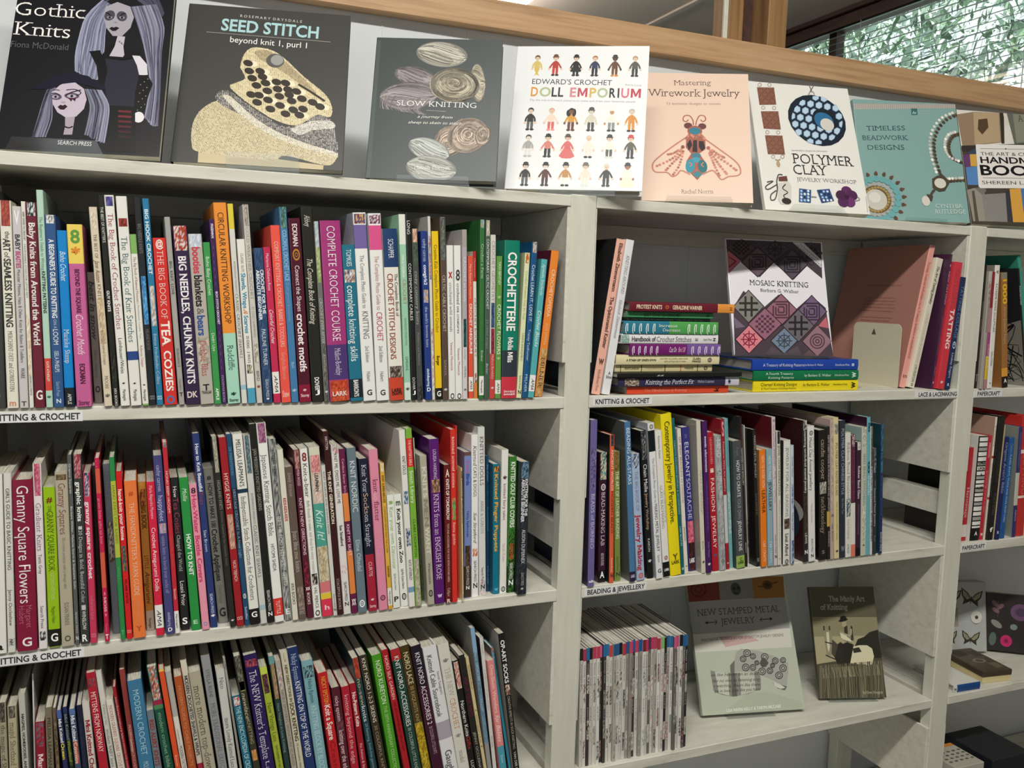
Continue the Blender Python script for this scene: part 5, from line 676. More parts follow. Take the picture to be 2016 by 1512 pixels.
(3,1.4668,0.0056,-0.1687,0.0924,0.0045,0.2706,0.2155,'4b2b4c',[],[(0.073,0.105,'c8a8c4','ub',0.6,0,'*',),(0.127,0.369,'d8c4d4','n',0.6,0,'NEW TATTING',),(0.461,0.744,'8a6a8a','n',0.42,0,'Modern lace motifs and projects',),(0.831,0.897,'c8b0c8','I',0.4,0,'Morgan',),(0.941,0.973,'e8d8e4','ub',0.5,0,'*',)],'purple leaning spine, new tatting','44243f'),
(3,1.4725,-0.0033,-0.1687,0.0911,0.0197,0.2544,0.194,'d33a48',[],[(0.059,0.357,'b04a54','S',0.55,0,'MASTERING',),(0.368,0.679,'fbe8e4','B',0.6,0,'TATTING',),(0.933,0.968,'f8d0d0','ub',0.5,0,'*',)],'red leaning spine, mastering tatting',None),
(3,1.4935,-0.004,-0.1687,0.089,0.0139,0.2256,0.1748,'1f2f58',[],[(0.078,0.546,'6f86a8','n',0.6,0,'TATTING COLLAGE',),(0.572,0.637,'c8d4e8','uo',0.8,0,'*',),(0.676,0.899,'c8d4e8','n',0.42,0,'Lindsay Rogers',),(0.945,0.972,'dde','ub',0.4,0,'R',)],'navy leaning spine beside the post',None),
(4,0.6997,-0.004,-0.4952,-0.0213,0.0122,0.287,0.224,'6c649c',[(0.166,0.412,'P','6c649c','3c3458','8a80b0',)],[(0.436,0.768,'e0dcf0','S',0.55,0,'BEADS of BORNEO',),(0.957,0.976,'fff','ub',0.5,0,'edn',)],'purple spine beside the post, beads','332f48'),
(4,0.7265,0.0089,-0.4952,-0.0301,0.0145,0.2289,0.1698,'3a1c30',[(0,0.208,'P','5aa098','c8b088','2a4a48','e0d8c8',),(0.905,0.996,'16161a',)],[(0.239,0.292,'e8dce4','uo',0.4,0,'O',),(0.302,0.713,'f0e8ee','S',0.5,0,'BEAD-MAKING LAB',),(0.772,0.868,'d8c8d4','n',0.42,0,'HEATHER POWERS',),(0.91,0.964,'fff','ub',0.5,0,'A',)],'dark plum spine with turquoise bead photo',None),
(4,0.744,0.0006,-0.4952,-0.0413,0.0084,0.2596,0.1915,'e0623f',[(0,0.073,'P','333640','5a5a60','1f2026',)],[(0.096,0.371,'fbdccc','n',0.55,0,'ANCIENT WORLDS',),(0.376,0.659,'6a1f14','n',0.55,0,'MODERN BEADS',),(0.828,0.922,'fbdccc','n',0.38,0,'Search Press',),(0.931,0.96,'333','ub',0.5,0,'N',)],'orange spine on ancient and modern beads','1e2024'),
(4,0.7586,0.007,-0.4952,-0.0562,0.0113,0.2296,0.1707,'7d8f45',[(0,0.146,'P','a8784a','4a5a2a','8a6a3a',)],[(0.151,0.67,'eef2dc','n',0.55,0,'THE ART OF LEATHER BRAIDING',),(0.809,0.917,'4a5a20','n',0.38,0,'Search Press',),(0.927,0.96,'333','ub',0.5,0,'N',)],'olive green spine on leather braiding',None),
(4,0.7825,-0.004,-0.4952,-0.0877,0.0113,0.2827,0.225,'4d7ba6',[(0.937,1,'2a2440',)],[(0.038,0.386,'e4eef6','n',0.6,0,'BEADING ALL-STARS',),(0.954,0.974,'d8d0e8','ub',0.5,0,'LARK',)],'tall blue spine beside a wide grey cover, beading','606360'),
(4,0.7975,-0.0022,-0.4952,-0.1023,0.0157,0.2261,0.1672,'a9bcd8',[(0,0.112,'P','a9bcd8','2a1a24','c8d4e4',)],[(0.134,0.447,'7a8aa8','n',0.42,0,'THE BIG BOOK OF',),(0.474,0.924,'b8344a','B',0.6,0,'Jewelry Making',),(0.941,0.985,'d84a3a','uo',0.6,0,'O',)],'pale blue spine with red bold jewellery title',None),
(4,0.8216,0.0023,-0.4952,-0.1102,0.0121,0.2657,0.203,'17191b',[(0,0.192,'P','4a4c4e','8a8c8e','17191b',)],[(0.224,0.409,'eceef0','n',0.6,0,'Chain Maille',),(0.418,0.665,'c8a888','n',0.5,0,'Jewelry Workshop',),(0.727,0.816,'d8d8d8','n',0.4,0,'KARON',),(0.869,0.902,'ddd','ub',0.5,0,'*',)],'black spine with chain links, jewellery workshop',None),
(4,0.8365,-0.0037,-0.4952,-0.1189,0.0129,0.2799,0.2236,'e9eaec',[(0.047,0.18,'141c20',)],[(0.009,0.039,'555','uo',0.5,0,'O',),(0.221,0.506,'8a8c90','n',0.36,0,'The Complete Photo Guide to',),(0.515,0.823,'44464a','n',0.48,0,'MAKING METAL JEWELRY',),(0.846,0.895,'777','n',0.35,0,'Sartin',),(0.936,0.963,'333','ub',0.5,0,'G',)],'white spine with black block, metal jewellery guide',None),
(4,0.8523,-0.0019,-0.4952,-0.1238,0.0134,0.2659,0.2065,'ebe9e4',[(0.894,0.997,'16181a',)],[(0.037,0.188,'8a8884','n',0.36,0,'Kimberley Adams',),(0.402,0.623,'9a9894','S',0.22,0.28,'THE COMPLETE BOOK OF',),(0.369,0.661,'77756f','S',0.38,-0.12,'GLASS BEADMAKING',),(0.851,0.879,'8a1c24','uo',0.5,0,'O',),(0.937,0.956,'fff','ub',0.5,0,'LARK',)],'white spine with black foot, glass beads',None),
(4,0.8691,0.0019,-0.4952,-0.1285,0.0222,0.2942,0.2156,'f2df1e',[],[(0.046,0.671,'4a4414','n',0.5,0,'Contemporary Jewelry in Perspective.',),(0.861,0.9,'5a5414','ub',0.5,0,'Y',),(0.904,0.926,'4a4414','ub',0.6,0,'LARK',)],'bright yellow spine standing out among the jewellery books',None),
(4,0.894,0.0047,-0.4952,-0.1322,0.0061,0.286,0.225,'17696c',[],[(0.138,0.608,'9ad0d0','n',0.5,0,'CREATIVE SOLDERED JEWELRY & ACCESSORIES',),(0.688,0.814,'c0e4e4','n',0.42,0,'LISA BLUHM',),(0.954,0.972,'cee','ub',0.5,0,'N',)],'thin dark teal spine right of the yellow one',None),
(4,0.9017,0.0061,-0.4952,-0.1194,0.0079,0.2665,0.2028,'e6e0d6',[],[(0.056,0.327,'8a6a54','n',0.5,0,'DIY WRAP BRACELETS',),(0.337,0.507,'a08a70','n',0.42,0,'25 DESIGNS',),(0.67,0.771,'6a5444','n',0.42,0,'SAKAMOTO',),(0.94,0.955,'777','ub',0.5,0,'=',)],'narrow cream spine on wrap bracelets',None),
(4,0.9173,0.0157,-0.4952,-0.1178,0.0151,0.2669,0.1987,'3a3784',[(0.65,0.801,'P','d8607a','e88a98','c04a5c',),(0.801,0.996,'P','3a1a1c','5a2a24','2a1214',)],[(0.047,0.075,'8a88c0','n',0.4,0,'Sadovskaya',),(0.103,0.344,'e4e4f4','n',0.55,0,'ELEGANT',),(0.353,0.636,'e4e4f4','S',0.55,0,'SOUTACHE',),(0.908,0.942,'fff','ub',0.5,0,'LARK',)],'indigo spine with pink photo base, soutache',None),
(4,0.9329,-0.0015,-0.4952,-0.1032,0.0089,0.2809,0.2128,'d9d5c4',[],[(0.323,0.606,'b8b09a','n',0.55,0,'MAKE IT SPARKLE!',),(0.788,0.843,'888274','n',0.4,0,'Burke',),(0.916,0.944,'444','ub',0.4,0,'*',)],'cream spine, sparkle in faint letters','a8a498'),
(4,0.9426,-0.004,-0.4952,-0.0985,0.0099,0.2796,0.2173,'4a2060',[],[(0.097,0.33,'e8d8f0','B',0.5,0,'exotic adornments',),(0.388,0.725,'8a5aa0','n',0.36,0,'a Luxurious Beadwork Jewelry Project',),(0.793,0.895,'a880b8','n',0.36,0,'Kelly Wiese',),(0.932,0.96,'eee','ub',0.5,0,'*',)],'deep purple spine, exotic adornments',None),
(4,0.9589,0.002,-0.4952,-0.1107,0.0135,0.2586,0.1899,'b3202f',[],[(0.039,0.224,'e8a0a4','n',0.36,0,'LEGENHAUSEN',),(0.253,0.287,'f8d8c8','ub',0.3,0,'i',),(0.327,0.564,'fbe4e2','n',0.55,0,'FASHION',),(0.594,0.834,'fbe4e2','n',0.55,0,'JEWELRY',),(0.864,0.894,'3a6a9a','ub',0.4,0,'o',)],'red spine with spaced white capitals, fashion jewellery',None),
(4,0.9728,-0.0005,-0.4952,-0.1109,0.0139,0.2523,0.1971,'a3a7a8',[(0,0.997,'P','a3a7a8','b8bcbc','8e9294',)],[(0.03,0.16,'c8ccd0','b',0.7,0,'MIND',),(0.235,0.391,'d4d8d8','n',0.55,0,'TAUNA',),(0.412,0.78,'c8cccc','n',0.42,0,'THE ART OF JEWELRY DESIGN',),(0.914,0.945,'777','uo',0.6,0,'O',)],'silver spine on the art of jewellery design',None),
(4,0.9912,0.0048,-0.4952,-0.1109,0.007,0.281,0.2188,'a02433',[(0.499,0.823,'d0d2d2',)],[(0.009,0.108,'e8b0b4','ub',0.6,0,'S',),(0.148,0.476,'f0c0c4','n',0.5,0,'Freeform Wire Art Jewelry',),(0.949,0.968,'f0c8cc','ub',0.5,0,'=',)],'narrow red spine, freeform wire art',None),
(4,1.0024,0.0097,-0.4952,-0.1097,0.0077,0.2812,0.2107,'7ab4b4',[(0.487,0.766,'P','b8d0d0','8ab8b8','d0dcdc',)],[(0.022,0.322,'4a8a8a','n',0.5,0,'GLORIA WIREWORK',),(0.524,0.71,'6a9a9a','n',0.4,0,'wire projects',)],'narrow aqua spine before the dark grey one',None),
(4,1.0108,-0.0005,-0.4952,-0.1072,0.0183,0.2407,0.1839,'4d5154',[(0.898,0.996,'9cb85c',)],[(0.053,0.116,'7a7e80','n',0.36,0,'Kingsley',),(0.153,0.436,'e8eaea','n',0.42,0,'HOW TO CREATE',),(0.447,0.609,'a0a4a6','n',0.42,0,'YOUR OWN',),(0.62,0.859,'e8eaea','n',0.42,0,'JEWELRY LINE',),(0.914,0.936,'2a3a10','ub',0.4,0,'C',),(0.938,0.963,'2a3a10','ub',0.5,0,'LARK',)],'dark grey hardback with lime label at its foot','3a3e40'),
(4,1.0352,0.0068,-0.4952,-0.1189,0.0053,0.2849,0.2127,'2a1e20',[],[(0.067,0.198,'8a3a34','n',0.55,0,'HOW TO MAKE',),(0.205,0.452,'d8d4d0','n',0.6,0,'HAMMERED WIRE JEWELLERY',),(0.835,0.905,'c8c4c0','n',0.5,0,'SEARCH',)],'thin dark brown spine on hammered wire','333536'),
(4,1.0536,0.023,-0.4952,-0.1075,0.002,0.2656,0.1947,'dddbd2',[(0.68,0.882,'P','8a8060','dddbd2','6a6448',)],[],'very thin white spine beside the dark wire book','b8b6ae'),
(4,1.0559,0.0006,-0.4952,-0.1073,0.0077,0.2607,0.2025,'22211f',[(0,0.251,'P','2e2d2b','3e3c39','1a1918',)],[(0.044,0.351,'c8c4bc','S',0.55,0,'MAKING METAL JEWELRY',),(0.46,0.616,'8a867e','S',0.42,0,'GOLDBERG',),(0.936,0.962,'999','ub',0.4,0,'S',)],'black spine with mesh texture, making metal jewellery',None),
(4,1.0639,-0.004,-0.4952,-0.0951,0.0133,0.2222,0.1701,'ef7f23',[],[(0.046,0.32,'fbd8b4','n',0.5,0,'HOW TO WORK WITH',),(0.343,0.537,'4a2404','n',0.6,0,'LEATHER',),(0.78,0.954,'fbe0c4','n',0.42,0,'C&B | CRAFTS',)],'orange spine on working with leather',None),
(4,1.079,-0.004,-0.4952,-0.0905,0.0125,0.2227,0.1773,'8fb0bc',[],[(0.058,0.256,'e0ecf0','n',0.5,0,'HOW TO MAKE',),(0.274,0.526,'22343c','n',0.6,0,'JEWELLERY',),(0.787,0.973,'e0ecf0','n',0.42,0,'C&B | CRAFTS',)],'grey blue spine on making jewellery',None),
(4,1.0927,-0.004,-0.4952,-0.0936,0.008,0.2827,0.2111,'d8ccd0',[(0.343,0.574,'P','e0d8dc','b8a8b0','c8c0c4',)],[(0.014,0.032,'5a2a3a','uo',0.6,0,'O',),(0.05,0.196,'9a6a78','n',0.5,0,'Semi precious',),(0.209,0.329,'7a3a4a','S',0.5,0,'JEWELLERY',),(0.789,0.917,'6a5a60','n',0.42,0,'SEARCH PRESS',),(0.926,0.95,'222','ub',0.5,0,'N',)],'pinkish spine with a dark red cover behind orange book','6a2228'),
(4,1.1017,-0.004,-0.4952,-0.0891,0.0087,0.2553,0.1954,'dad6ce',[(0,0.091,'P','222428','4a4c54','16181c',)],[(0.101,0.474,'4a4642','n',0.55,0,'JEWEL LOOM INSPIRATIONS',),(0.51,0.864,'a8a49c','n',0.36,0,'Modern beading projects',),(0.948,0.964,'888','ub',0.4,0,'*',)],'narrow white spine, jewel loom','22262a'),
(4,1.1138,-0.004,-0.4952,-0.0693,0.0154,0.2375,0.1859,'e4e4e0',[(0.629,0.712,'P','5a4a40','2a2420','8a7a68',)],[(0.055,0.612,'8a8a88','n',0.45,0,'JEWELRY FOR ALL SEASONS',),(0.751,0.931,'44443f','b',0.5,0,'Linzi Alford',),(0.96,0.999,'222','uo',0.6,0,'O',)],'white spine with square photo, jewellery for all seasons','3c3630'),
(4,1.1331,-0.004,-0.4952,-0.0846,0.0071,0.2282,0.1681,'c9d2de',[(0.322,0.531,'P','8aa0c8','c9d2de','5a74a8',),(0.8,1,'P','4a6aa0','a8b8d0','2a4478',)],[(0.092,0.264,'5a5a60','I',0.5,0,'Jewelry School',),(0.566,0.718,'55555a','n',0.5,0,'Carolyn Schulz',)],'pale spine with blue photos, jewellery school',None),
(4,1.1627,-0.004,-0.4952,-0.0905,0.0109,0.2747,0.2084,'2e2c2c',[(0,0.068,'P','e8e4dc','2e2c2c','a8a098',),(0.53,0.794,'P','3a3634','5a4a40','1e1c1c',)],[(0.073,0.511,'d8d0c4','B',0.5,0,'mastering torch-fired enamel jewelry',),(0.794,0.868,'e8e4dc','n',0.5,0,'LEWIS',),(0.912,0.942,'fff','ub',0.6,0,'N',)],'black spine with a fire themed cover, enamel jewellery','3c1c1c'),
(4,1.175,-0.004,-0.4952,-0.0942,0.016,0.2629,0.2062,'e8e8e6',[],[(0.033,0.068,'333','uo',0.5,0,'O',),(0.083,0.471,'44443f','n',0.45,-0.1,'Metal Clay Animal Jewellery',),(0.078,0.319,'9a9a98','n',0.2,0.3,'Over 20 projects',),(0.573,0.711,'c0a8a8','n',0.32,0,'Natalia Colman',),(0.83,0.933,'777','n',0.32,0,'SEARCH PRESS',),(0.944,0.97,'222','ub',0.4,0,'N',)],'white spine, metal clay animals','4a4e4a'),
(4,1.2001,-0.004,-0.4952,-0.0871,0.0187,0.2545,0.191,'201c1a',[(0.397,0.487,'P','a8a49a','6a665e','d0ccc0',)],[(0.073,0.376,'c8b89a','S',0.55,0,'candie cooper',),(0.508,0.795,'b8a888','S',0.55,0,'necklaceology',),(0.924,0.951,'888','ub',0.4,0,'S',)],'black spine with tan title, necklaces',None),
(4,1.22,-0.004,-0.4952,-0.0902,0.0069,0.2606,0.1979,'26221f',[(0.633,0.748,'c8a850',)],[(0.061,0.633,'e4e0d8','S',0.55,0,'NEW DIRECTIONS IN PUNCHED METAL JEWELRY',),(0.785,0.901,'d8d4cc','S',0.5,0,'ROMANELLI',)],'thin black spine with ochre patch, punched metal',None),
(4,1.2282,-0.004,-0.4952,-0.0892,0.008,0.2748,0.2133,'bfa9a2',[(0,0.644,'P','bfa9a2','d0bcb4','a8928c',)],[(0.664,0.694,'555','ub',0.6,0,'m',),(0.744,0.873,'6a5a54','n',0.45,0,'LARK BEADING',)],'dusty pink spine before the cream polymer clay one',None),
(4,1.2377,-0.004,-0.4952,-0.0937,0.0118,0.2774,0.2117,'ddd0a0',[(0.043,0.115,'P','8a8a80','3a3a3a','b8b4a4',)],[(0.177,0.547,'6a5c34','n',0.5,0,'POLYMER CLAY MASTER CLASS',),(0.591,0.867,'a89860','n',0.36,0,'EXPERT TECHNIQUES & INSPIRING DESIGNS',),(0.937,0.967,'444','ub',0.3,0,'*',)],'cream yellow spine, polymer clay master class',None),
(4,1.2508,-0.004,-0.4952,-0.0875,0.0135,0.2715,0.2169,'2e3440',[],[(0.059,0.535,'a8b4c0','n',0.5,0,'POLYMER CLAY CHINESE STYLE',),(0.565,0.676,'8a96a4','n',0.36,0,'Biz Elias Tan',),(0.91,0.95,'99a','ub',0.4,0,'W',)],'slate navy spine, chinese style clay',None),
(4,1.2656,-0.004,-0.4952,-0.0914,0.0136,0.2471,0.1971,'e2e0d8',[(0.526,0.671,'P','4a6a7a','e2e0d8','2a4a5a',)],[(0.076,0.521,'9a5a60','S',0.5,0,'Ribbon Bead Bracelets',),(0.693,0.85,'b0a8a0','n',0.42,0,'Lucy Hopping',),(0.895,0.968,'555','c',0.5,0,'cico',)],'white spine with faint red title, bracelets',None),
(4,1.2798,-0.004,-0.4952,-0.0898,0.0105,0.2425,0.193,'5a2c40',[(0,0.094,'P','8a6a78','e0d0d4','5a2c40',),(0.555,0.898,'e4e0d8',),(0.898,1,'e0806a',)],[(0.128,0.521,'7a4a5c','n',0.45,0,'RECYCLED JEWELS',)],'plum, white and coral banded spine',None),
(4,1.291,-0.004,-0.4952,-0.0802,0.0116,0.2284,0.1745,'3c2236',[(0,0.071,'P','e4e0d8','8a9aa0','c8c4bc',),(0.926,1,'1c1418',)],[(0.208,0.495,'e0d0dc','B',0.5,0,'Rubber Band Glam',),(0.544,0.81,'8a6a80','n',0.4,0,'bracelets and accessories',)],'dark purple spine with white top, rubber bands',None),
(4,1.3041,-0.004,-0.4952,-0.0799,0.0127,0.2562,0.1912,'c6c8b8',[(0,0.148,'P','c6c8b8','8a8a70','d8d8cc',),(0.607,0.879,'P','c6c8b8','a8aa98','dcdccc',)],[(0.201,0.607,'8a8c7a','n',0.5,0,'SEED BEAD STITCHING',),(0.911,0.933,'333','ub',0.4,0,'*',)],'pale sage spine with small motifs',None),
(4,1.3176,-0.004,-0.4952,-0.0821,0.0085,0.2761,0.2156,'6ab0bc',[],[(0.034,0.103,'2a4a6a','ub',0.6,0,'8',),(0.31,0.399,'2a4a6a','ub',0.6,0,'8',),(0.419,0.559,'e0f0f4','n',0.5,0,'SHIBORI',)],'narrow turquoise spine with dark dots','3c2034'),
(4,1.3276,-0.004,-0.4952,-0.0867,0.0054,0.2571,0.1965,'d8d8d4',[(0,0.308,'P','23262a','8a7a4a','3a3e44',)],[(0.313,0.897,'2a3a4a','b',0.6,0,"Sherry Serafini's SENSATIONAL BEAD EMBROIDERY",)],'thin white spine with black top, bead embroidery',None),
(4,1.3346,-0.004,-0.4952,-0.0919,0.0094,0.2147,0.1654,'34383c',[(0,0.23,'P','5a6068','23262a','8a9098',)],[(0.301,0.359,'999','n',0.5,0,'***',),(0.372,0.736,'c0c4c8','n',0.5,0,'Stamped Metal Jewelry',),(0.821,0.88,'999','n',0.4,0,'Gomez',)],'short charcoal spine, stamped metal',None),
(4,1.3506,-0.004,-0.4952,-0.0768,0.008,0.2615,0.2044,'23305a',[(0,0.373,'P','2a6a80','23305a','3a8a9a',)],[(0.394,0.735,'4a5a8a','n',0.5,0,'BEADED JEWELRY',),(0.831,0.982,'c8d0e0','n',0.5,0,'SEARCH PRESS',)],'navy and teal spine last in its row','22444e'),
(5,1.5832,0.0025,-0.1687,0.0024,0.0073,0.253,0.2034,'1f1d1a',[],[(0.299,0.543,'7a766c','n',0.5,0,'MAKING BOOKS',),(0.886,0.945,'c8c4b8','n',0.5,0,'Dover',)],'black spine half hidden by the post',None),
(5,1.5918,-0.004,-0.1687,-0.0012,0.0085,0.2397,0.1903,'a8a29a',[(0,0.086,'b8b4ac',),(0.086,0.249,'P','8a3a34','a8a29a','c8c0b8',)],[(0.27,0.516,'7a3a34','n',0.4,0,'The Art of Papercutting',)],'pale grey sleeved spine beside the black one',None),
(5,1.6032,-0.004,-0.1687,-0.0119,0.0074,0.2389,0.177,'b0808a',[(0,0.307,'8a2a34',),(0.513,0.721,'a04a7a',),(0.721,0.919,'d8b82c',)],[(0.617,0.825,'f0d8e0','n',0.5,0,'cutting craft',)],'thin red and magenta spine in a sleeve',None),
(5,1.6155,-0.0018,-0.1687,-0.0256,0.0134,0.2528,0.2026,'e9e7e0',[],[(0.034,0.063,'444','ub',0.4,0,'c',),(0.15,0.54,'55524a','n',0.4,0,'EXTREME PAPER SCULPTURE',),(0.697,0.816,'66625a','n',0.4,0,'Carlos N Molina',),(0.945,0.965,'333','ub',0.4,0,'v',)],'white spine leaning right on the papercraft shelf','8a8478'),
(5,1.6654,0.003,-0.1687,-0.1284,0.0164,0.2398,0.1879,'a06f3c',[(0,0.052,'8a8478',),(0.828,0.903,'e0a03a',),(0.903,1,'1d1a18',)],[(0.052,0.27,'f0c02c','B',0.75,0,'1000',),(0.29,0.616,'d8c8a8','S',0.4,0,'Artist Journal Pages',),(0.919,0.957,'fff','ub',0.4,0,'A',)],'brown spine with large yellow number',None),
(5,1.7645,0.0265,-0.1687,-0.2161,0.0059,0.2555,0.1932,'16181c',[],[(0.146,0.309,'e0e0e0','n',0.6,0,'PARMENTIER',)],'black book with scribbled cover facing left','2a2b2e'),
(5,1.7877,0.0356,-0.1687,-0.2442,0.0092,0.2857,0.225,'3f9a84',[],[],'green spine at the frame edge leaning left',None),
(6,1.5982,0.0158,-0.4952,0.0119,0.0136,0.1998,0.1534,'b0202c',[(0.826,0.957,'d8ccc8',)],[(0.423,0.748,'f0d0d0','S',0.6,0,'Hermitage',)],'red spine beside the post with a white label','2a2625'),
(6,1.6127,0.0063,-0.4952,0.0088,0.0269,0.2251,0.1744,'d8d8d2',[(0,0.872,'Z','eeeee8','161616',),(0.872,0.994,'151518',)],[(0.235,0.264,'222','ub',0.42,0,'ONCE',),(0.289,0.317,'222','ub',0.42,0,'UPON',),(0.346,0.372,'222','ub',0.2,0,'A',),(0.475,0.501,'222','ub',0.5,0,'PAPER',),(0.901,0.942,'fff','ub',0.4,0,'A',)],'black and white striped wide spine',None),
(6,1.6458,0.0105,-0.4952,0.0113,0.0091,0.2246,0.1742,'c12a3c',[],[(0.067,0.216,'f4d0d4','n',0.5,0,'ORIGINAL',),(0.332,0.738,'e8a0a8','n',0.4,0,'greeting card crafts',),(0.931,0.961,'fff','ub',0.5,0,'N',)],'thin red spine right of the striped one',None),
(6,1.6552,0.0082,-0.4952,0.0216,0.0052,0.2642,0.1964,'e8e0d4',[(0.314,0.334,'b03a34',),(0.649,0.669,'b03a34',)],[(0.07,0.236,'555','n',0.5,0,'Building Stunning',),(0.383,0.877,'777','n',0.4,0,'Paper flowers for all seasons',)],'tall thin white spine with a red flower cover','b09080'),
(6,1.6607,0.0028,-0.4952,0.0257,0.0152,0.2669,0.2027,'1b1a18',[],[(0.289,0.532,'3a3835','n',0.6,0,'POP-UP BOOKS',),(0.62,0.796,'5a5650','n',0.5,0,'HOW IT WORKS',),(0.894,0.933,'fff','ub',0.6,0,'f',)],'broad black spine with a small white figure',None),
(6,1.6768,0.0023,-0.4952,0.0236,0.002,0.2472,0.1892,'c8b488',[],[],'cream sliver between black and navy spines',None),
(6,1.6802,0.0001,-0.4952,0.0186,0.0123,0.2218,0.1632,'22285c',[],[(0.052,0.545,'b8c4dc','S',0.6,0,"Origami Artist's Bible",),(0.912,0.941,'dde','ub',0.5,0,'R',)],'navy spine, origami artists',None),
(6,1.6983,0.0038,-0.4952,0.0217,0.0148,0.2191,0.1725,'235a9c',[],[(0.059,0.154,'88b4dc','S',0.5,0,'Creative',),(0.166,0.838,'a8c8e4','n',0.4,0,'PLANES, BOATS, TRAINS AND MORE FROM CARD',)],'blue spine, models from card',None),
(6,1.7371,0.0046,-0.4952,-0.0282,0.0105,0.2415,0.1827,'38346c',[(0.413,0.71,'c8c4bc',)],[(0.054,0.37,'8a88b8','S',0.5,0,'Origami for Mindfulness',),(0.754,0.854,'b8b4cc','n',0.45,0,'ROBINSON',)],'indigo and white spine beside the red one','8a9088'),
(6,1.7538,0.0077,-0.4952,-0.0481,0.0232,0.2644,0.2031,'c03430',[(0.278,0.308,'e8d8d0',),(0.661,0.681,'e8d8d0',)],[(0.05,0.65,'d87068','n',0.5,0,'PAPER CUTTING',)],'red spine at the frame edge',None),
]
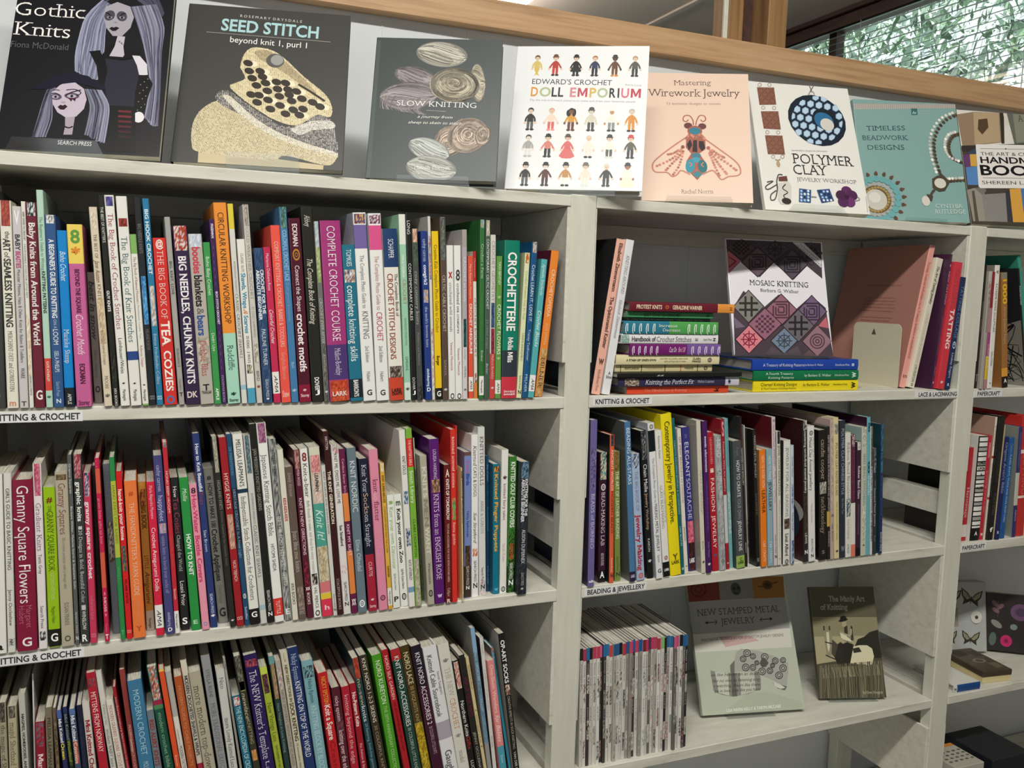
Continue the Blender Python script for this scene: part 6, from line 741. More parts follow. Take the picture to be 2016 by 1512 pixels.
# displayed books: pose x, y, z, lean, turn, roll, width, height, thickness
DISPLAYS = [
(-0.1717,0.0577,0.166,0.3926,-0.2543,-0.0007,0.2067,0.3217,0.014,'16161c','dark book of gothic dolls with white lettering, standing above the left shelves',False,False,[('H','3a3a4c','55556a',2.2,50,'1227 541 1362 468 1771 609 1942 951','1160 824 1378 646 1712 853 1854 1037'),('H','a8acc4','6a6c88',1.6,130,'1125 788 936 1079 882 1449 873 1734 906 1975','1225 858 1185 1251 1189 1614 1168 1861 1129 2088'),('H','9c9cb4','5c5c74',1.6,130,'1509 871 1633 1212 1760 1606 1877 2070 1862 2626','1835 802 1976 1183 1962 1590 1976 2250 1980 2763'),('P','a5a1ac','1167 902 1315 810 1493 873 1556 1044 1524 1222 1428 1365 1305 1375 1208 1249 1153 1079'),('E','4a4552',123.2,104.3,6.8,8.8,0.3),('E','4a4552',139.4,104.2,6.8,8.4,-0.3),('S','1c1822',1.81,'1173 999 1217 1019 1286 1087'),('S','1c1822',1.81,'1356 1081 1396 1007 1444 991'),('E','8f8d9c',123.6,107.2,3.8,2.2,0),('E','8f8d9c',139.7,106.2,3.8,2.2,0),('E','222',123.6,107.2,1.6,2,0),('E','222',139.7,106.2,1.6,2,0),('P','23121f','1245 1257 1276 1228 1305 1237 1334 1219 1378 1238 1336 1288 1295 1294'),('E','8a8690',132.3,115.2,2,1.6,0),('P','bdb8c2','1367 1370 1468 1371 1459 1535 1490 1704 1290 1701 1344 1545'),('S','222',0.6,'1382 1446 1457 1507'),('S','222',0.6,'1395 1479 1411 1443'),('S','222',0.6,'1425 1500 1437 1464'),('P','0d0d12','1183 1709 1274 1531 1345 1468 1313 1623 1276 1721 1460 1716 1540 1567 1680 1575 1691 1707 1251 1780'),('P','0d0d12','1024 1646 1159 1617 1236 1781 1281 1928 1287 2151 1193 2121 1137 1864'),('P','292836','1240 1743 1465 1763 1645 1711 1706 1970 1676 2234 1681 2473 1349 2478 1272 2152 1288 1927'),('P','d6d2dc','1587 1668 1688 1669 1792 1794 1818 1962 1707 1980 1663 1823'),('P','0b0b0d','1699 1971 1822 1971 1895 2106 1861 2258 1804 2575 1699 2582 1687 2362'),('E','e4e0e8',175.6,263.3,7,8.4,0),('P','0e0e13','1320 2489 1696 2472 1758 3172 1386 3176'),('S','6a2430',3.21,'1484 2556 1655 2557'),('S','742834',3.21,'1491 2634 1662 2635'),('S','5e1f2a',3.21,'1499 2711 1669 2713'),('S','521c26',3.21,'1506 2788 1676 2790'),('S','40161e',3.21,'1513 2865 1683 2867'),('S','30141a',3.21,'1520 2942 1690 2944'),('E','8a8a90',173.1,252.5,0.8,0.8,0),('E','8a8a90',177.5,247.8,0.8,0.8,0),('E','8a8a90',181.8,243.1,0.8,0.8,0),('E','8a8a90',173.4,239.2,0.8,0.8,0),('E','8a8a90',177.7,234.5,0.8,0.8,0),('E','8a8a90',182,229.8,0.8,0.8,0),('E','8a8a90',173.6,225.9,0.8,0.8,0),('E','8a8a90',177.9,221.2,0.8,0.8,0),('E','8a8a90',182.3,216.4,0.8,0.8,0),('E','8a8a90',173.8,212.5,0.8,0.8,0),('E','8a8a90',178.2,207.7,0.8,0.8,0),('E','8a8a90',182.5,202.9,0.8,0.8,0),('H','8c8ca4','3c3c50',1.5,46,'573 2221 526 2462 496 2716 458 3020','649 2234 636 2526 646 2742 588 3012'),('H','9a9cb4','2c2c40',1.5,52,'1024 2244 1125 2493 1133 2728 1125 2943','1236 2247 1349 2478 1352 2750 1329 3055'),('P','c3b6c6','614 2328 719 2192 894 2152 1017 2244 1068 2406 1048 2553 964 2676 849 2710 722 2629 649 2507'),('P','15152a','329 2294 535 2151 628 2051 818 2000 1049 2038 1294 2224 1266 2245 1049 2187 909 2151 747 2181 608 2274'),('E','5a4c62',67.8,239.3,7.2,4.8,0),('E','5a4c62',87.5,236.4,9.6,4.8,0),('S','2a2032',1.6,'616 2346 672 2339 726 2366'),('S','2a2032',1.81,'797 2366 866 2310 981 2265'),('P','4a1c30','824 2404 934 2388 925 2448 889 2418 874 2456 851 2421'),('E','a8a0b4',66.9,239.3,4.4,2.8,0),('E','b0a8bc',87.5,236.8,6,2.8,0),('E','222',67.2,239.3,1.6,2,0),('E','222',87.5,236.8,1.8,2.2,0),('S','231a2c',1.2,'626 2300 669 2284 715 2293'),('S','231a2c',1.4,'795 2279 906 2261 986 2311 931 2360'),('P','2c1020','713 2548 746 2510 777 2522 804 2502 838 2534 798 2584 754 2584'),('E','a89cac',77.9,247.1,2.8,1.6,0),('P','a89ca8','826 2703 949 2677 943 2830 942 2955 832 2962 840 2837'),('S','111',2.01,'833 2837 887 2855 936 2830'),('T','f2f0ee','S',0.8,113.8,91.8,112.5,20.86,'Gothic'),('T','f2f0ee','S',2.3,145.6,74.9,146,20.86,'Knits'),('T','5c5a5e','n',1.8,165.8,75.1,165.5,9.63,'Fiona McDonald'),('T','e8e6e6','n',77.5,311,119.8,311,6.02,'SEARCH PRESS')]),
(0.0434,0.0534,0.1672,0.4137,-0.2751,0.0108,0.2371,0.2683,0.012,'3a3a37','large square dark book with a cream knitted cowl on its cover',False,False,[('T','d2d2cc','n',75.3,17.5,165.7,19.8,4.35,'R O S E M A R Y  D R Y S D A L E'),('T','a9cfd4','b',49.5,43.1,191.2,45.5,19.99,'SEED STITCH'),('S','9a9a96',0.87,'295 484 2098 503'),('T','f0f0ec','n',64.2,63.2,175.4,64.8,9.99,'beyond knit 1, purl 1'),('P','c6b694','367 2492 1108 2520 2106 2611 2102 2690 376 2676'),('K','d3c6a4','8d7f5f',3,0.15,'245 2245 251 2046 317 1861 438 1721 601 1658 885 1819 1412 2082 1934 2266 2273 2362 2264 2522 2123 2610 1575 2489 1413 2578 1111 2559 676 2529 327 2494 266 2381'),('K','4e4b4a','c8c4be',3,0.5,'510 1583 585 1471 722 1485 939 1652 1227 1854 1510 2015 1778 1935 1975 1768 2152 1836 2240 2043 2284 2421 2111 2373 1678 2244 1241 2054 818 1824 588 1699'),('K','e2dccb','8f877a',2.6,0.45,'609 1555 729 1566 1058 1866 1414 2102 1849 2272 2248 2384 2234 2445 1681 2303 1245 2114 888 1859'),('K','d9d5cd','6a6866',2.8,-0.3,'1597 2049 1880 1907 2153 1867 2228 1983 1922 2046 1739 2139'),('K','ddd0ac','a8976c',3.2,0.5,'824 1061 845 891 904 759 1003 697 1232 719 1432 841 1749 1153 2061 1421 2167 1620 2159 1805 1976 1778 1827 1891 1678 1983 1401 1922 1045 1705 717 1423 778 1336 907 1242'),('K','b5a684','7c6e50',2.8,0.6,'1002 793 1076 733 1234 751 1454 903 1752 1194 1939 1430 1669 1264 1449 1093 1250 983 1087 891'),('E','55534f',131.4,90.4,13,12.2,0),('E','9a9a98',134,89.1,9.1,9.1,0),('S','2a2218',3.48,'1670 1285 1850 1396 2067 1545'),('E','ece2c6',101,98.5,5.9,4.8,0.35),('E','ece2c6',119.2,111,5.9,4.8,0.35),('E','ece2c6',123.3,120.3,5.9,4.8,0.35),('E','ece2c6',128.4,130.8,5.9,4.8,0.35),('E','ece2c6',156.7,128.5,5.9,4.8,0.35),('E','ece2c6',120.4,152.1,5.9,4.8,0.35),('E','ece2c6',146.2,139.7,5.9,4.8,0.35),('E','ece2c6',173.2,141.7,5.9,4.8,0.35),('E','ece2c6',133.8,159.3,5.9,4.8,0.35),('E','ece2c6',163.2,148.1,5.9,4.8,0.35),('E','ece2c6',197.6,158.5,5.9,4.8,0.35),('E','ece2c6',151.5,167.1,5.9,4.8,0.35),('E','ece2c6',208.3,164.9,5.9,4.8,0.35),('E','ece2c6',170.8,173.2,5.9,4.8,0.35),('E','ece2c6',179.9,181.3,5.9,4.8,0.35),('E','2a2018',93,97.9,7.2,5.4,0.35),('E','2a2018',95.7,111.3,7.2,5.4,0.35),('E','2a2018',111.2,110.4,7.2,5.4,0.35),('E','2a2018',100.9,123.4,7.2,5.4,0.35),('E','2a2018',115.3,119.7,7.2,5.4,0.35),('E','2a2018',107.9,135.3,7.2,5.4,0.35),('E','2a2018',120.4,130.1,7.2,5.4,0.35),('E','2a2018',135.7,127.2,7.2,5.4,0.35),('E','2a2018',148.7,127.9,7.2,5.4,0.35),('E','2a2018',101.4,151.3,7.2,5.4,0.35),('E','2a2018',112.5,151.5,7.2,5.4,0.35),('E','2a2018',123.9,143.3,7.2,5.4,0.35),('E','2a2018',138.2,139.1,7.2,5.4,0.35),('E','2a2018',152.9,139,7.2,5.4,0.35),('E','2a2018',165.2,141.1,7.2,5.4,0.35),('E','2a2018',110.9,163.9,7.2,5.4,0.35),('E','2a2018',125.9,158.6,7.2,5.4,0.35),('E','2a2018',141.6,151.2,7.2,5.4,0.35),('E','2a2018',155.2,147.5,7.2,5.4,0.35),('E','2a2018',173.7,152.9,7.2,5.4,0.35),('E','2a2018',189.5,157.8,7.2,5.4,0.35),('E','2a2018',130.3,173.6,7.2,5.4,0.35),('E','2a2018',143.5,166.5,7.2,5.4,0.35),('E','2a2018',159.3,157.7,7.2,5.4,0.35),('E','2a2018',200.3,164.2,7.2,5.4,0.35),('E','2a2018',152.1,180.1,7.2,5.4,0.35),('E','2a2018',162.8,172.6,7.2,5.4,0.35),('E','2a2018',176.4,170.2,7.2,5.4,0.35),('E','2a2018',171.9,180.7,7.2,5.4,0.35)]),
(0.3218,0.0614,0.1665,0.3148,-0.4353,0.0027,0.2002,0.2397,0.02,'363f41','dark slate hardback with five skeins of grey and beige yarn',True,False,[('P','45504f','13 48 73 46 76 2416 10 2413'),('Y','c4c0b2',105.2,27.2,40.8,21.8,0.1),('Y','a49a9c',65.3,66.7,33.2,16.1,0.2),('Y','a1979a',57.4,100.2,45.5,23.7,-0.1),('H','9a9094','6c6468',1.2,40,'169 995 146 1143 170 1234','914 1048 758 1236 864 1324'),('Y','bdb39e',164.5,75.1,11.4,33.2,-0.1),('Y','b8ae98',128.6,79.8,38.9,29.4,0.1),('Y','cbb7a4',125.7,174.8,22.8,26.5,0.5),('Y','cdb8a6',153.3,165,28.4,32.2,0.9),('Y','c8b6a4',176.5,164.3,12.3,17.1,0.2),('Y','c6cac6',95.1,190,33.2,18,0.3),('Y','b9bbb3',100.4,222,38.9,21.8,0.1),('T','f6f6f2','S',40.1,117.3,163.9,118.6,8.72,'SLOW KNITTING'),('S','c8c8c4',0.57,'868 1248 1178 1257'),('T','e8e8e4','c',73.7,137.4,128.5,137.6,4.55,'a journey from'),('T','e8e8e4','c',59.8,147.4,142.8,147.6,4.55,'sheep to skein to stitch'),('T','f2f2ee','S',74.4,223.1,128.5,222.9,6.45,'Hannah Thiessen'),('T','d8d8d4','n',80.8,230.7,121.5,230.2,2.46,'photography by Katie Meek')]),
(0.5566,0.0739,0.1687,0.3405,-0.5409,0.007,0.2241,0.2647,0.022,'eef0f2','white hardback covered with rows of small crocheted dolls',True,False,[('B',37.1,17.2,39.52,'5a4030','e4c8b0','d8c070','d8bc5c','d8bc5c',3,'',38),('B',68.3,17.5,39.52,'6a4a3a','e4c8b0','b83c36','c84438','2a2a2a',0,'6a4a3a',50),('B',103,17.9,39.52,'2a2a2c','e4c8b0','1e1e20','26262a','26262a',2,'26262a',46),('B',134.8,18.2,39.52,'a87048','e4c8b0','323a5a','26262c','2a2a2c',0,'',40),('B',168.2,18.5,39.52,'3a302c','5a4038','6a4636','70492f','d88a3c',0,'3a3a3a',48),('B',201.7,18.9,39.52,'b09070','e4c8b0','55574f','3a3a38','2a2a2a',0,'',44),('B',33.3,116.4,42.64,'33302e','e4c8b0','2a2a2c','5a5c5c','26262a',0,'',38),('B',68.3,116.6,42.64,'d8a890','e4c8b0','f0d8c8','d86a64','e89890',0,'',50),('B',101.5,116.8,42.64,'221e20','7a4e38','d89a3a','6a3a30','5a342c',4,'',46),('B',134.6,117,42.64,'444','d8d2c0','d8d2c0','4a4a4a','333',0,'4a4c4a',40),('B',168.4,117.1,42.64,'f0eee8','c89a78','eeebe2','8a8c8e','2a2a2a',0,'f4f2ec',48),('B',201,117.3,42.64,'c4b4a4','e0cdb8','d88f34','d88f34','2a2a30',0,'',44),('B',33.3,166.2,41.6,'4a443e','ecdcd0','a8a8a4','e4e2dc','bbb',0,'',38),('B',66,166.3,41.6,'1e1e20','e4c8b0','d88478','26262a','26262a',0,'1e1e20',50),('B',98.7,166.4,41.6,'6a5a4a','e4c8b0','d86a6c','dc6e70','d86a6c',1,'5a4a40',46),('B',133.3,166.5,41.6,'d8d0c0','e4c8b0','ece8de','e8e4da','2a2a2c',0,'',40),('B',167.3,166.6,41.6,'3a3836','e4c8b0','f0ece2','55574f','d8d8d0',0,'33322f',48),('B',201.8,166.7,41.6,'2e2a28','e4c8b0','55544e','2a2a2c','26262a',0,'c84448',44),('B',32.4,218.2,41.6,'26262a','e4c8b0','2c2a2c','55585c','26262a',0,'222',38),('B',65.5,217.9,41.6,'1e1a1c','e8ddd4','5a2c2c','4a2226','2a1c1c',0,'1e1a1c',50),('B',98.7,217.6,41.6,'2a2a2c','e4c8b0','c08a54','ece8e0','26262a',0,'26262a',46),('B',131.2,217.3,41.6,'55504c','e4c8b0','e8dfd0','ece6da','ddd',0,'6a6460',40),('B',165.3,217,41.6,'dcd8d0','e4c8b0','2a2a2c','2a2a2c','26262a',0,'',48),('B',199.2,216.7,41.6,'2a2626','a8704e','f0e8dc','f2e8d2','eee',1,'26262a',44),('T','26262a','n',30.9,72,165,74.1,9.57,"EDWARD'S CROCHET"),('T','9a9a9c','n',187.5,74.8,213.1,76.3,4.16,'Kerry Lord'),('T','dd9c40','b',30.3,94.9,42.2,95.1,16.64,'D'),('T','b4c096','b',44.9,95.1,64,95.3,16.64,'O'),('T','2a2a2e','b',65.4,95.4,74.9,95.5,16.64,'L'),('T','2a2a2e','b',76.3,95.5,85.3,95.6,16.64,'L'),('T','d88a96','b',96.2,95.7,106.4,95.9,16.64,'E'),('T','c04a5c','b',109.1,95.9,125.3,96.1,16.64,'M'),('T','d8b45c','b',128.9,96.2,140,96.3,16.64,'P'),('T','b4c096','b',141.7,96.3,159.2,96.6,16.64,'O'),('T','26262a','b',161.9,96.6,172.5,96.7,16.64,'R'),('T','26262a','b',175.6,96.8,178.4,96.8,16.64,'I'),('T','d8748a','b',181.4,96.8,194.3,97,16.64,'U'),('T','bc3c4c','b',197.3,97,213.8,97.2,16.64,'M'),('T','a4a4a8','n',30.1,103.8,205.7,106.1,3.54,'Flip the mix-and-match patterns to make and dress your favourite people')]),
(0.8133,0.0683,0.166,0.4534,-0.4662,0.0005,0.1934,0.2734,0.014,'ecd0bd','peach book with a copper wire bee set with turquoise',False,False,[('T','4c362c','S',57.5,27.2,126.2,25.9,10.9,'Mastering'),('T','3c2a22','S',10.3,52.8,177.9,50.4,15.89,'Wirework Jewelry'),('T','6a5448','S',44.5,70.8,141.7,69.2,5,'15 intricate designs to create'),('T','6a584c','S',69.9,257.6,125,256.1,8.17,'Rachel Norris'),('S','a8604e',2.04,'922 1145 915 1036 853 939 762 952 743 1040 797 1071 834 1027'),('S','a8604e',2.04,'967 1144 987 1035 1042 935 1123 944 1144 1020 1094 1065 1054 1022'),('S','c4806c',2.72,'794 1406 506 1648 239 1908 195 2056 257 2149 452 2154 540 2235 628 2191 699 2106 857 2185'),('S','c4806c',2.72,'1080 1400 1378 1649 1672 1915 1736 2101 1681 2185 1523 2210 1399 2275 1297 2133 1228 2093 1068 2180'),('D','c4806c',2.72,'275 2023 452 1924 595 1815 703 1665'),('D','c4806c',2.72,'434 2103 541 1964 648 1835 729 1706'),('D','c4806c',2.5,'558 2193 647 2045 701 1876 738 1706'),('D','c4806c',2.5,'470 1776 559 1753 649 1687'),('D','c4806c',2.72,'1658 2072 1513 1940 1357 1818 1218 1674'),('D','c4806c',2.72,'1490 2148 1388 2006 1303 1861 1217 1716'),('D','c4806c',2.5,'1366 2193 1300 2029 1250 1884 1199 1737'),('D','c4806c',2.5,'1454 1816 1358 1755 1254 1673'),('P','a8604e','849 1276 1028 1272 1133 1463 1130 1654 1022 1742 1125 1929 1149 2053 979 2296 805 2083 789 1916 880 1745 783 1620 794 1449'),('E','6a3c3c',82.9,115.8,7.3,6.4,0),('E','6a3c3c',108,116.7,7.3,6.4,0),('E','a8604e',94.8,127.4,13.2,11.8,0),('E','2f7f92',94.8,127,10.2,7.7,0),('P','2a1a2a','802 1556 865 1448 899 1575 836 1693'),('P','2a1a2a','1016 1487 1097 1485 1130 1633 1067 1698 1015 1615'),('P','2c1c22','919 1468 981 1466 987 1721 898 1713'),('E','3a7a8c',96.4,179,8.6,5.4,0),('E','3f9cb4',96.3,188,7.7,5.9,0),('E','2f93aa',85.9,200.8,8.2,14.1,0.1),('E','1f6f78',107.4,201.3,8.2,13.2,-0.1),('S','c4806c',2.04,'842 1936 886 1976 850 2019'),('S','c4806c',2.04,'1090 1929 1054 1983 1097 2023'),('D','a8604e',2.27,'962 1964 967 2099'),('P','2b8796','981 2110 1065 2180 979 2255 896 2180'),('D','c4806c',2.95,'794 1428 866 1351 955 1413 1036 1347 1115 1431'),('D','a8604e',3.41,'730 1611 731 1617'),('D','a8604e',3.41,'1180 1621 1182 1628')]),
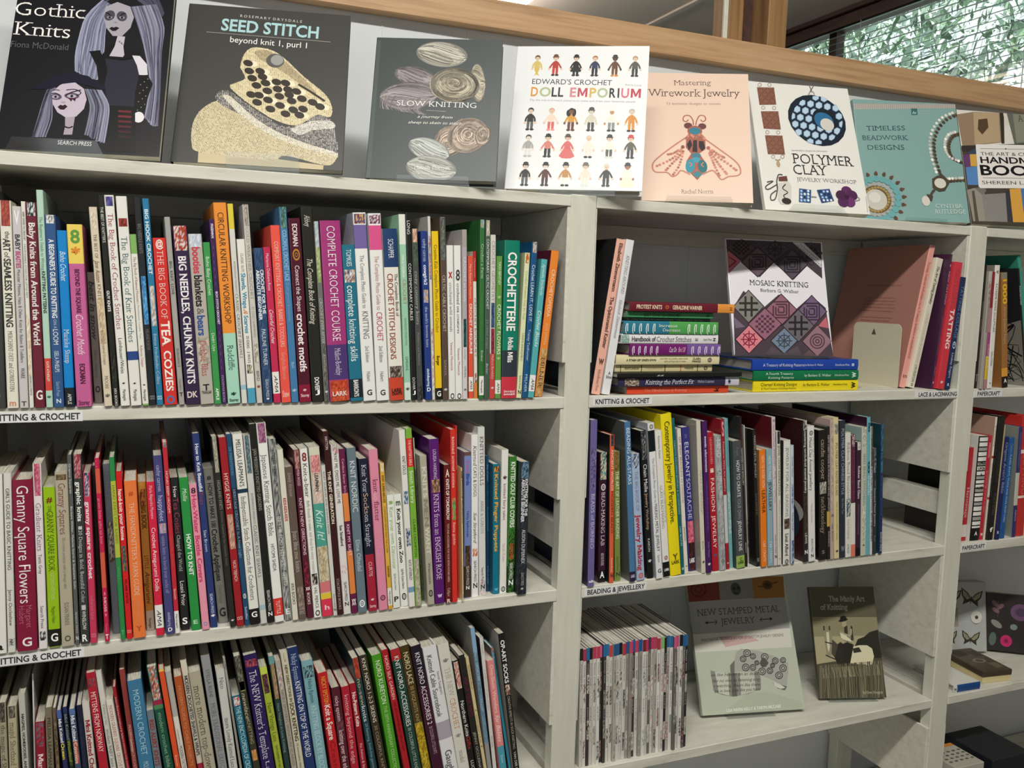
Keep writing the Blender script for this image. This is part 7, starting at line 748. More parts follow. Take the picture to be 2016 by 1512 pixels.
(1.063,0.0444,0.1646,0.407,-0.2182,-0.0011,0.2103,0.2749,0.012,'e9e8e3','white book with a blue honeycomb pendant and brown square tiles',False,False,[('P','8a5c4a','177 122 536 100 529 485 178 519'),('S','6a3f30',1.19,'181 193 212 165 245 127'),('S','6a3f30',1.19,'189 211 212 244 237 268'),('S','6a3f30',1.19,'181 351 212 323 245 286'),('S','6a3f30',1.19,'189 369 212 402 237 426'),('S','6a3f30',1.19,'181 509 212 481 245 444'),('S','6a3f30',1.19,'260 127 284 160 308 184'),('S','6a3f30',1.19,'252 267 283 239 316 201'),('S','6a3f30',1.19,'260 285 283 318 308 341'),('S','6a3f30',1.19,'251 424 283 396 316 359'),('S','6a3f30',1.19,'259 442 282 475 307 498'),('S','6a3f30',1.19,'323 184 355 155 388 117'),('S','6a3f30',1.19,'331 201 355 234 379 257'),('S','6a3f30',1.19,'322 340 354 312 387 275'),('S','6a3f30',1.19,'330 357 353 390 378 414'),('S','6a3f30',1.19,'321 496 353 468 386 431'),('S','6a3f30',1.19,'403 117 427 151 452 174'),('S','6a3f30',1.19,'394 257 426 229 459 191'),('S','6a3f30',1.19,'402 273 425 306 450 330'),('S','6a3f30',1.19,'392 412 424 384 457 347'),('S','6a3f30',1.19,'400 428 423 461 448 485'),('S','6a3f30',1.19,'467 174 499 146 532 108'),('S','6a3f30',1.19,'474 190 497 223 522 247'),('S','6a3f30',1.19,'464 329 496 301 530 263'),('S','6a3f30',1.19,'472 345 495 378 520 401'),('S','6a3f30',1.19,'462 483 494 455 527 417'),('P','8a5c4a','185 657 548 629 544 1035 193 1037'),('S','6a3f30',1.19,'190 725 221 697 254 660'),('S','6a3f30',1.19,'199 741 222 774 247 797'),('S','6a3f30',1.19,'192 878 224 850 256 814'),('S','6a3f30',1.19,'202 894 225 927 249 950'),('S','6a3f30',1.19,'195 1030 226 1003 259 967'),('S','6a3f30',1.19,'270 659 293 692 318 715'),('S','6a3f30',1.19,'263 797 294 770 327 733'),('S','6a3f30',1.19,'272 815 295 848 319 871'),('S','6a3f30',1.19,'264 952 296 925 328 888'),('S','6a3f30',1.19,'273 970 297 1002 321 1025'),('S','6a3f30',1.19,'334 715 365 687 398 650'),('S','6a3f30',1.19,'343 733 366 766 390 789'),('S','6a3f30',1.19,'335 872 366 845 399 808'),('S','6a3f30',1.19,'343 891 367 923 391 946'),('S','6a3f30',1.19,'336 1028 367 1001 400 965'),('S','6a3f30',1.19,'414 649 438 682 462 706'),('S','6a3f30',1.19,'406 790 438 762 471 725'),('S','6a3f30',1.19,'414 809 438 842 462 865'),('S','6a3f30',1.19,'406 948 437 921 470 884'),('S','6a3f30',1.19,'414 968 437 1000 462 1024'),('S','6a3f30',1.19,'478 705 510 677 543 640'),('S','6a3f30',1.19,'486 725 510 758 534 781'),('S','6a3f30',1.19,'477 866 509 839 542 802'),('S','6a3f30',1.19,'485 887 509 919 533 942'),('S','6a3f30',1.19,'476 1027 508 999 541 963'),('P','8a5c4a','199 1179 557 1163 551 1574 202 1586'),('S','6a3f30',1.19,'203 1249 234 1223 267 1187'),('S','6a3f30',1.19,'212 1272 235 1304 259 1327'),('S','6a3f30',1.19,'204 1413 235 1386 267 1350'),('S','6a3f30',1.19,'213 1435 235 1467 260 1490'),('S','6a3f30',1.19,'205 1575 236 1549 268 1513'),('S','6a3f30',1.19,'282 1187 305 1220 330 1243'),('S','6a3f30',1.19,'274 1328 305 1302 338 1266'),('S','6a3f30',1.19,'283 1351 306 1383 330 1406'),('S','6a3f30',1.19,'275 1491 306 1465 338 1429'),('S','6a3f30',1.19,'283 1514 306 1546 330 1569'),('S','6a3f30',1.19,'346 1243 377 1216 409 1180'),('S','6a3f30',1.19,'354 1267 377 1299 401 1322'),('S','6a3f30',1.19,'345 1407 376 1381 409 1345'),('S','6a3f30',1.19,'353 1430 376 1462 400 1485'),('S','6a3f30',1.19,'345 1570 376 1544 408 1508'),('S','6a3f30',1.19,'425 1181 448 1213 473 1237'),('S','6a3f30',1.19,'416 1323 448 1296 480 1260'),('S','6a3f30',1.19,'424 1346 447 1378 471 1401'),('S','6a3f30',1.19,'415 1486 446 1460 479 1424'),('S','6a3f30',1.19,'423 1509 446 1541 470 1564'),('S','6a3f30',1.19,'489 1237 520 1210 553 1174'),('S','6a3f30',1.19,'496 1261 519 1293 543 1316'),('S','6a3f30',1.19,'487 1402 518 1375 551 1339'),('S','6a3f30',1.19,'494 1425 517 1457 541 1480'),('S','6a3f30',1.19,'485 1566 516 1539 549 1503'),('S','a8907c',1.19,'278 63 270 82 256 97 238 103 221 100 210 87 208 68 215 49 230 34 248 28 265 31 276 44 278 63'),('S','a8907c',1.19,'481 46 473 65 459 80 440 87 424 83 413 70 411 52 418 32 433 17 451 11 468 14 479 27 481 46'),('S','a8907c',1.19,'279 574 272 593 258 607 240 613 223 610 212 597 210 579 217 560 232 545 250 539 266 543 277 555 279 574'),('S','a8907c',1.19,'506 561 498 580 484 595 466 601 449 597 438 585 436 566 444 547 458 533 476 526 493 530 504 543 506 561'),('S','a8907c',1.19,'291 1109 284 1128 269 1142 252 1148 235 1144 225 1132 222 1114 230 1095 244 1081 262 1075 278 1079 289 1091 291 1109'),('S','a8907c',1.19,'511 1098 504 1117 489 1131 471 1137 455 1133 444 1121 442 1103 449 1084 464 1070 482 1064 498 1068 509 1080 511 1098'),('S','a8907c',1.19,'334 1633 327 1651 313 1665 295 1671 279 1667 268 1655 266 1637 273 1619 288 1605 305 1599 321 1603 332 1615 334 1633'),('S','a8907c',1.19,'525 1620 518 1639 504 1653 486 1659 470 1655 459 1643 457 1625 464 1607 479 1593 496 1587 513 1590 523 1603 525 1620'),('S','b09a7c',2.86,'335 1688 385 1707 441 1681'),('E','b8a07c',38.4,178.5,3.8,6.7,0),('S','4a443c',1.67,'1291 10 1308 72 1321 130'),('S','4a443c',1.67,'1368 8 1326 71 1283 133'),('S','9a9486',2.15,'1239 208 1281 145 1348 140 1360 203'),('E','13202f',133,77.2,60.1,56.2,0.28),('P','7fa2c6','1447 288 1369 340 1304 303 1316 240 1386 228 1453 226'),('P','bcd5ea','1436 282 1371 325 1316 295 1326 237 1386 228 1442 226'),('P','7fa2c6','1621 306 1543 358 1478 321 1490 233 1545 237 1612 257'),('P','bcd5ea','1611 300 1545 343 1490 313 1500 239 1549 238 1606 255'),('P','7fa2c6','1140 433 1064 483 999 447 1030 386 1099 333 1152 345'),('P','bcd5ea','1130 427 1066 469 1011 439 1033 383 1092 338 1139 354'),('P','7fa2c6','1314 451 1237 501 1171 465 1183 378 1260 327 1325 363'),('P','bcd5ea','1303 445 1239 487 1184 457 1193 384 1258 341 1313 371'),('P','7fa2c6','1487 469 1410 519 1345 483 1356 396 1434 345 1499 381'),('P','bcd5ea','1477 463 1412 505 1357 475 1367 402 1432 359 1487 389'),('P','7fa2c6','1662 487 1584 538 1519 501 1531 414 1608 363 1674 399'),('P','bcd5ea','1651 481 1586 523 1531 493 1541 420 1606 377 1661 407'),('P','7fa2c6','1837 505 1759 556 1693 519 1705 432 1783 381 1820 437'),('P','bcd5ea','1826 499 1761 542 1706 511 1716 438 1781 395 1820 436'),('P','7fa2c6','1009 593 933 644 869 608 899 532 955 470 1020 507'),('P','bcd5ea','999 587 935 630 881 599 899 532 953 485 1008 515'),('P','7fa2c6','1182 612 1105 662 1040 626 1051 539 1128 488 1193 525'),('P','bcd5ea','1171 606 1107 648 1053 618 1062 545 1126 503 1181 533'),('P','7fa2c6','1355 630 1278 680 1213 644 1224 557 1301 506 1366 543'),('P','bcd5ea','1344 624 1280 666 1225 636 1235 563 1299 521 1354 551'),('P','7fa2c6','1876 685 1798 735 1733 699 1745 612 1823 561 1874 602'),('P','bcd5ea','1866 679 1801 721 1746 691 1756 618 1821 575 1874 606'),('P','7fa2c6','879 753 804 803 802 767 821 692 843 635 890 667'),('P','bcd5ea','869 747 806 789 803 760 820 695 838 648 878 675'),('P','7fa2c6','1051 771 975 821 910 785 921 699 997 649 1062 685'),('P','bcd5ea','1040 765 977 807 923 777 932 705 995 663 1050 693'),('P','7fa2c6','1223 789 1147 839 1082 803 1093 717 1169 667 1234 703'),('P','bcd5ea','1212 784 1149 825 1094 795 1104 723 1167 681 1222 711'),('P','7fa2c6','1844 852 1821 909 1773 877 1785 791 1863 740 1865 776'),('P','bcd5ea','1845 849 1826 896 1786 869 1796 797 1861 754 1863 784'),('P','7fa2c6','921 929 846 979 796 938 792 857 867 808 932 844'),('P','bcd5ea','911 924 848 965 796 934 803 863 866 822 920 852'),('P','7fa2c6','1092 948 1017 997 952 961 963 876 1039 826 1103 862'),('P','bcd5ea','1082 942 1018 983 964 953 973 882 1037 840 1091 870'),('P','7fa2c6','1264 966 1188 1016 1123 980 1134 894 1210 845 1275 881'),('P','bcd5ea','1253 961 1190 1002 1135 972 1145 900 1209 859 1263 889'),('P','7fa2c6','1436 985 1360 1035 1295 999 1306 913 1383 863 1448 899'),('P','bcd5ea','1425 979 1361 1021 1307 991 1317 919 1381 877 1435 907'),('P','7fa2c6','1609 1004 1532 1053 1467 1017 1479 931 1556 882 1621 918'),('P','bcd5ea','1598 998 1534 1039 1479 1009 1489 937 1554 896 1608 926'),('P','7fa2c6','1762 1011 1705 1072 1640 1036 1652 950 1729 900 1794 936'),('P','bcd5ea','1762 1011 1707 1058 1652 1028 1662 956 1727 914 1782 945'),('P','7fa2c6','963 1105 888 1153 851 1099 834 1033 909 984 974 1020'),('P','bcd5ea','952 1099 889 1140 851 1100 844 1039 907 998 961 1028'),('P','7fa2c6','1133 1124 1058 1173 994 1137 1004 1052 1080 1003 1145 1039'),('P','bcd5ea','1123 1118 1060 1159 1006 1129 1015 1058 1078 1016 1132 1047'),('P','7fa2c6','1305 1143 1229 1192 1164 1156 1175 1071 1251 1021 1316 1057'),('P','bcd5ea','1294 1137 1231 1178 1177 1148 1186 1076 1250 1035 1304 1065'),('P','7fa2c6','1476 1161 1400 1211 1335 1175 1347 1089 1423 1040 1488 1076'),('P','bcd5ea','1466 1156 1402 1197 1348 1167 1357 1095 1421 1054 1476 1084'),('P','7fa2c6','1629 1155 1559 1206 1507 1193 1519 1108 1596 1059 1661 1095'),('P','bcd5ea','1625 1158 1566 1201 1520 1185 1530 1114 1594 1073 1648 1103'),('P','7fa2c6','1174 1299 1120 1294 1055 1274 1046 1227 1121 1178 1186 1214'),('P','bcd5ea','1164 1293 1117 1294 1061 1277 1056 1233 1119 1192 1173 1222'),('P','7fa2c6','1345 1294 1276 1305 1211 1306 1216 1246 1292 1197 1357 1233'),('P','bcd5ea','1335 1296 1276 1305 1221 1306 1227 1252 1290 1211 1344 1241'),('E','111c28',149.4,74.3,25.7,23.4,0.5),('E','2c6e9c',147.3,77.7,20.5,18.1,0.5),('E','d6d2ca',152.6,85.7,14.3,13.8,0.2),('T','999','n',69.7,148.7,143,145.7,3.1,'handcrafted designs & techniques'),('T','1e1e20','S',68.5,174.4,194.6,174,20.5,'POLYMER'),('T','1e1e20','S',67.5,198.1,137.4,196.4,20.02,'CLAY'),('T','8c8a88','S',71.3,212.4,193.3,211.5,7.63,'JEWELRY WORKSHOP'),('S','4a4844',2.15,'436 2013 351 2018 301 2152 287 2326 217 2524 131 2550 146 2442 263 2349'),('S','4a4844',2.15,'302 2217 99 2337 66 2274 227 2156 99 2185'),('P','6a3c30','345 2062 517 2030 522 2139 343 2149'),('P','d6d2cc','316 2195 542 2149 580 2245 529 2594 472 2629 317 2627 277 2543'),('S','2c2622',2.15,'470 2207 395 2299 487 2380 394 2450 444 2534'),('E','2a2420',43.6,256,9.5,6.7,0),('P','33568c','732 2280 971 2299 922 2573 683 2564'),('P','2c4a80','1084 2293 1348 2256 1404 2505 1140 2566'),('E','a8c4e0',76.6,233.2,2.4,2.6,0),('E','14243c',114.7,232.2,2.4,2.4,0),('E','1a2c4c',83.6,232.9,2.4,2.6,0),('E','a8c4e0',122.2,231.8,2.4,2.4,0),('E','e0e8f0',90.6,232.5,2.4,2.6,0),('E','d8e2ee',129.7,231.4,2.4,2.4,0),('E','a8c4e0',75.6,239.8,2.4,2.6,0),('E','a8c4e0',116.3,238.3,2.4,2.4,0),('E','e0e8f0',82.6,239.4,2.4,2.6,0),('E','14243c',123.7,237.9,2.4,2.4,0),('E','e0e8f0',89.6,239.1,2.4,2.6,0),('E','14243c',131.2,237.4,2.4,2.4,0),('E','e0e8f0',74.6,246.4,2.4,2.6,0),('E','a8c4e0',117.9,244.3,2.4,2.4,0),('E','1a2c4c',81.6,246,2.4,2.6,0),('E','a8c4e0',125.3,243.9,2.4,2.4,0),('E','a8c4e0',88.6,245.6,2.4,2.6,0),('E','14243c',132.8,243.5,2.4,2.4,0),('E','a8c4e0',73.6,252.9,2.4,2.6,0),('E','d8e2ee',119.4,250.3,2.4,2.4,0),('E','a8c4e0',80.6,252.5,2.4,2.6,0),('E','d8e2ee',126.9,249.9,2.4,2.4,0),('E','e0e8f0',87.6,252.2,2.4,2.6,0),('E','d8e2ee',134.4,249.5,2.4,2.4,0),('S','8a8a8c',2.38,'949 2442 1053 2447'),('E','5c2a5e',169.6,228.6,11,10.5,0),('E','4f2250',179.4,236.8,11,10.5,0),('E','6a346c',172.6,251.4,11,10.5,0),('E','552658',158.7,252.1,11,10.5,0),('E','4a2048',156.8,238,11,10.5,0),('E','3a1238',167.4,241.4,5.2,5.2,0),('S','9a9894',2.15,'1823 2483 1935 2455 1903 2391'),('T','aaa','n',206.8,238.2,204.7,270,2.38,'SUZANNE IVESTER')]),
(1.3363,0.0828,0.1657,0.3184,-0.292,-0.0044,0.2242,0.2632,0.012,'84a9a6','teal beadwork book with a pearl necklace, partly behind the white pendant book',False,False,[('P','b9b2ac','-147 108 2250 -9 2253 94 -137 232'),('S','8a8480',0.92,'-82 109 -88 223'),('S','8a8480',0.92,'-39 107 -46 221'),('S','8a8480',0.92,'3 104 -3 218'),('S','8a8480',0.92,'46 102 40 216'),('S','8a8480',0.92,'89 100 82 214'),('S','8a8480',0.92,'131 98 125 211'),('S','8a8480',0.92,'174 95 167 209'),('S','8a8480',0.92,'217 93 210 207'),('S','8a8480',0.92,'259 91 253 205'),('S','8a8480',0.92,'302 88 295 202'),('S','8a8480',0.92,'345 86 338 200'),('S','8a8480',0.92,'388 84 381 198'),('S','8a8480',0.92,'430 81 423 196'),('S','8a8480',0.92,'473 79 466 193'),('S','8a8480',0.92,'516 77 509 191'),('S','8a8480',0.92,'559 75 552 189'),('S','8a8480',0.92,'602 72 595 187'),('S','8a8480',0.92,'645 70 638 184'),('S','8a8480',0.92,'688 68 680 182'),('S','8a8480',0.92,'731 65 723 180'),('S','8a8480',0.92,'774 63 766 177'),('S','8a8480',0.92,'817 61 809 175'),('S','8a8480',0.92,'860 58 852 173'),('S','8a8480',0.92,'903 56 895 171'),('S','8a8480',0.92,'946 54 938 168'),('S','8a8480',0.92,'989 51 981 166'),('S','8a8480',0.92,'1032 49 1024 164'),('S','8a8480',0.92,'1076 47 1068 161'),('S','8a8480',0.92,'1119 44 1111 159'),('S','8a8480',0.92,'1162 42 1154 157'),('S','8a8480',0.92,'1205 40 1197 155'),('S','8a8480',0.92,'1248 38 1240 152'),('S','8a8480',0.92,'1292 35 1284 150'),('S','8a8480',0.92,'1335 33 1327 148'),('S','8a8480',0.92,'1378 31 1370 145'),('S','8a8480',0.92,'1422 28 1413 143'),('S','8a8480',0.92,'1465 26 1457 141'),('S','8a8480',0.92,'1509 24 1500 139'),('S','8a8480',0.92,'1552 21 1543 136'),('S','8a8480',0.92,'1596 19 1587 134'),('S','8a8480',0.92,'1639 17 1630 132'),('S','8a8480',0.92,'1683 14 1674 129'),('S','8a8480',0.92,'1726 12 1717 127'),('S','8a8480',0.92,'1770 10 1761 125'),('S','8a8480',0.92,'1813 7 1804 122'),('S','8a8480',0.92,'1857 5 1848 120'),('S','8a8480',0.92,'1900 2 1891 118'),('S','8a8480',0.92,'1944 0 1935 116'),('S','8a8480',0.92,'1988 -2 1979 113'),('S','8a8480',0.92,'2032 -5 2022 111'),('S','8a8480',0.92,'2075 -7 2066 109'),('S','8a8480',0.92,'2119 -9 2110 106'),('S','8a8480',0.92,'2163 -12 2153 104'),('S','8a8480',0.92,'2207 -14 2197 102'),('S','8a8480',0.92,'2251 -16 2241 99'),('D','5f8a88',0.69,'-116 247 650 206 1534 160 2250 117'),('P','356a68','1253 152 1388 145 1380 291 1247 298'),('T','d8e6e4','c',126.6,27.4,136.3,26.9,5.95,'ls'),('T','b4c8c6','n',140.6,21.9,170.6,20.3,2.75,'LANDAUER'),('T','b4c8c6','n',141.1,27.1,163.3,26,2.75,'BOOKS'),('T','27484a','S',23.5,69.8,107.3,65.1,10.07,'TIMELESS'),('T','27484a','S',11.8,91.8,112.2,86.5,10.07,'BEADWORK'),('T','27484a','S',22.1,112.2,101.1,108.5,10.07,'DESIGNS'),('D','5f5040',3.89,'2234 244 1998 359 1796 575 1678 829 1649 1078 1665 1323 1721 1587'),('D','4a3d30',2.98,'2252 262 2016 377 1814 592 1696 846 1667 1095 1683 1340 1739 1604'),('D','e2dfd6',3.43,'2154 207 1918 322 1716 538 1599 792 1570 1041 1586 1286 1643 1551'),('D','5f5040',3.89,'2237 677 2086 741 1989 904 1978 1085 2048 1238 2236 1319'),('D','4a3d30',2.98,'2255 695 2103 759 2006 921 1996 1102 2065 1256 2254 1336'),('D','e2dfd6',3.43,'2158 640 2006 705 1909 868 1899 1048 1969 1202 2157 1283'),('D','5f5040',3.89,'1878 1735 2056 1716 2266 1696'),('D','4a3d30',2.98,'1896 1752 2073 1733 2284 1713'),('D','e2dfd6',3.43,'1800 1699 1977 1680 2187 1660'),('P','4c4436','1533 1706 1650 1634 1774 1607 1862 1692 1892 1801 1786 1959 1653 1987 1521 1904'),('E','d8d4c8',169.7,179.8,12.6,11,0),('D','54483a',2.98,'1548 1958 1498 2015 1444 2105'),('P','4a4238','1387 2041 1512 2080 1476 2202 1372 2173'),('E','d6d2ca',134.3,219.6,8.7,11,0),('E','6aa8ac',6.1,185.4,7.8,6.9,0),('E','5c4632',0.3,176.9,3.9,3.9,0),('E','7a3a30',-2.2,174.3,2.1,2.1,0),('E','6aa8ac',18.9,178.7,7.8,6.9,0),('E','5c4632',16.3,168.5,3.9,3.9,0),('E','7a3a30',15,165.4,2.1,2.1,0),('E','6aa8ac',32.7,175.7,7.8,6.9,0),('E','5c4632',33.5,164.8,3.9,3.9,0),('E','7a3a30',33.7,161.5,2.1,2.1,0),('E','6aa8ac',46.3,176.8,7.8,6.9,0),('E','5c4632',50.5,166,3.9,3.9,0),('E','7a3a30',52.1,162.8,2.1,2.1,0),('E','6aa8ac',58.4,181.8,7.8,6.9,0),('E','5c4632',65.5,172.2,3.9,3.9,0),('E','7a3a30',68.4,169.3,2.1,2.1,0),('E','6aa8ac',67.9,190.2,7.8,6.9,0),('E','5c4632',77.4,182.8,3.9,3.9,0),('E','7a3a30',81.2,180.5,2.1,2.1,0),('E','6aa8ac',73.9,201.4,7.8,6.9,0),('E','5c4632',84.9,196.7,3.9,3.9,0),('E','7a3a30',89.4,195.2,2.1,2.1,0),('E','6aa8ac',76,214.2,7.8,6.9,0),('E','5c4632',87.4,212.7,3.9,3.9,0),('E','7a3a30',92.2,212.1,2.1,2.1,0),('E','6aa8ac',73.9,227.6,7.8,6.9,0),('E','5c4632',84.8,229.3,3.9,3.9,0),('E','7a3a30',89.4,229.8,2.1,2.1,0),('E','6aa8ac',67.8,240.3,7.8,6.9,0),('E','5c4632',77.2,245.1,3.9,3.9,0),('E','7a3a30',81.2,246.5,2.1,2.1,0),('E','6aa8ac',58.4,251.2,7.8,6.9,0),('E','5c4632',65.5,258.6,3.9,3.9,0),('E','7a3a30',68.5,260.8,2.1,2.1,0),('E','6aa8ac',46.4,259.3,7.8,6.9,0),('E','5c4632',50.5,268.7,3.9,3.9,0),('E','7a3a30',52.4,271.5,2.1,2.1,0),('E','6aa8ac',33,263.9,7.8,6.9,0),('E','5c4632',33.8,274.4,3.9,3.9,0),('E','7a3a30',34.3,277.6,2.1,2.1,0),('E','6aa8ac',19.3,264.7,7.8,6.9,0),('E','5c4632',16.8,275.4,3.9,3.9,0),('E','7a3a30',15.9,278.6,2.1,2.1,0),('E','6aa8ac',6.5,261.6,7.8,6.9,0),('E','5c4632',0.9,271.5,3.9,3.9,0),('E','7a3a30',-1.3,274.5,2.1,2.1,0),('E','a9a9a4',63.5,219.2,5,4.6,0),('E','a9a9a4',61.1,228.5,5,4.6,0),('E','a9a9a4',56.2,237.2,5,4.6,0),('E','a9a9a4',49.2,244.6,5,4.6,0),('E','a9a9a4',40.6,249.9,5,4.6,0),('E','a9a9a4',31.1,252.9,5,4.6,0),('E','a9a9a4',21.5,253.3,5,4.6,0),('E','a9a9a4',12.6,251,5,4.6,0),('E','a9a9a4',5.1,246.3,5,4.6,0),('E','a9a9a4',-0.5,239.4,5,4.6,0),('E','a9a9a4',-3.6,231.1,5,4.6,0),('E','a9a9a4',-4.1,221.8,5,4.6,0),('E','a9a9a4',-1.9,212.5,5,4.6,0),('E','a9a9a4',3,203.8,5,4.6,0),('E','a9a9a4',9.9,196.4,5,4.6,0),('E','a9a9a4',18.6,190.9,5,4.6,0),('E','a9a9a4',28.1,187.9,5,4.6,0),('E','a9a9a4',37.7,187.4,5,4.6,0),('E','a9a9a4',46.7,189.7,5,4.6,0),('E','a9a9a4',54.3,194.5,5,4.6,0),('E','a9a9a4',59.9,201.4,5,4.6,0),('E','a9a9a4',63.1,209.9,5,4.6,0),('E','6a5634',29.6,220.5,30.7,29.8,0),('E','a88e54',55.7,219.5,3,2.7,0),('E','a88e54',54.3,225.6,3,2.7,0),('E','a88e54',51.5,231.5,3,2.7,0),('E','a88e54',47.4,236.7,3,2.7,0),('E','a88e54',42.3,241,3,2.7,0),('E','a88e54',36.4,244.1,3,2.7,0),('E','a88e54',30.2,245.8,3,2.7,0),('E','a88e54',23.9,246,3,2.7,0),('E','a88e54',18,244.8,3,2.7,0),('E','a88e54',12.7,242.1,3,2.7,0),('E','a88e54',8.4,238.2,3,2.7,0),('E','a88e54',5.4,233.3,3,2.7,0),('E','a88e54',3.7,227.6,3,2.7,0),('E','a88e54',3.6,221.5,3,2.7,0),('E','a88e54',4.9,215.4,3,2.7,0),('E','a88e54',7.7,209.5,3,2.7,0),('E','a88e54',11.8,204.2,3,2.7,0),('E','a88e54',16.9,199.9,3,2.7,0),('E','a88e54',22.8,196.8,3,2.7,0),('E','a88e54',29,195.1,3,2.7,0),('E','a88e54',35.3,194.8,3,2.7,0),('E','a88e54',41.3,196.1,3,2.7,0),('E','a88e54',46.6,198.7,3,2.7,0),('E','a88e54',50.9,202.7,3,2.7,0),('E','a88e54',54,207.6,3,2.7,0),('E','a88e54',55.6,213.4,3,2.7,0),('E','c9c6bc',28.5,221.2,22.9,22.4,0),('E','dcdad4',25.8,216.3,12.6,11.4,0),('T','dfeae8','S',153.6,234.1,212.3,232.3,8.24,'CYNTHIA'),('T','dfeae8','S',150.7,246.1,216.3,244.1,8.24,'RUTLEDGE')]),
(1.5875,0.0466,0.168,0.295,-0.2104,-0.002,0.2641,0.2555,0.014,'4a433a','handmade book craft title with a white label card, at the right frame edge',False,False,[('P','e4e0d8','-3 -5 2828 -232 2724 694 -1 865'),('P','9a826a','-6 111 404 24 1032 -21 989 688 296 801 36 862'),('P','b8a282','402 36 1019 -15 966 678 337 764'),('P','5a4430','502 191 726 152 720 360 550 533 457 424'),('P','3c342c','1037 -56 1149 -64 1060 707 986 711'),('P','dcd8cc','1131 -109 1683 -161 1634 159 1143 309'),('P','6a6c62','1218 -34 1926 -120 1855 656 1303 714'),('P','8a8c7e','1365 -21 1923 -96 1850 610 1360 664'),('T','2a2a28','S',147.2,17,160.9,16.1,14.11,'A'),('P','3a3430','6 819 1555 675 2562 611 2556 798 11 955'),('P','3a4a66','156 946 386 841 341 1161 148 1173'),('P','6a4070','26 1022 182 1012 167 1295 33 1314'),('P','d8a850','184 1001 341 991 315 1264 170 1273'),('P','5a8ac4','47 1302 339 1263 304 1681 40 1695'),('P','9a948a','13 1808 187 1754 414 1832 345 2478 60 2491'),('P','7a7670','187 1754 430 1719 465 1806 356 1901'),('P','8a8884','346 1891 918 1828 870 2477 345 2478'),('P','3a3a44','922 1805 1053 1731 1042 2447 873 2454'),('P','dca448','1029 1732 1300 1706 1282 2458 1003 2471'),('P','4a7ab4','1300 1706 2443 1635 2340 2411 1282 2458'),('P','5a5048','117 1825 179 1810 191 2485 108 2489'),('P','ece8e4','355 774 397 762 2478 663 2521 707 2424 1601 2366 1650 330 1751 294 1715'),('S','555',0.94,'456 859 2386 762'),('S','555',0.94,'423 1517 2327 1435'),('E','222',107.1,82.5,1.6,1.6,0),('T','26262a','n',44.6,101.2,215.9,93.3,7.53,'THE ART & CRAFT OF'),('T','1e1e22','b',42.2,118.3,220.5,110.8,13.64,'HANDMADE'),('T','16161a','b',39.1,145.2,213.7,138.1,21.64,'BOOKS'),('T','26262a','n',39.1,165.8,227.8,157.9,7.53,'SHEREEN LAPLANTZ')]),
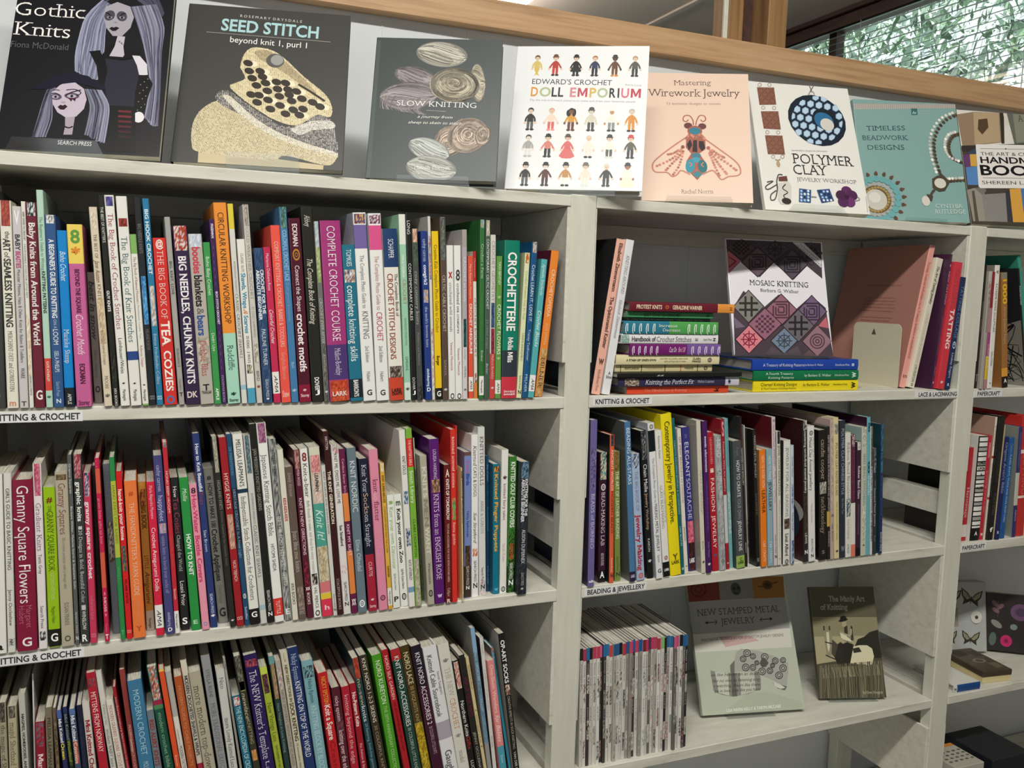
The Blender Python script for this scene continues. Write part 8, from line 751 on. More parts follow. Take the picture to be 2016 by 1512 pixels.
(1.0157,0.05,-0.1033,0.309,-0.2189,-0.0007,0.1991,0.2277,0.01,'e8e6ee','shrink-wrapped mosaic knitting book standing on three bright books',False,True,[('P','4a4149','15 20 1970 13 1926 742 1631 496 1321 785 949 453 636 755 286 442 14 704'),('P','33262e','648 138 969 437 594 760 275 463'),('P','675762','646 162 945 438 596 736 299 462'),('S','382f35',2.95,'565 399 686 394'),('S','382f35',2.95,'686 394 676 502'),('S','382f35',2.95,'676 502 556 506'),('S','382f35',2.95,'556 506 563 426'),('S','382f35',2.95,'516 353 744 344'),('S','382f35',2.95,'744 344 726 548'),('S','382f35',2.95,'726 548 498 556'),('S','382f35',2.95,'498 556 511 404'),('S','382f35',2.95,'466 307 802 294'),('S','382f35',2.95,'802 294 775 594'),('S','382f35',2.95,'775 594 441 605'),('S','382f35',2.95,'441 605 460 382'),('P','33262e','1360 154 1658 462 1299 792 1003 486'),('P','57505c','1358 178 1634 463 1301 768 1027 485'),('S','2f2c32',2.95,'1278 421 1392 417'),('S','2f2c32',2.95,'1392 417 1381 527'),('S','2f2c32',2.95,'1381 527 1268 531'),('S','2f2c32',2.95,'1268 531 1276 449'),('S','2f2c32',2.95,'1232 374 1447 366'),('S','2f2c32',2.95,'1447 366 1427 575'),('S','2f2c32',2.95,'1427 575 1213 582'),('S','2f2c32',2.95,'1213 582 1227 426'),('S','2f2c32',2.95,'1187 326 1503 314'),('S','2f2c32',2.95,'1503 314 1473 622'),('S','2f2c32',2.95,'1473 622 1158 633'),('S','2f2c32',2.95,'1158 633 1179 403'),('P','33262e','1021 -108 1327 158 971 449 668 185'),('P','4f4853','1019 -84 1302 159 973 426 692 184'),('S','2b272d',2.07,'996 172 1187 164'),('S','2b272d',2.07,'996 172 1120 279'),('S','2b272d',2.07,'996 172 981 331'),('S','2b272d',2.07,'996 172 851 290'),('S','2b272d',2.07,'996 172 806 179'),('S','2b272d',2.07,'996 172 871 64'),('S','2b272d',2.07,'996 172 1010 11'),('S','2b272d',2.07,'996 172 1141 52'),('S','2b272d',2.07,'1129 166 1105 232 1052 282 984 302 919 287 875 241 863 177 886 111 939 61 1008 41 1073 56 1118 102 1129 166'),('P','33262e','330 -93 619 157 287 431 0 182'),('P','55494f','328 -69 595 158 289 407 23 181'),('P','2e282b','144 113 198 111 194 158 140 160'),('P','2e282b','138 193 191 191 187 238 134 240'),('P','2e282b','195 71 248 69 245 116 191 118'),('P','2e282b','188 151 242 149 238 196 185 198'),('P','2e282b','182 231 235 229 232 276 178 278'),('P','2e282b','246 29 299 27 295 74 242 76'),('P','2e282b','239 109 293 107 289 154 235 156'),('P','2e282b','233 189 286 187 282 234 229 236'),('P','2e282b','226 269 280 267 276 314 222 316'),('P','2e282b','290 67 344 65 340 112 286 114'),('P','2e282b','284 147 337 145 333 192 280 194'),('P','2e282b','277 227 331 225 327 272 273 274'),('P','2e282b','341 25 395 23 391 70 337 72'),('P','2e282b','335 105 388 103 384 150 331 152'),('P','2e282b','328 185 382 183 378 230 324 232'),('P','2e282b','321 265 375 263 371 310 317 312'),('P','2e282b','386 63 439 61 435 108 382 110'),('P','2e282b','379 143 433 141 429 188 375 190'),('P','2e282b','372 223 426 221 422 268 368 270'),('P','2e282b','430 101 484 99 480 146 426 149'),('P','2e282b','423 181 477 179 473 226 419 229'),('P','33262e','1776 -35 2038 220 1722 495 1461 242'),('P','4a4652','1773 -11 2014 221 1725 472 1486 241'),('S','28262d',2.07,'1749 231 1915 224'),('S','28262d',2.07,'1749 231 1855 334'),('S','28262d',2.07,'1749 231 1734 383'),('S','28262d',2.07,'1749 231 1621 343'),('S','28262d',2.07,'1749 231 1583 237'),('S','28262d',2.07,'1749 231 1642 128'),('S','28262d',2.07,'1749 231 1764 78'),('S','28262d',2.07,'1749 231 1877 118'),('S','28262d',2.07,'1865 226 1844 283 1797 326 1737 343 1681 330 1643 291 1633 235 1654 178 1701 135 1760 118 1817 131 1855 170 1865 226'),('P','c06e7c','12 284 50 253 277 443 16 690'),('S','8a2c40',2.36,'41 370 181 458'),('S','8a2c40',2.36,'25 574 181 458'),('P','d6d8de','1373 23 1601 25 1941 357 1924 521'),('T','55555c','n',151.1,7.1,188.6,38.3,4.13,'The Revised Edition for'),('T','55555c','n',144.2,9.4,190.6,49.2,4.13,'MODERN KNITTERS'),('P','4f424b','55 1362 281 1032 651 1360 993 1083 1319 1365 1663 1086 1935 1325 2006 2279 9 2298'),('P','33262e','386 1006 680 1330 331 1669 39 1348'),('P','86857f','385 1029 656 1331 332 1647 62 1347'),('S','33302e',4.43,'313 1142 280 1539'),('S','33302e',4.43,'173 1280 556 1270'),('S','33302e',4.43,'437 1138 403 1536'),('S','33302e',4.43,'162 1408 545 1398'),('P','33262e','1043 1061 1348 1376 983 1705 680 1393'),('P','97667a','1041 1084 1324 1376 985 1683 704 1393'),('S','533843',2.95,'960 1330 1076 1327'),('S','533843',2.95,'1076 1327 1066 1439'),('S','533843',2.95,'1066 1439 950 1442'),('S','533843',2.95,'950 1442 958 1358'),('S','533843',2.95,'913 1282 1133 1276'),('S','533843',2.95,'1133 1276 1113 1487'),('S','533843',2.95,'1113 1487 894 1493'),('S','533843',2.95,'894 1493 908 1335'),('S','533843',2.95,'866 1234 1189 1224'),('S','533843',2.95,'1189 1224 1159 1536'),('S','533843',2.95,'1159 1536 838 1544'),('S','533843',2.95,'838 1544 859 1311'),('P','33262e','1670 1068 1961 1397 1603 1740 1314 1414'),('P','76607f','1668 1092 1936 1398 1605 1717 1338 1413'),('S','403445',2.95,'1586 1349 1698 1346'),('S','403445',2.95,'1698 1346 1687 1463'),('S','403445',2.95,'1687 1463 1575 1465'),('S','403445',2.95,'1575 1465 1583 1378'),('S','403445',2.95,'1542 1298 1754 1292'),('S','403445',2.95,'1754 1292 1731 1513'),('S','403445',2.95,'1731 1513 1520 1518'),('S','403445',2.95,'1520 1518 1536 1353'),('S','403445',2.95,'1497 1248 1809 1239'),('S','403445',2.95,'1809 1239 1776 1564'),('S','403445',2.95,'1776 1564 1465 1571'),('S','403445',2.95,'1465 1571 1489 1329'),('P','33262e','687 1347 1011 1665 630 1996 309 1681'),('P','96657a','685 1370 987 1665 632 1974 333 1681'),('P','523743','476 1605 529 1604 525 1649 472 1650'),('P','523743','467 1705 520 1704 516 1749 463 1750'),('P','523743','534 1553 587 1552 583 1598 530 1599'),('P','523743','526 1654 579 1652 575 1698 522 1699'),('P','523743','517 1753 570 1752 566 1798 513 1799'),('P','523743','593 1502 646 1500 642 1546 589 1547'),('P','523743','584 1602 637 1601 633 1646 580 1648'),('P','523743','575 1702 628 1701 624 1747 571 1748'),('P','523743','567 1802 620 1801 616 1846 563 1847'),('P','523743','643 1551 696 1549 692 1595 639 1596'),('P','523743','634 1651 687 1650 683 1695 630 1697'),('P','523743','625 1751 678 1750 674 1795 621 1796'),('P','523743','702 1499 755 1498 751 1543 698 1545'),('P','523743','693 1600 746 1598 742 1644 689 1645'),('P','523743','684 1700 737 1699 733 1744 680 1745'),('P','523743','675 1800 728 1799 724 1844 671 1845'),('P','523743','752 1548 805 1547 801 1592 747 1594'),('P','523743','743 1648 796 1647 792 1693 738 1694'),('P','523743','734 1749 787 1747 783 1793 730 1794'),('P','523743','801 1597 855 1596 851 1641 797 1643'),('P','523743','792 1697 846 1696 842 1742 788 1743'),('P','33262e','1365 1358 1668 1684 1300 2023 999 1699'),('P','6c666c','1362 1381 1644 1685 1302 2000 1022 1699'),('S','2e2a30',4.43,'1287 1494 1249 1891'),('S','2e2a30',4.43,'1139 1632 1539 1623'),('S','2e2a30',4.43,'1416 1491 1377 1889'),('S','2e2a30',4.43,'1126 1760 1527 1751'),('P','33262e','338 1689 603 1971 289 2263 26 1983'),('P','da8490','336 1712 579 1972 291 2241 49 1982'),('S','8a2440',2.07,'313 1977 480 1974'),('S','8a2440',2.07,'313 1977 421 2092'),('S','8a2440',2.07,'313 1977 300 2142'),('S','8a2440',2.07,'313 1977 186 2096'),('S','8a2440',2.07,'313 1977 147 1981'),('S','8a2440',2.07,'313 1977 205 1863'),('S','8a2440',2.07,'313 1977 327 1811'),('S','8a2440',2.07,'313 1977 441 1857'),('S','8a2440',2.07,'430 1975 409 2031 363 2073 304 2089 247 2075 208 2035 197 1979 217 1923 263 1881 323 1865 380 1879 419 1919 430 1975'),('P','33262e','1041 1724 1301 1986 991 2257 732 1997'),('P','74849a','1039 1747 1277 1986 993 2234 756 1996'),('S','3f4854',2.07,'1016 1991 1179 1988'),('S','3f4854',2.07,'1016 1991 1121 2097'),('S','3f4854',2.07,'1016 1991 1002 2144'),('S','3f4854',2.07,'1016 1991 891 2102'),('S','3f4854',2.07,'1016 1991 853 1995'),('S','3f4854',2.07,'1016 1991 910 1886'),('S','3f4854',2.07,'1016 1991 1030 1838'),('S','3f4854',2.07,'1016 1991 1141 1880'),('S','3f4854',2.07,'1130 1989 1110 2044 1064 2085 1005 2101 950 2087 912 2048 901 1994 922 1939 967 1898 1026 1882 1082 1895 1120 1934 1130 1989'),('P','33262e','1726 1654 2017 1980 1658 2316 1368 1993'),('P','94727e','1723 1677 1993 1981 1660 2293 1392 1992'),('S','513e45',2.36,'1728 1986 1721 2003 1707 2016 1688 2021 1671 2016 1659 2004 1656 1987 1662 1970 1677 1957 1695 1952 1713 1956 1725 1969 1728 1986'),('S','513e45',2.36,'1782 1985 1765 2028 1729 2060 1683 2072 1639 2061 1609 2031 1602 1988 1618 1945 1654 1913 1700 1901 1744 1911 1774 1942 1782 1985'),('S','513e45',2.36,'1836 1984 1809 2053 1751 2104 1678 2123 1608 2106 1560 2057 1548 1989 1574 1920 1632 1869 1706 1849 1776 1866 1824 1915 1836 1984'),('P','6a5660','1348 2287 1646 2282 1509 2166'),('P','c46a78','1923 1499 1950 1729 1737 1691'),('P','7a6a80','41 1546 252 1739 60 1772'),('P','5a4f58','628 2280 1349 2282 1279 2085 968 2246 747 2095'),('T','2c2a33','S',41.5,91.3,161.2,92.7,10.04,'MOSAIC KNITTING'),('T','44424a','S',62,103.9,140.4,104.7,5.9,'Barbara G. Walker')]),
(1.0172,0.0878,-0.8202,0.4578,-0.2044,0.0005,0.2201,0.2768,0.014,'b9c0ae','jewellery book showing two stamped silver cuffs',True,False,[('P','7c3328','-52 50 714 74 688 556 -40 572'),('P','868882','714 74 1463 98 1440 551 687 561'),('P','9a6a34','1463 98 2184 120 2138 554 1440 556'),('S','5c2018',3.77,'401 333 369 405 304 456 223 473 147 451 96 395 85 322 116 250 181 198 262 181 339 203 390 259 401 333'),('S','5c2018',2.69,'314 330 300 363 271 386 233 394 199 383 176 358 171 325 185 292 214 268 252 261 286 271 309 296 314 330'),('E','4a4c48',107,34.2,11.3,12.9,0),('E','1e1f1e',102.7,33.3,3,3.2,0),('E','1e1f1e',112.5,33,3,3.2,0),('S','222',1.62,'997 433 1115 432'),('E','5a3c1e',178.9,28.5,11.3,9.2,0),('E','3a2612',178.9,28.5,5.4,4.3,0),('S','5a3c1e',2.69,'1578 305 1679 322'),('S','5a3c1e',2.69,'1898 261 2039 225'),('P','a3a4a2','-40 572 2138 554 2147 1180 -28 1213'),('T','292724','S',14.5,85.7,197.8,83.9,12.93,'NEW STAMPED METAL'),('T','292724','S',64.4,105.4,140.5,104.4,12.39,'JEWELRY'),('S','292724',1.62,'293 1001 552 993'),('P','292724','285 1001 355 964 352 1032'),('S','292724',1.35,'515 950 552 993 508 1038'),('S','292724',1.62,'1511 985 1792 977'),('P','292724','1798 978 1733 941 1726 1015'),('S','292724',1.35,'1561 947 1511 985 1554 1029'),('P','d2d0c6','-29 1218 2146 1185 2132 1562 -25 1566'),('P','c6a8a4','553 1284 1215 1287 1428 1400 665 1495'),('T','4a4644','n',16.7,136,198.1,133.6,5.39,'INNOVATIVE TECHNIQUES FOR 23 CUSTOM JEWELRY DESIGNS'),('P','b0b8a4','978 2420 1437 2395 2143 2634 2176 2848 466 2834 547 2668'),('P','a9aaa2','781 1858 877 1608 1001 1541 1395 1606 1723 1724 1990 1866 1954 2069 1863 2343 1641 2205 1320 2062 1018 1983 776 1984'),('S','33322e',1.62,'1191 1635 1176 1668 1145 1691 1106 1698 1071 1687 1047 1662 1043 1628 1058 1595 1089 1572 1127 1565 1163 1576 1186 1601 1191 1635'),('S','33322e',1.35,'1154 1633 1146 1650 1131 1661 1111 1665 1094 1659 1082 1647 1080 1630 1087 1613 1103 1602 1122 1598 1140 1604 1151 1616 1154 1633'),('S','33322e',1.62,'1076 1745 1063 1772 1037 1792 1005 1797 975 1789 955 1767 951 1739 963 1711 990 1692 1022 1686 1052 1695 1072 1716 1076 1745'),('S','33322e',1.35,'1045 1743 1038 1757 1025 1767 1009 1770 994 1765 984 1754 982 1740 988 1727 1001 1717 1018 1714 1033 1718 1043 1729 1045 1743'),('S','33322e',1.62,'1292 1704 1281 1729 1257 1747 1227 1752 1199 1744 1182 1724 1178 1698 1190 1673 1214 1656 1243 1650 1271 1658 1289 1678 1292 1704'),('S','33322e',1.35,'1264 1703 1258 1715 1246 1724 1231 1727 1217 1723 1208 1713 1207 1700 1212 1687 1224 1678 1239 1676 1253 1680 1262 1690 1264 1703'),('S','33322e',1.62,'1566 1730 1550 1762 1519 1785 1480 1792 1444 1782 1421 1756 1416 1723 1432 1690 1463 1667 1502 1660 1538 1670 1561 1696 1566 1730'),('S','33322e',1.35,'1528 1728 1520 1744 1505 1756 1485 1759 1467 1754 1456 1741 1454 1724 1461 1708 1477 1697 1496 1693 1514 1698 1526 1711 1528 1728'),('S','33322e',1.62,'1771 1817 1758 1844 1731 1864 1699 1869 1668 1860 1648 1839 1645 1810 1658 1783 1685 1763 1718 1757 1748 1766 1768 1788 1771 1817'),('S','33322e',1.35,'1740 1815 1733 1829 1720 1839 1703 1842 1688 1837 1678 1826 1676 1812 1683 1798 1696 1789 1713 1786 1728 1790 1738 1801 1740 1815'),('S','33322e',1.62,'1941 1812 1929 1837 1905 1855 1875 1860 1847 1852 1829 1832 1826 1806 1838 1781 1862 1764 1892 1758 1920 1766 1938 1786 1941 1812'),('S','33322e',1.35,'1912 1810 1906 1823 1894 1832 1879 1835 1865 1830 1856 1821 1854 1808 1861 1795 1873 1786 1888 1784 1902 1788 1911 1798 1912 1810'),('S','33322e',1.62,'1932 1965 1916 1998 1884 2021 1845 2027 1809 2017 1786 1991 1782 1958 1798 1926 1829 1903 1868 1896 1904 1906 1928 1932 1932 1965'),('S','33322e',1.35,'1894 1964 1886 1980 1871 1991 1851 1995 1833 1989 1822 1977 1819 1960 1827 1944 1843 1932 1863 1929 1881 1934 1892 1947 1894 1964'),('S','33322e',1.62,'1821 2100 1805 2132 1774 2155 1735 2162 1700 2151 1676 2126 1672 2093 1688 2060 1719 2038 1758 2031 1794 2041 1817 2067 1821 2100'),('S','33322e',1.35,'1784 2098 1776 2114 1760 2126 1741 2129 1723 2124 1711 2111 1709 2094 1717 2078 1733 2067 1752 2064 1770 2069 1782 2082 1784 2098'),('S','33322e',1.62,'1624 2001 1611 2028 1584 2048 1552 2053 1522 2044 1502 2023 1498 1995 1511 1967 1538 1948 1570 1942 1601 1951 1620 1973 1624 2001'),('S','33322e',1.35,'1593 2000 1586 2013 1573 2023 1556 2026 1541 2021 1531 2010 1530 1996 1536 1983 1549 1973 1566 1970 1581 1975 1591 1985 1593 2000'),('S','33322e',1.62,'1462 2006 1446 2038 1415 2061 1377 2067 1341 2057 1318 2031 1314 1998 1329 1966 1360 1943 1398 1936 1434 1947 1457 1972 1462 2006'),('S','33322e',1.35,'1425 2004 1417 2020 1401 2031 1382 2035 1364 2029 1353 2017 1351 2000 1358 1984 1374 1973 1393 1969 1411 1975 1422 1987 1425 2004'),('S','33322e',1.62,'1263 1920 1250 1947 1224 1966 1192 1972 1162 1963 1142 1942 1138 1913 1151 1886 1177 1867 1209 1861 1240 1870 1259 1891 1263 1920'),('S','33322e',1.35,'1232 1918 1225 1932 1212 1941 1196 1944 1181 1940 1171 1929 1169 1915 1176 1901 1189 1892 1205 1889 1220 1893 1230 1904 1232 1918'),('S','33322e',1.62,'1118 1912 1103 1945 1072 1967 1034 1974 999 1964 975 1938 971 1905 986 1873 1016 1850 1055 1843 1090 1854 1113 1879 1118 1912'),('S','33322e',1.35,'1081 1911 1074 1927 1058 1938 1039 1941 1021 1936 1010 1924 1007 1907 1015 1891 1030 1879 1049 1876 1067 1881 1079 1894 1081 1911'),('S','33322e',1.62,'1681 1902 1672 1922 1652 1936 1629 1940 1607 1934 1592 1918 1590 1897 1599 1877 1618 1863 1642 1859 1664 1866 1679 1881 1681 1902'),('S','33322e',1.35,'1658 1901 1654 1911 1644 1918 1632 1920 1621 1917 1614 1909 1612 1899 1617 1889 1627 1882 1639 1879 1650 1883 1657 1890 1658 1901'),('S','33322e',1.62,'1346 1834 1337 1854 1317 1868 1294 1873 1272 1866 1257 1851 1255 1830 1264 1810 1283 1796 1307 1792 1329 1798 1343 1814 1346 1834'),('S','33322e',1.35,'1323 1833 1318 1843 1309 1850 1297 1852 1286 1849 1279 1841 1277 1831 1282 1821 1292 1814 1304 1812 1315 1815 1322 1823 1323 1833'),('P','55554f','1431 1736 1511 1778 1558 1845 1488 1918 1400 1926 1355 1848'),('P','6a6a64','1580 2227 1881 2319 1825 2391 1675 2345'),('P','d0d2c6','1596 2215 1745 2273 1843 2342 1731 2356 1624 2305'),('P','6f6f68','711 1854 825 1758 787 2010 702 2005'),('P','8a8b82','276 1929 480 1982 731 2002 1043 2010 1318 1986 1336 2139 1309 2338 1036 2411 692 2449 447 2396 290 2321'),('P','62635c','717 2001 801 2005 776 2447 664 2445'),('P','c6c8bc','370 1959 647 1998 611 2425 396 2364'),('P','bfc1b5','901 2008 1216 1996 1190 2370 864 2427'),('T','2c2b28','c',27.4,204.6,132,206.2,5.92,'on like heaven on an dead!'),('T','2c2b28','c',28.5,215.9,131.6,217.5,5.92,'like no one so listening sing'),('T','2c2b28','c',30,225.5,130,227.5,5.92,'s watching, dream like there'),('T','2c2b28','c',31.3,235.5,128.6,236.2,5.92,'be in love, Live like you have'),('T','e8e8e0','b',51,272.9,168.4,270.8,5.39,'LISA NIVEN KELLY & TARYN MCCABE')]),
(1.298,0.0724,-0.8219,0.3866,-0.2904,0.0008,0.1454,0.227,0.012,'5d5b47','olive book with a cowboy on a pale horse',True,False,[('P','8a8468','-32 627 1467 640 1452 1421 -10 1612'),('P','a8a07e','-32 1030 1476 1020 1452 1421 -10 1612'),('P','2a2a22','873 1254 966 1094 1119 1043 1249 950 1448 898 1467 1528 948 1467'),('P','4c4a3a','-7 1586 359 1539 945 1494 1503 1475 1453 2320 -15 2293'),('P','d6d0b0','642 1357 800 1253 980 1215 1156 1217 1264 1285 1287 1445 1223 1604 1132 1629 1048 1601 932 1600 645 1569'),('P','2a2820','393 1248 580 1144 713 1252 716 1464 610 1621 465 1619 411 1460'),('P','8f8a70','226 926 289 886 390 900 403 1035 393 1248 363 1380 296 1459 241 1432 233 1246'),('P','3a362c','224 818 255 805 259 899 223 904'),('P','3a362c','349 819 379 814 381 900 345 905'),('P','d0cab0','283 940 341 940 329 1247 288 1353 271 1246'),('S','1e1c16',2.21,'231 1140 401 1181'),('S','1e1c16',2.21,'215 1405 339 1459 478 1514'),('P','4a463a','397 1088 515 1196 411 1460 348 1380'),('P','26241d','543 1210 726 1145 865 1200 795 1412 725 1623 622 1635 635 1410'),('P','8f8a72','692 823 827 797 902 906 890 1120 781 1173 671 1118 632 957'),('P','38352b','692 823 767 810 755 1146 671 1118'),('P','38352b','841 803 881 838 872 1093 812 1160'),('S','a49e84',3.86,'846 878 800 1012 589 943'),('P','d8d2ba','588 956 713 1011 857 1147 700 1118 604 1064'),('P','a89c80','652 741 748 721 752 810 689 844 649 809'),('P','16150f','572 719 620 687 637 619 703 606 760 620 769 667 807 675 749 710 629 736'),('P','33302a','826 1280 975 1255 1022 1349 844 1373'),('H','8c866a','2c2b20',1,150,'62 1613 38 1953 16 2276','1496 1528 1468 1950 1444 2301'),('H','aaa484','5c5844',0.8,70,'56 1666 73 1771 75 1875','1485 1607 1489 1713 1486 1819'),('T','b3b2a2','B',41.4,31,123.1,31,11.58,'The Manly Art'),('T','b3b2a2','B',20.7,48,82.5,47.9,11.58,'of Knitting'),('T','d8d4c0','S',94.4,218.9,139.2,218.9,4.96,'by Dave Fougner')]),
]
STANDS = [(0.06, 0.68, 0.024, 0.012, 'gothic doll book'),(0.32, 0.75, 0.026, 0.002, 'seed stitch cowl book'),(0.24, 0.8, 0.014, 0.002, 'slate yarn skein book'),(0.26, 0.81, 0.014, 0.001, 'white doll book'),(0.2, 0.83, 0.017, 0.006, 'peach wirework book'),(0.18, 0.78, 0.019, 0.016, 'white pendant book'),(0.36, 0.78, 0.014, 0.004, 'teal beadwork book'),(0.15, 0.85, 0.018, 0.006, 'handmade book title'),(0.3, 0.8, 0.012, 0.002, 'mosaic knitting book'),(0.23, 0.7, 0.012, 0.002, 'stamped silver cuff book'),(0.12, 0.86, 0.01, 0.002, 'olive cowboy book')]
STZ = [0.0078,0.009,0.0083,0.0105,0.0078,0.0064,0.0075,0.0098,0.0046,0.0079,0.0062]
# ---------------------------------------------------------------- shelf labels
for a in (('KNITTING & CROCHET', -0.185, -0.0698, -0.1815, -0.073, -0.1815), ('KNITTING & CROCHET', -0.192, -0.0735, -0.189, -0.0775, -0.5075), ('KNITTING & CROCHET', 0.697, 0.8115, 0.7018, 0.8062, -0.178), ('LACE & LACEMAKING', 1.418, 1.5335, 1.4268, 1.531, -0.1785), ('BEADING & JEWELLERY', 0.6955, 0.818, 0.7009, 0.8145, -0.5065), ('PAPERCRAFT', 1.585, 1.661, 1.59, 1.6547, -0.1795), ('PAPERCRAFT', 1.582, 1.654, 1.5835, 1.6492, -0.505)):
    strip(*a)
# ---------------------------------------------------------------- rows of upright books
for k, (g_, x, y, z, lean, t, h, D, base, bands, texts, look, side) in enumerate(BOOKS):
    zz = z + Z0 + (t * math.sin(lean) if lean > 0 else 0)
    if lean > 0: x = x + t * (1 - math.cos(lean))
    M = Matrix.Translation((x, y, zz)) @ Matrix.Rotation(lean, 4, 'Y')
    gloss = k % 3 == 1
    book(M, t, h, D, base, bands, texts, look + ' ' + SUFFIX[g_], GROUPS[g_], side=side or (None if k % 4 else mul_hex(base)), hard=t > 0.02, seed=k, m=M_GLOSS if gloss else M_COVER)
# ---------------------------------------------------------------- two stacks of books lying flat
STACK = [
 (0.768, 0.978, 0.012, 0.15, 'd3492c', [], [(0.17, 0.58, 'f0a890', 'S', 0.4, 0, 'The Mindfulness in Knitting'), (0.85, 0.9, '3a1a14', 'ub', 0.5, 0, 'k')], 'orange red book at the very bottom of the tall stack', 0.0137, '2a2622'),
 (0.748, 0.9958, 0.006, 0.19, '33304f', [(0.05, 0.16, 'P', '3a3a3c', 'c8b4a4', '6a5a50'), (0.88, 1.0, 'd0cfdc')], [(0.21, 0.61, 'eeeef6', 'I', 0.55, 0, 'Knitting the Perfect Fit'), (0.64, 0.78, 'd0d0e0', 'I', 0.3, 0, 'Melissa Leapman'), (0.9, 0.94, '33304f', 'ub', 0.5, 0, '*')], 'navy book on a perfect fit with pale end, second from the stack bottom', 0.0163, '26262c'),
 (0.742, 0.997, 0.0, 0.2, '1b1c1b', [], [(0.3, 0.36, 'c8c8c0', 'c', 0.5, 0, 'ss')], 'thin black book under the cream ones in the tall stack', 0.0083, '2a2a28'),
 (0.744, 0.942, 0.014, 0.14, 'd2c697', [(0.055, 0.062, '2a2a22'), (0.262, 0.27, '2a2a22'), (0.5, 0.508, '2a2a22'), (0.665, 0.672, 'b03a2a'), (0.84, 0.848, '2a2a22')], [(0.1, 0.24, '4a4430', 'b', 0.3, 0, 'KNITLANDIA'), (0.31, 0.48, '8a8058', 'n', 0.2, 0, 'A KNITTER SEES THE WORLD'), (0.71, 0.8, '4a4430', 'b', 0.3, 0, 'PARKES'), (0.91, 0.95, '333', 'uo', 0.6, 0, 'O')], 'cream map-lined book below the plain cream one in the tall stack', 0.0128, '8a8264'),
 (0.743, 0.952, 0.008, 0.15, 'e3d9b0', [], [(0.09, 0.37, '4a4634', 'b', 0.22, 0, "A STASH OF ONE'S OWN"), (0.41, 0.68, '7a745c', 'n', 0.16, 0.14, 'KNITTERS ON LOVING, LIVING WITH'), (0.45, 0.66, '7a745c', 'n', 0.16, -0.14, 'AND LETTING GO OF YARN'), (0.73, 0.81, '4a4634', 'b', 0.2, 0.14, 'CLARA'), (0.725, 0.81, '4a4634', 'b', 0.2, -0.14, 'PARKES'), (0.88, 0.92, '333', 'uo', 0.6, 0, 'O')], 'plain cream hardback under the purple spiral book', 0.0172, 'c8bf9a'),
 (0.766, 0.951, 0.004, 0.14, '74206e', [(0.62, 1.0, '7a58a0')], [(0.02, 0.3, 'e8e0ee', 'b', 0.62, 0, '(I  (I  (I  (I  (I'), (0.42, 0.5, 'f0d8ee', 'c', 0.5, 0, 'Cast On'), (0.52, 0.6, 'f0b8dc', 'c', 0.5, 0, 'Bind Off'), (0.66, 0.99, 'e8e0ee', 'b', 0.62, 0, '(I  (I  (I  (I  (I')], 'purple book with wire ring marks in the tall stack', 0.0193, '2c2a2c'),
 (0.7503, 0.9456, 0.006, 0.17, 'e9e7ea', [(0.0, 0.075, 'P', '9ab8ac', '6a9484', 'b8d0c4')], [(0.1, 0.34, '4a4a50', 'b', 0.5, 0, 'Handbook of'), (0.35, 0.71, '5a5a60', 'S', 0.55, 0, 'Crochet Stitches'), (0.75, 0.78, '888', 'ub', 0.6, 0, 'E'), (0.84, 0.93, '555', 'n', 0.25, 0, 'Search Press'), (0.94, 0.97, '333', 'ub', 0.5, 0, 'N')], 'white crochet handbook above the purple spiral book', 0.0168, 'c8c6c8'),
 (0.7528, 0.943, 0.004, 0.14, '2f7f98', [(0.47, 1.0, '55a858')], [(0.01, 0.32, 'e8f0f0', 'b', 0.62, 0, '(I  (I  (I  (I  (I'), (0.36, 0.55, 'eaf6e8', 'n', 0.26, 0.17, 'Increase'), (0.4, 0.585, 'eaf6e8', 'n', 0.26, -0.17, 'Decrease'), (0.66, 0.97, 'e8f4e8', 'b', 0.62, 0, '(I  (I  (I  (I  (I')], 'blue and green book with wire ring marks in the tall stack', 0.0222, '24505c'),
 (0.765, 0.93, 0.01, 0.15, '17201c', [], [(0.05, 0.9, '3a4a42', 'n', 0.5, 0, 'VINTAGE KNITS')], 'thin black book between the two green spines of the tall stack', 0.0052, '17201c'),
 (0.758, 0.934, 0.008, 0.15, '479463', [], [(0.2, 0.62, '1f4a30', 'b', 0.5, 0, 'EASY TOYS TO CROCHET'), (0.92, 0.95, '1f4a30', 'ub', 0.5, 0, 'S')], 'green book second from the top of the tall stack', 0.0108, '3a7a52'),
 (0.760, 0.9722, 0.0, 0.15, '6e1f2f', [(0.835, 1.0, 'e99a45')], [(0.06, 0.295, 'f0d8bc', 'b', 0.45, 0, 'PROTEST KNITS'), (0.325, 0.36, 'd8703a', 'uo', 0.6, 0, 'o'), (0.395, 0.68, 'f0d8bc', 'b', 0.45, 0, 'GERALDINE WARNER'), (0.95, 0.975, '8a5a24', 'ub', 0.5, 0, 'H')], 'maroon book with orange end on top of the tall stack', 0.0162, '5a1a28')]
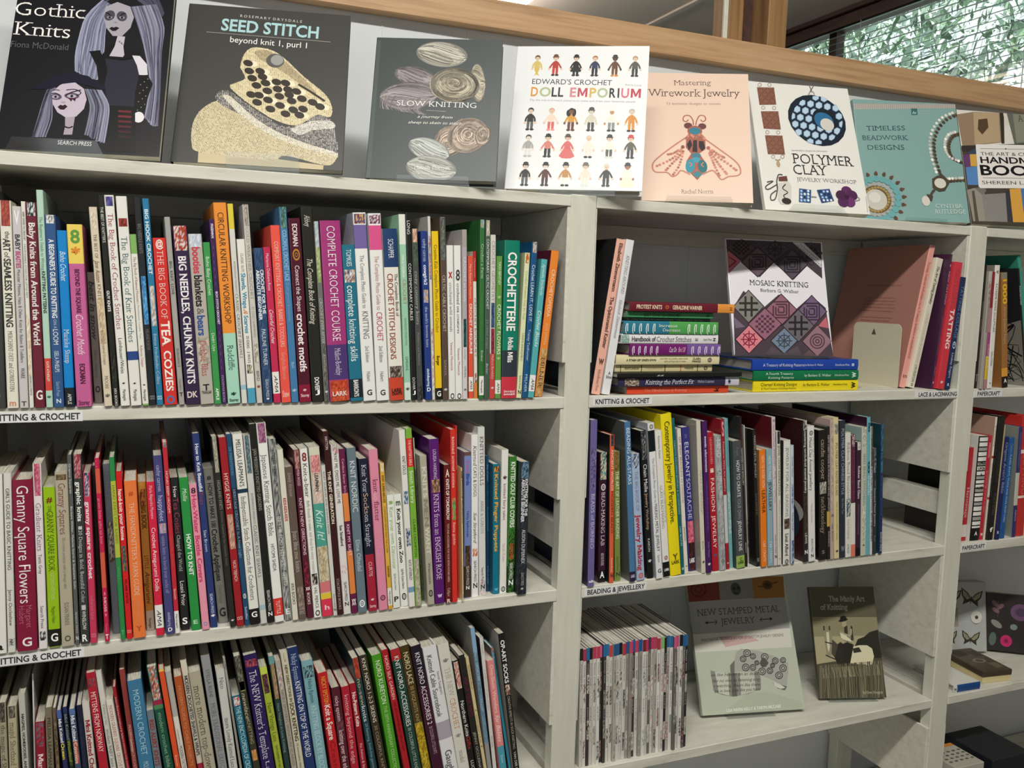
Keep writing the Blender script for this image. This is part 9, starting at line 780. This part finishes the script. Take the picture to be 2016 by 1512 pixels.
STACK2 = [
 (1.0325, 1.280, 0.012, 0.18, 'f0dc22', [], [(0.065, 0.4, '6a6210', 'n', 0.3, 0.17, 'Charted Knitting Designs'), (0.07, 0.395, '6a6210', 'n', 0.18, -0.2, 'A Third Treasury of Knitting Patterns'), (0.46, 0.715, '5a5410', 'n', 0.26, 0.1, 'by Barbara G. Walker'), (0.75, 0.89, '5a5410', 'n', 0.2, 0.1, 'Schoolhouse Press'), (0.91, 0.97, '3a3608', 'ub', 0.5, 0, 'w')], 'glossy yellow book at the bottom under the mosaic knitting book', 0.0208, 'b4b0a4'),
 (1.030, 1.278, 0.010, 0.18, '11764a', [], [(0.11, 0.36, 'd8f0e0', 'n', 0.26, 0.2, 'A Fourth Treasury'), (0.135, 0.37, 'd8f0e0', 'n', 0.26, -0.2, 'Knitting Patterns'), (0.47, 0.725, 'd8f0e0', 'n', 0.28, 0, 'by Barbara G. Walker'), (0.76, 0.9, 'd8f0e0', 'n', 0.22, 0, 'Schoolhouse Press'), (0.91, 0.97, 'd8f0e0', 'ub', 0.5, 0, 'w')], 'glossy green book between the blue and yellow ones', 0.0188, 'b4b0a4'),
 (1.026, 1.2755, 0.010, 0.18, '1f47ac', [], [(0.095, 0.475, 'dce6fa', 'n', 0.28, 0, 'A Treasury of Knitting Patterns'), (0.48, 0.655, 'dce6fa', 'n', 0.2, 0, 'by Barbara G. Walker'), (0.77, 0.91, 'dce6fa', 'n', 0.22, 0, 'Schoolhouse Press'), (0.93, 0.955, 'dce6fa', 'ub', 0.5, 0, '8')], 'glossy blue book directly under the mosaic knitting book', 0.0205, '24468c')]
for st, gl, gn in ((STACK, 0, 'tall stack of flat books on the upper right shelf'), (STACK2, 1, 'three flat books under the mosaic book')):
    z = TOP[1][0] + Z0 + 0.0004
    for k, (x0, x1, y, D, base, bands, texts, look, t, top) in enumerate(st):
        M = Matrix.Translation((x1, y, z)) @ Matrix.Rotation(-PI / 2, 4, 'Y')
        M = Matrix.Translation((x1, y, z)) @ Matrix(((0, 0, -1, 0), (0, 1, 0, 0), (1, 0, 0, 0), (0, 0, 0, 1)))
        book(M, t - 0.0003, x1 - x0, D, base, bands, texts, look, gn, side=top, front=top, hard=t > 0.016, seed=900 + k + 30 * gl, m=M_GLOSS if gl else M_COVER, pagec='b8b4a8')
        z += t
# ---------------------------------------------------------------- displayed books on clear stands
for k, (x, y, z, be, ga, ro, wd, h, t, base, look, hard, gl, ops) in enumerate(DISPLAYS):
    P = Matrix.Translation((x, y, z + Z0)) @ Matrix.Rotation(ga, 4, 'Z') @ Matrix.Rotation(-be, 4, 'X') @ Matrix.Rotation(ro, 4, 'Y')
    M = P @ Matrix.Translation((0, t, 0)) @ Matrix.Rotation(-PI / 2, 4, 'Z')
    book(M, t, h, wd, base, [], [], look, 'books displayed face out', art=ops, hard=hard, seed=500 + k, m=M_GLOSS if k in (0, 8) else M_COVER)
# ---------------------------------------------------------------- magazines on the lower right shelf
TOPC = ['26282a', 'b03a54', '2f6ea4', '1f2022', 'c03a5a', 'c2405c', 'dc6a9a', '2f6ea4', '3574a8', 'c84a4a', '2a5c8c', '2b5f90', '1c1f26', 'bc3a4a', '33588f', 'c8486c', '3a5ca0', 'c24466', '2c57a0', '7a2a30', 'c43a5c', '4a3a5a', 'c83a62', 'b8445a', 'a83a4a', '8ab86a', '23262a', '2a6a9c', '2c6c9e', 'd05a8a', 'c8527c', '1e1f24', '2a5f94', '2f6a9c']
CN = ['black', 'pink', 'blue', 'black', 'red', 'red', 'pale pink', 'blue', 'blue', 'red', 'blue', 'blue', 'black', 'red', 'blue', 'pink', 'blue', 'pink', 'blue', 'maroon', 'red', 'violet', 'red', 'pink', 'red', 'green', 'black', 'blue', 'blue', 'pink', 'pink', 'black', 'blue', 'blue']
ORD = 'first second third fourth fifth sixth seventh eighth ninth tenth eleventh twelfth thirteenth fourteenth fifteenth sixteenth seventeenth eighteenth nineteenth twentieth'.split()
GREY = ['c8c6bf', 'd6d4cd', 'b4b0a8', 'e0deda', '9a968e', '6a665f', '3c3a37', 'd8c8c4', 'a8b0b4', 'c4b4a0', '2a2a2c', 'b87a7a', '8a9a8a']
rr = random.Random(8); nm = len(TOPC); x = 0.7045; step = (0.9265 - 0.7045) / nm
for k in range(nm):
    t = step * rr.uniform(0.94, 0.99); h = 0.219 + rr.uniform(-0.003, 0.001) - 0.002 * (k < 4); cs = [rr.choice(GREY) for _ in range(3)]
    bs = rr.choice(GREY[:6] + GREY[6:7] + GREY[10:11])
    lab = 'white' if bs > 'c' else 'dark' if bs < '7' else 'grey'
    bands = [(0, 0.1, TOPC[k])] + [(a, a + 0.16, 'P', *cs) for a in (rr.uniform(0.2, 0.4), rr.uniform(0.6, 0.82))]
    side_ = '%s from the post' % ORD[k] if k < 17 else '%s from the open right end' % ORD[nm - 1 - k]
    tx = [(0.13, 0.32, '55534e' if bs > '8' else 'c8c6c0', 'n', 0.45, 0, rr.choice(['Knitting issue', 'crochet & yarn', 'Winter knits', 'Yarn journal', 'Summer issue'])), (0.5, 0.62, '66645f' if bs > '8' else 'b8b6b0', 'n', 0.4, 0, rr.choice(['patterns', 'lace shawls', 'spring 2016', 'socks']))]
    lean = -0.035 * (k / nm) ; yy = 0.012 - 0.003 * k / nm + rr.uniform(-0.003, 0.003)
    M = Matrix.Translation((x, yy, TOP[3][0] + Z0 + 0.0003)) @ Matrix.Rotation(-0.030, 4, 'Y')
    book(M, t, h, 0.17 + rr.uniform(-0.003, 0.003), bs, bands, tx, 'thin %s-topped magazine, %s of the magazine row' % (CN[k], side_), 'magazines on the lower right shelf', seed=700 + k, name='magazine', cat='magazine', pagec='e8e5dc')
    x += step
# ---------------------------------------------------------------- bookend
be = tag(empty('bookend', Matrix.Translation((1.4025, 0.03, TOP[1][0] + Z0 + 0.0003))), 'beige metal bookend against the leaning pink book', 'bookend')
mb = MB(); pts = []
W_, H_ = 0.128, 0.128
for cx, cz, a0 in ((W_ - 0.012, H_ - 0.012, 0), (0.012, H_ - 0.012, 90)):
    pts += [(cx + 0.012 * math.cos(math.radians(a0 + 15 * i)), cz + 0.012 * math.sin(math.radians(a0 + 15 * i))) for i in range(7)]
pts = [(W_, 0)] + pts + [(0, 0)]
cc = hexc('d8d2bb')
for xx, rev in ((-0.0012, 0), (0, 1)): mb.face([(xx, y, z) for y, z in (pts[::-1] if rev else pts)], cc)
for a, b2 in zip(pts, pts[1:] + pts[:1]): mb.face([(-0.0012, *a), (-0.0012, *b2), (0, *b2), (0, *a)], cc)
mb.box(-0.075, -0.0012, 0.02, W_ - 0.02, 0, 0.001, cc)
fixn(mb.build('plate', M_METAL, be))
mb = MB(); P = [(-0.0014, W_ * 0.56 - 0.006, 0.104), (-0.0014, W_ * 0.56 + 0.006, 0.104), (-0.0014, W_ * 0.56, 0.117)]
mb.face(P, hexc('5a5648')); mb.build('arrow_mark', M_METAL, be)
# ---------------------------------------------------------------- things on the papercraft bay
def boxbook(name, M, w_, d_, h_, c, ops, label, cat, extra=None, lid=None):
    root = tag(empty(name, M), label, cat); mb = MB(); mb.box(0, w_, 0, d_, 0, h_, hexc(c), bv=0.0006)
    o = mb.build('box_body', M_COVER, root); fixn(o); return root
def panel(root, name, fn, W, H, ops, seed, m=M_COVER):
    mb = MB(); A = Art(mb, fn, 0, W, H, seed); A.go(ops); return mb.build(name, m, root)
z3 = TOP[3][0] + Z0 + 0.0003
M = Matrix.Translation((1.745, 0.175, z3 + 0.006)) @ Matrix.Rotation(-0.30, 4, 'Z') @ Matrix.Rotation(-0.17, 4, 'X')
r_ = boxbook('stationery_box', M, 0.125, 0.035, 0.165, 'aeb2ae', [], 'pale butterfly stationery box with a white disc, behind the post', 'box')
def bfly(x, y, s, a):
    ca, sa = math.cos(a), math.sin(a); q = lambda px, py: (x + s * (px * ca - py * sa), y + s * (px * sa + py * ca)); o = []
    for sg in (-1, 1):
        o += [('P', '3a3830', [q(0, 4), q(sg * 8, -6), q(sg * 22, -14), q(sg * 20, 0), q(sg * 14, 8), q(sg * 16, 18), q(sg * 9, 14), q(0, 9)]), ('P', 'a8a486', [q(sg * 2, 4), q(sg * 9, -4), q(sg * 19, -10), q(sg * 16, 1), q(sg * 8, 7)])]
        o += [('S', '3a3830', 0.9 * s, [q(sg * (4 + 4 * i), 5 - i), q(sg * (7 + 4 * i), -3 - 3 * i)]) for i in range(3)]
    return o + [('S', '26241f', 1.6 * s, [q(0, 0), q(0, 14)])]
panel(r_, 'printed_front', lambda x, y, z: (x, -z - 0.0002, 0.165 - y), 125, 165, [('P', 'b4b8b6', [(2, 2), (123, 2), (123, 163), (2, 163)]), ('P', '9c9788', [(2, 62), (52, 60), (54, 105), (2, 108)])] + bfly(88, 34, 1.25, 0.15) + bfly(34, 30, 1.25, 0.2) + bfly(84, 130, 1.05, 0.1) + bfly(28, 128, 1.0, 0), 1)
mb = MB(); mb.mesh([(0.098 + px / 1000, -0.003 if i else -0.0012, 0.165 - 0.083 + py / 1000) for i in (0, 1) for px, py in ell(0, 0, 14, 15, 0, 24)], [tuple(range(24)), tuple(range(24, 48))] + [(i, (i + 1) % 24, 24 + (i + 1) % 24, 24 + i) for i in range(24)], hexc('d9d8d0'))
o = mb.build('closure_disc', M_COVER, r_); mb = MB(); mb.mesh([(0.098 + px / 1000, -0.0042 if i else -0.0031, 0.165 - 0.083 + py / 1000) for i in (0, 1) for px, py in ell(0, 0, 4, 4, 0, 16)], [tuple(range(16)), tuple(range(16, 32))] + [(i, (i + 1) % 16, 16 + (i + 1) % 16, 16 + i) for i in range(16)], hexc('4a463c')); mb.build('stud', M_COVER, o)
M = Matrix.Translation((1.872, 0.150, z3 + 0.0061)) @ Matrix.Rotation(-0.62, 4, 'Z') @ Matrix.Rotation(-0.2, 4, 'X')
r_ = boxbook('notebook', M, 0.15, 0.03, 0.135, '2c2627', [], 'dark notebook with printed leaves and a pink flower', 'notebook')
FL = [('E', '7a5a5c', 20, 24, 9, 5, 0.8), ('E', '7a5a5c', 32, 30, 9, 5, -0.7), ('E', '7a5a5c', 22, 40, 9, 5, 0.6), ('S', '6a5a52', 1, [(26, 15), (28, 35), (26, 55)]), ('E', '8a8a82', 24, 72, 14, 7, 0.6), ('E', '5a6a62', 16, 108, 8, 16, 0.1), ('E', 'c02a6c', 46, 110, 13, 14), ('E', '8a1a4a', 46, 110, 5, 5), ('E', '6a4a6c', 76, 40, 22, 20), ('E', '4a3a52', 76, 40, 11, 10), ('E', '7a8a82', 62, 76, 8, 7), ('E', '9a6a3a', 100, 90, 12, 16), ('E', 'b84a3a', 120, 50, 14, 14)]
panel(r_, 'printed_front', lambda x, y, z: (x, -z - 0.0002, 0.135 - y), 150, 135, FL, 2)
M = Matrix.Translation((1.708, 0.022, z3)) @ Matrix.Rotation(-0.12, 4, 'Z')
r_ = boxbook('craft_kit_box', M, 0.078, 0.12, 0.022, 'd8c898', [], 'flat dark brown craft kit box lying on the papercraft shelf', 'box')
mb = MB(); mb.box(-0.0008, 0.0788, -0.0008, 0.1208, 0.0135, 0.0262, hexc('4a4034'), bv=0.0008); o = mb.build('lid', M_GLOSS, r_); fixn(o)
panel(o, 'printed_lid', lambda x, y, z: (x, 0.12 - y, 0.0264 + z), 78, 120, [('P', '54483a', [(2, 2), (76, 2), (76, 118), (2, 118)]), ('E', '8a7a62', 40, 66, 16, 11), ('E', '4a3e32', 40, 66, 10, 7), ('P', '2f2820', [(6, 12), (40, 6), (44, 34), (12, 40)]), ('P', '6f6450', [(48, 82), (70, 78), (72, 104), (50, 108)]), ('P', '37302a', [(46, 18), (72, 14), (74, 44), (50, 48)])], 3)
M = Matrix.Translation((1.604, 0.008, z3)) @ Matrix.Rotation(-0.05, 4, 'Z')
book(M @ Matrix.Translation((0.0745, 0, 0)) @ Matrix(((0, 0, -1, 0), (0, 1, 0, 0), (1, 0, 0, 0), (0, 0, 0, 1))), 0.0165, 0.0745, 0.115, 'dcdcd6', [(0.13, 1, '1d4c8a')], [(0.01, 0.1, '222', 'ub', 0.5, 0, 'X')], 'white craft booklet with a blue spine lying beside the post', 'papercraft things', side='e0ded6', front='e2e0d8', hard=True, seed=77, art=[('S', '4a463c', 3, [(52, 30), (60, 38), (72, 34)]), ('E', '6a5a4a', 62, 36, 7, 4, 0.4)])
z4 = TOP[4][0] + Z0 + 0.0003
for k, (x, y, D, hh, c, fr, lb) in enumerate(((1.628, 0.004, 0.09, 0.085, 'b8b4a8', 'd8883a', 'orange edged box on the lowest visible papercraft shelf'), (1.735, 0.0, 0.13, 0.09, '22242a', '22242a', 'dark slate box on the lowest visible papercraft shelf'))):
    for q in range(3):
        ww = 0.085 if k == 0 else 0.12
        lab = lb if q == 2 else 'box in the pile under the ' + lb.split(' on ')[0] + (', middle' if q else ', bottom')
        r_ = tag(empty('craft_box', Matrix.Translation((x, y, z4 + q * 0.0535))), lab, 'box', 'boxes on the lowest papercraft shelf')
        mb = MB(); mb.box(0, ww, 0, D, 0, 0.053, hexc(c if q == 2 else ['6a665c', '3a3c44'][k]), bv=0.001); o = mb.build('box_body', M_COVER, r_); fixn(o)
        if k == 0 and q == 2: panel(r_, 'printed_lid', lambda px, py, z: (px, D - py, 0.0531 + z), ww * 1000, D * 1000, [('P', 'd8883a', [(1, 1), (84, 1), (84, 12), (1, 12)])] + [('E', '6a6458', 12 + 16 * i, 30 + 12 * j, 5, 3) for i in range(5) for j in range(4)], 4)
# ---------------------------------------------------------------- clear stands
for k, (x, y, z, be, ga, ro, wd, h, t, base, look, hard, gl, ops) in enumerate(DISPLAYS):
    f0, f1, lip, trap, lb = STANDS[k]
    if lip == 0: continue
    dx = (f0 + f1) / 2 * wd
    M = Matrix.Translation((x + dx * math.cos(ga), y + dx * math.sin(ga), z + Z0 - STZ[k] - 0.0001)) @ Matrix.Rotation(ga, 4, 'Z') @ Matrix.Translation((0, -0.0035, 0))
    r_ = empty('book_stand', M); tag(r_, 'clear display stand under the ' + lb, 'display stand', 'clear book stands')
    w2 = (f1 - f0) * wd / 2; th = 0.0018; zf = STZ[k] + 0.0
    mb = MB(); sl = math.tan(be) * 0.6
    pts = [(-w2, 0), (w2, 0), (w2 - trap, lip), (-w2 + trap, lip)]
    for yy in (0, 1): mb.face([(px, -th * (1 - yy) + pz * 0.0 - 0.0006, pz) for px, pz in (pts if yy == 0 else pts[::-1])], (1, 1, 1, 1))
    for i in range(4):
        a, b2 = pts[i], pts[(i + 1) % 4]; mb.face([(a[0], -0.0006, a[1]), (b2[0], -0.0006, b2[1]), (b2[0], -th - 0.0006, b2[1]), (a[0], -th - 0.0006, a[1])], (1, 1, 1, 1))
    fixn(mb.build('front_lip', M_ACRYL, r_))
    mb = MB(); mb.box(-w2, w2, -0.0006, 0.11, 0, 0.0011); fixn(mb.build('foot_plate', M_ACRYL, r_))
    yb = (t + 0.001) / math.cos(be) + 0.006; L = 0.10; ca, sa = math.cos(be), math.sin(be)
    mb = MB(); P = [(sx * w2 * 0.8, yb + s * L * sa + o_ * ca, zf + 0.004 + s * L * ca - o_ * sa) for o_ in (0, th) for s in (0, 1) for sx in (-1, 1)]
    mb.mesh(P, [(0, 1, 3, 2), (4, 6, 7, 5), (0, 2, 6, 4), (1, 5, 7, 3), (0, 4, 5, 1), (2, 3, 7, 6)], (1, 1, 1, 1)); fixn(mb.build('back_rest', M_ACRYL, r_))
# ---------------------------------------------------------------- printed back and front boards that show beside the spines
def find(s): return next(o for o in bpy.data.objects if s in str(o.get('label', '')))
def board(key, D, h, ops, seed):
    o = find(key); panel(o, 'printed_board', lambda x, y, z: (-z - 0.00005, D - x, h - y), D * 1000, h * 1000, ops, seed)
rr = random.Random(5)
board('leaning pink book', 0.19, 0.245, [('T', '6a4844', 'n', 45, 40, 140, 40, 4, 'Practising Traditional Bedfordshire Lace')] + [('T', '6f5049', 'n', 48, 66 + 7 * i, 48 + (86 if i % 6 != 5 else 40) * rr.uniform(0.93, 1), 66 + 7 * i, 3, ' '.join('lace and bobbins worked in thread samples pricking'.split()[(i * 3) % 5:(i * 3) % 5 + 5]) + ' %s' % 'abcdef'[i % 6]) for i in range(19) if i % 6 != 5], 1)
board('scribbled cover', 0.17, 0.225, [('P', '8f8c82', [(0, 90), (60, 70), (120, 95), (170, 80), (170, 225), (0, 225)])] + [('S', '1b1b1e', rr.uniform(1, 3.5), [(rr.uniform(0, 170), rr.uniform(90, 220)) for _ in range(4)]) for i in range(26)] + [('E', 'a8a8a8', 60, 60, 12, 5, 0.6), ('E', '8a8a8a', 95, 45, 5, 10, 0.3), ('P', 'c8c6bc', [(20, 170), (75, 170), (75, 205), (20, 205)])] + [('S', '222', 1.5, [(26 + 4 * i, 180), (26 + 4 * i, 202)]) for i in range(10)], 2)
board('red flower cover', 0.16, 0.22, [('E', 'b02a2a', 90 + 16 * math.cos(i), 40 + 14 * math.sin(i), 14, 12) for i in range(6)], 3)
board('fire themed cover', 0.17, 0.225, [('T', 'd8c8c0', 'n', 20, 40, 110, 40, 9, 'Enameling with Fire!'), ('E', '6a4a3a', 60, 85, 42, 22), ('E', 'b8b4ac', 120, 130, 50, 26), ('E', '2a3a4a', 125, 150, 34, 40)], 4)
board('pale pink spine leaning', 0.19, 0.25, [('E', '4a4440', 110, 70, 34, 46), ('E', '6a5a50', 105, 60, 20, 28), ('P', '3a4a5c', [(40, 120), (150, 110), (185, 230), (20, 240)])], 5)
board('wide grey cover', 0.19, 0.25, [('E', '8a8a84', 60, 25, 16, 6), ('E', 'a8a494', 50, 140, 26, 44), ('E', '606360', 50, 140, 16, 32), ('P', 'd8d8d4', [(8, 205), (40, 205), (40, 240), (8, 240)])] + [('S', '222', 1.2, [(12 + 3 * i, 212), (12 + 3 * i, 236)]) for i in range(8)], 6)
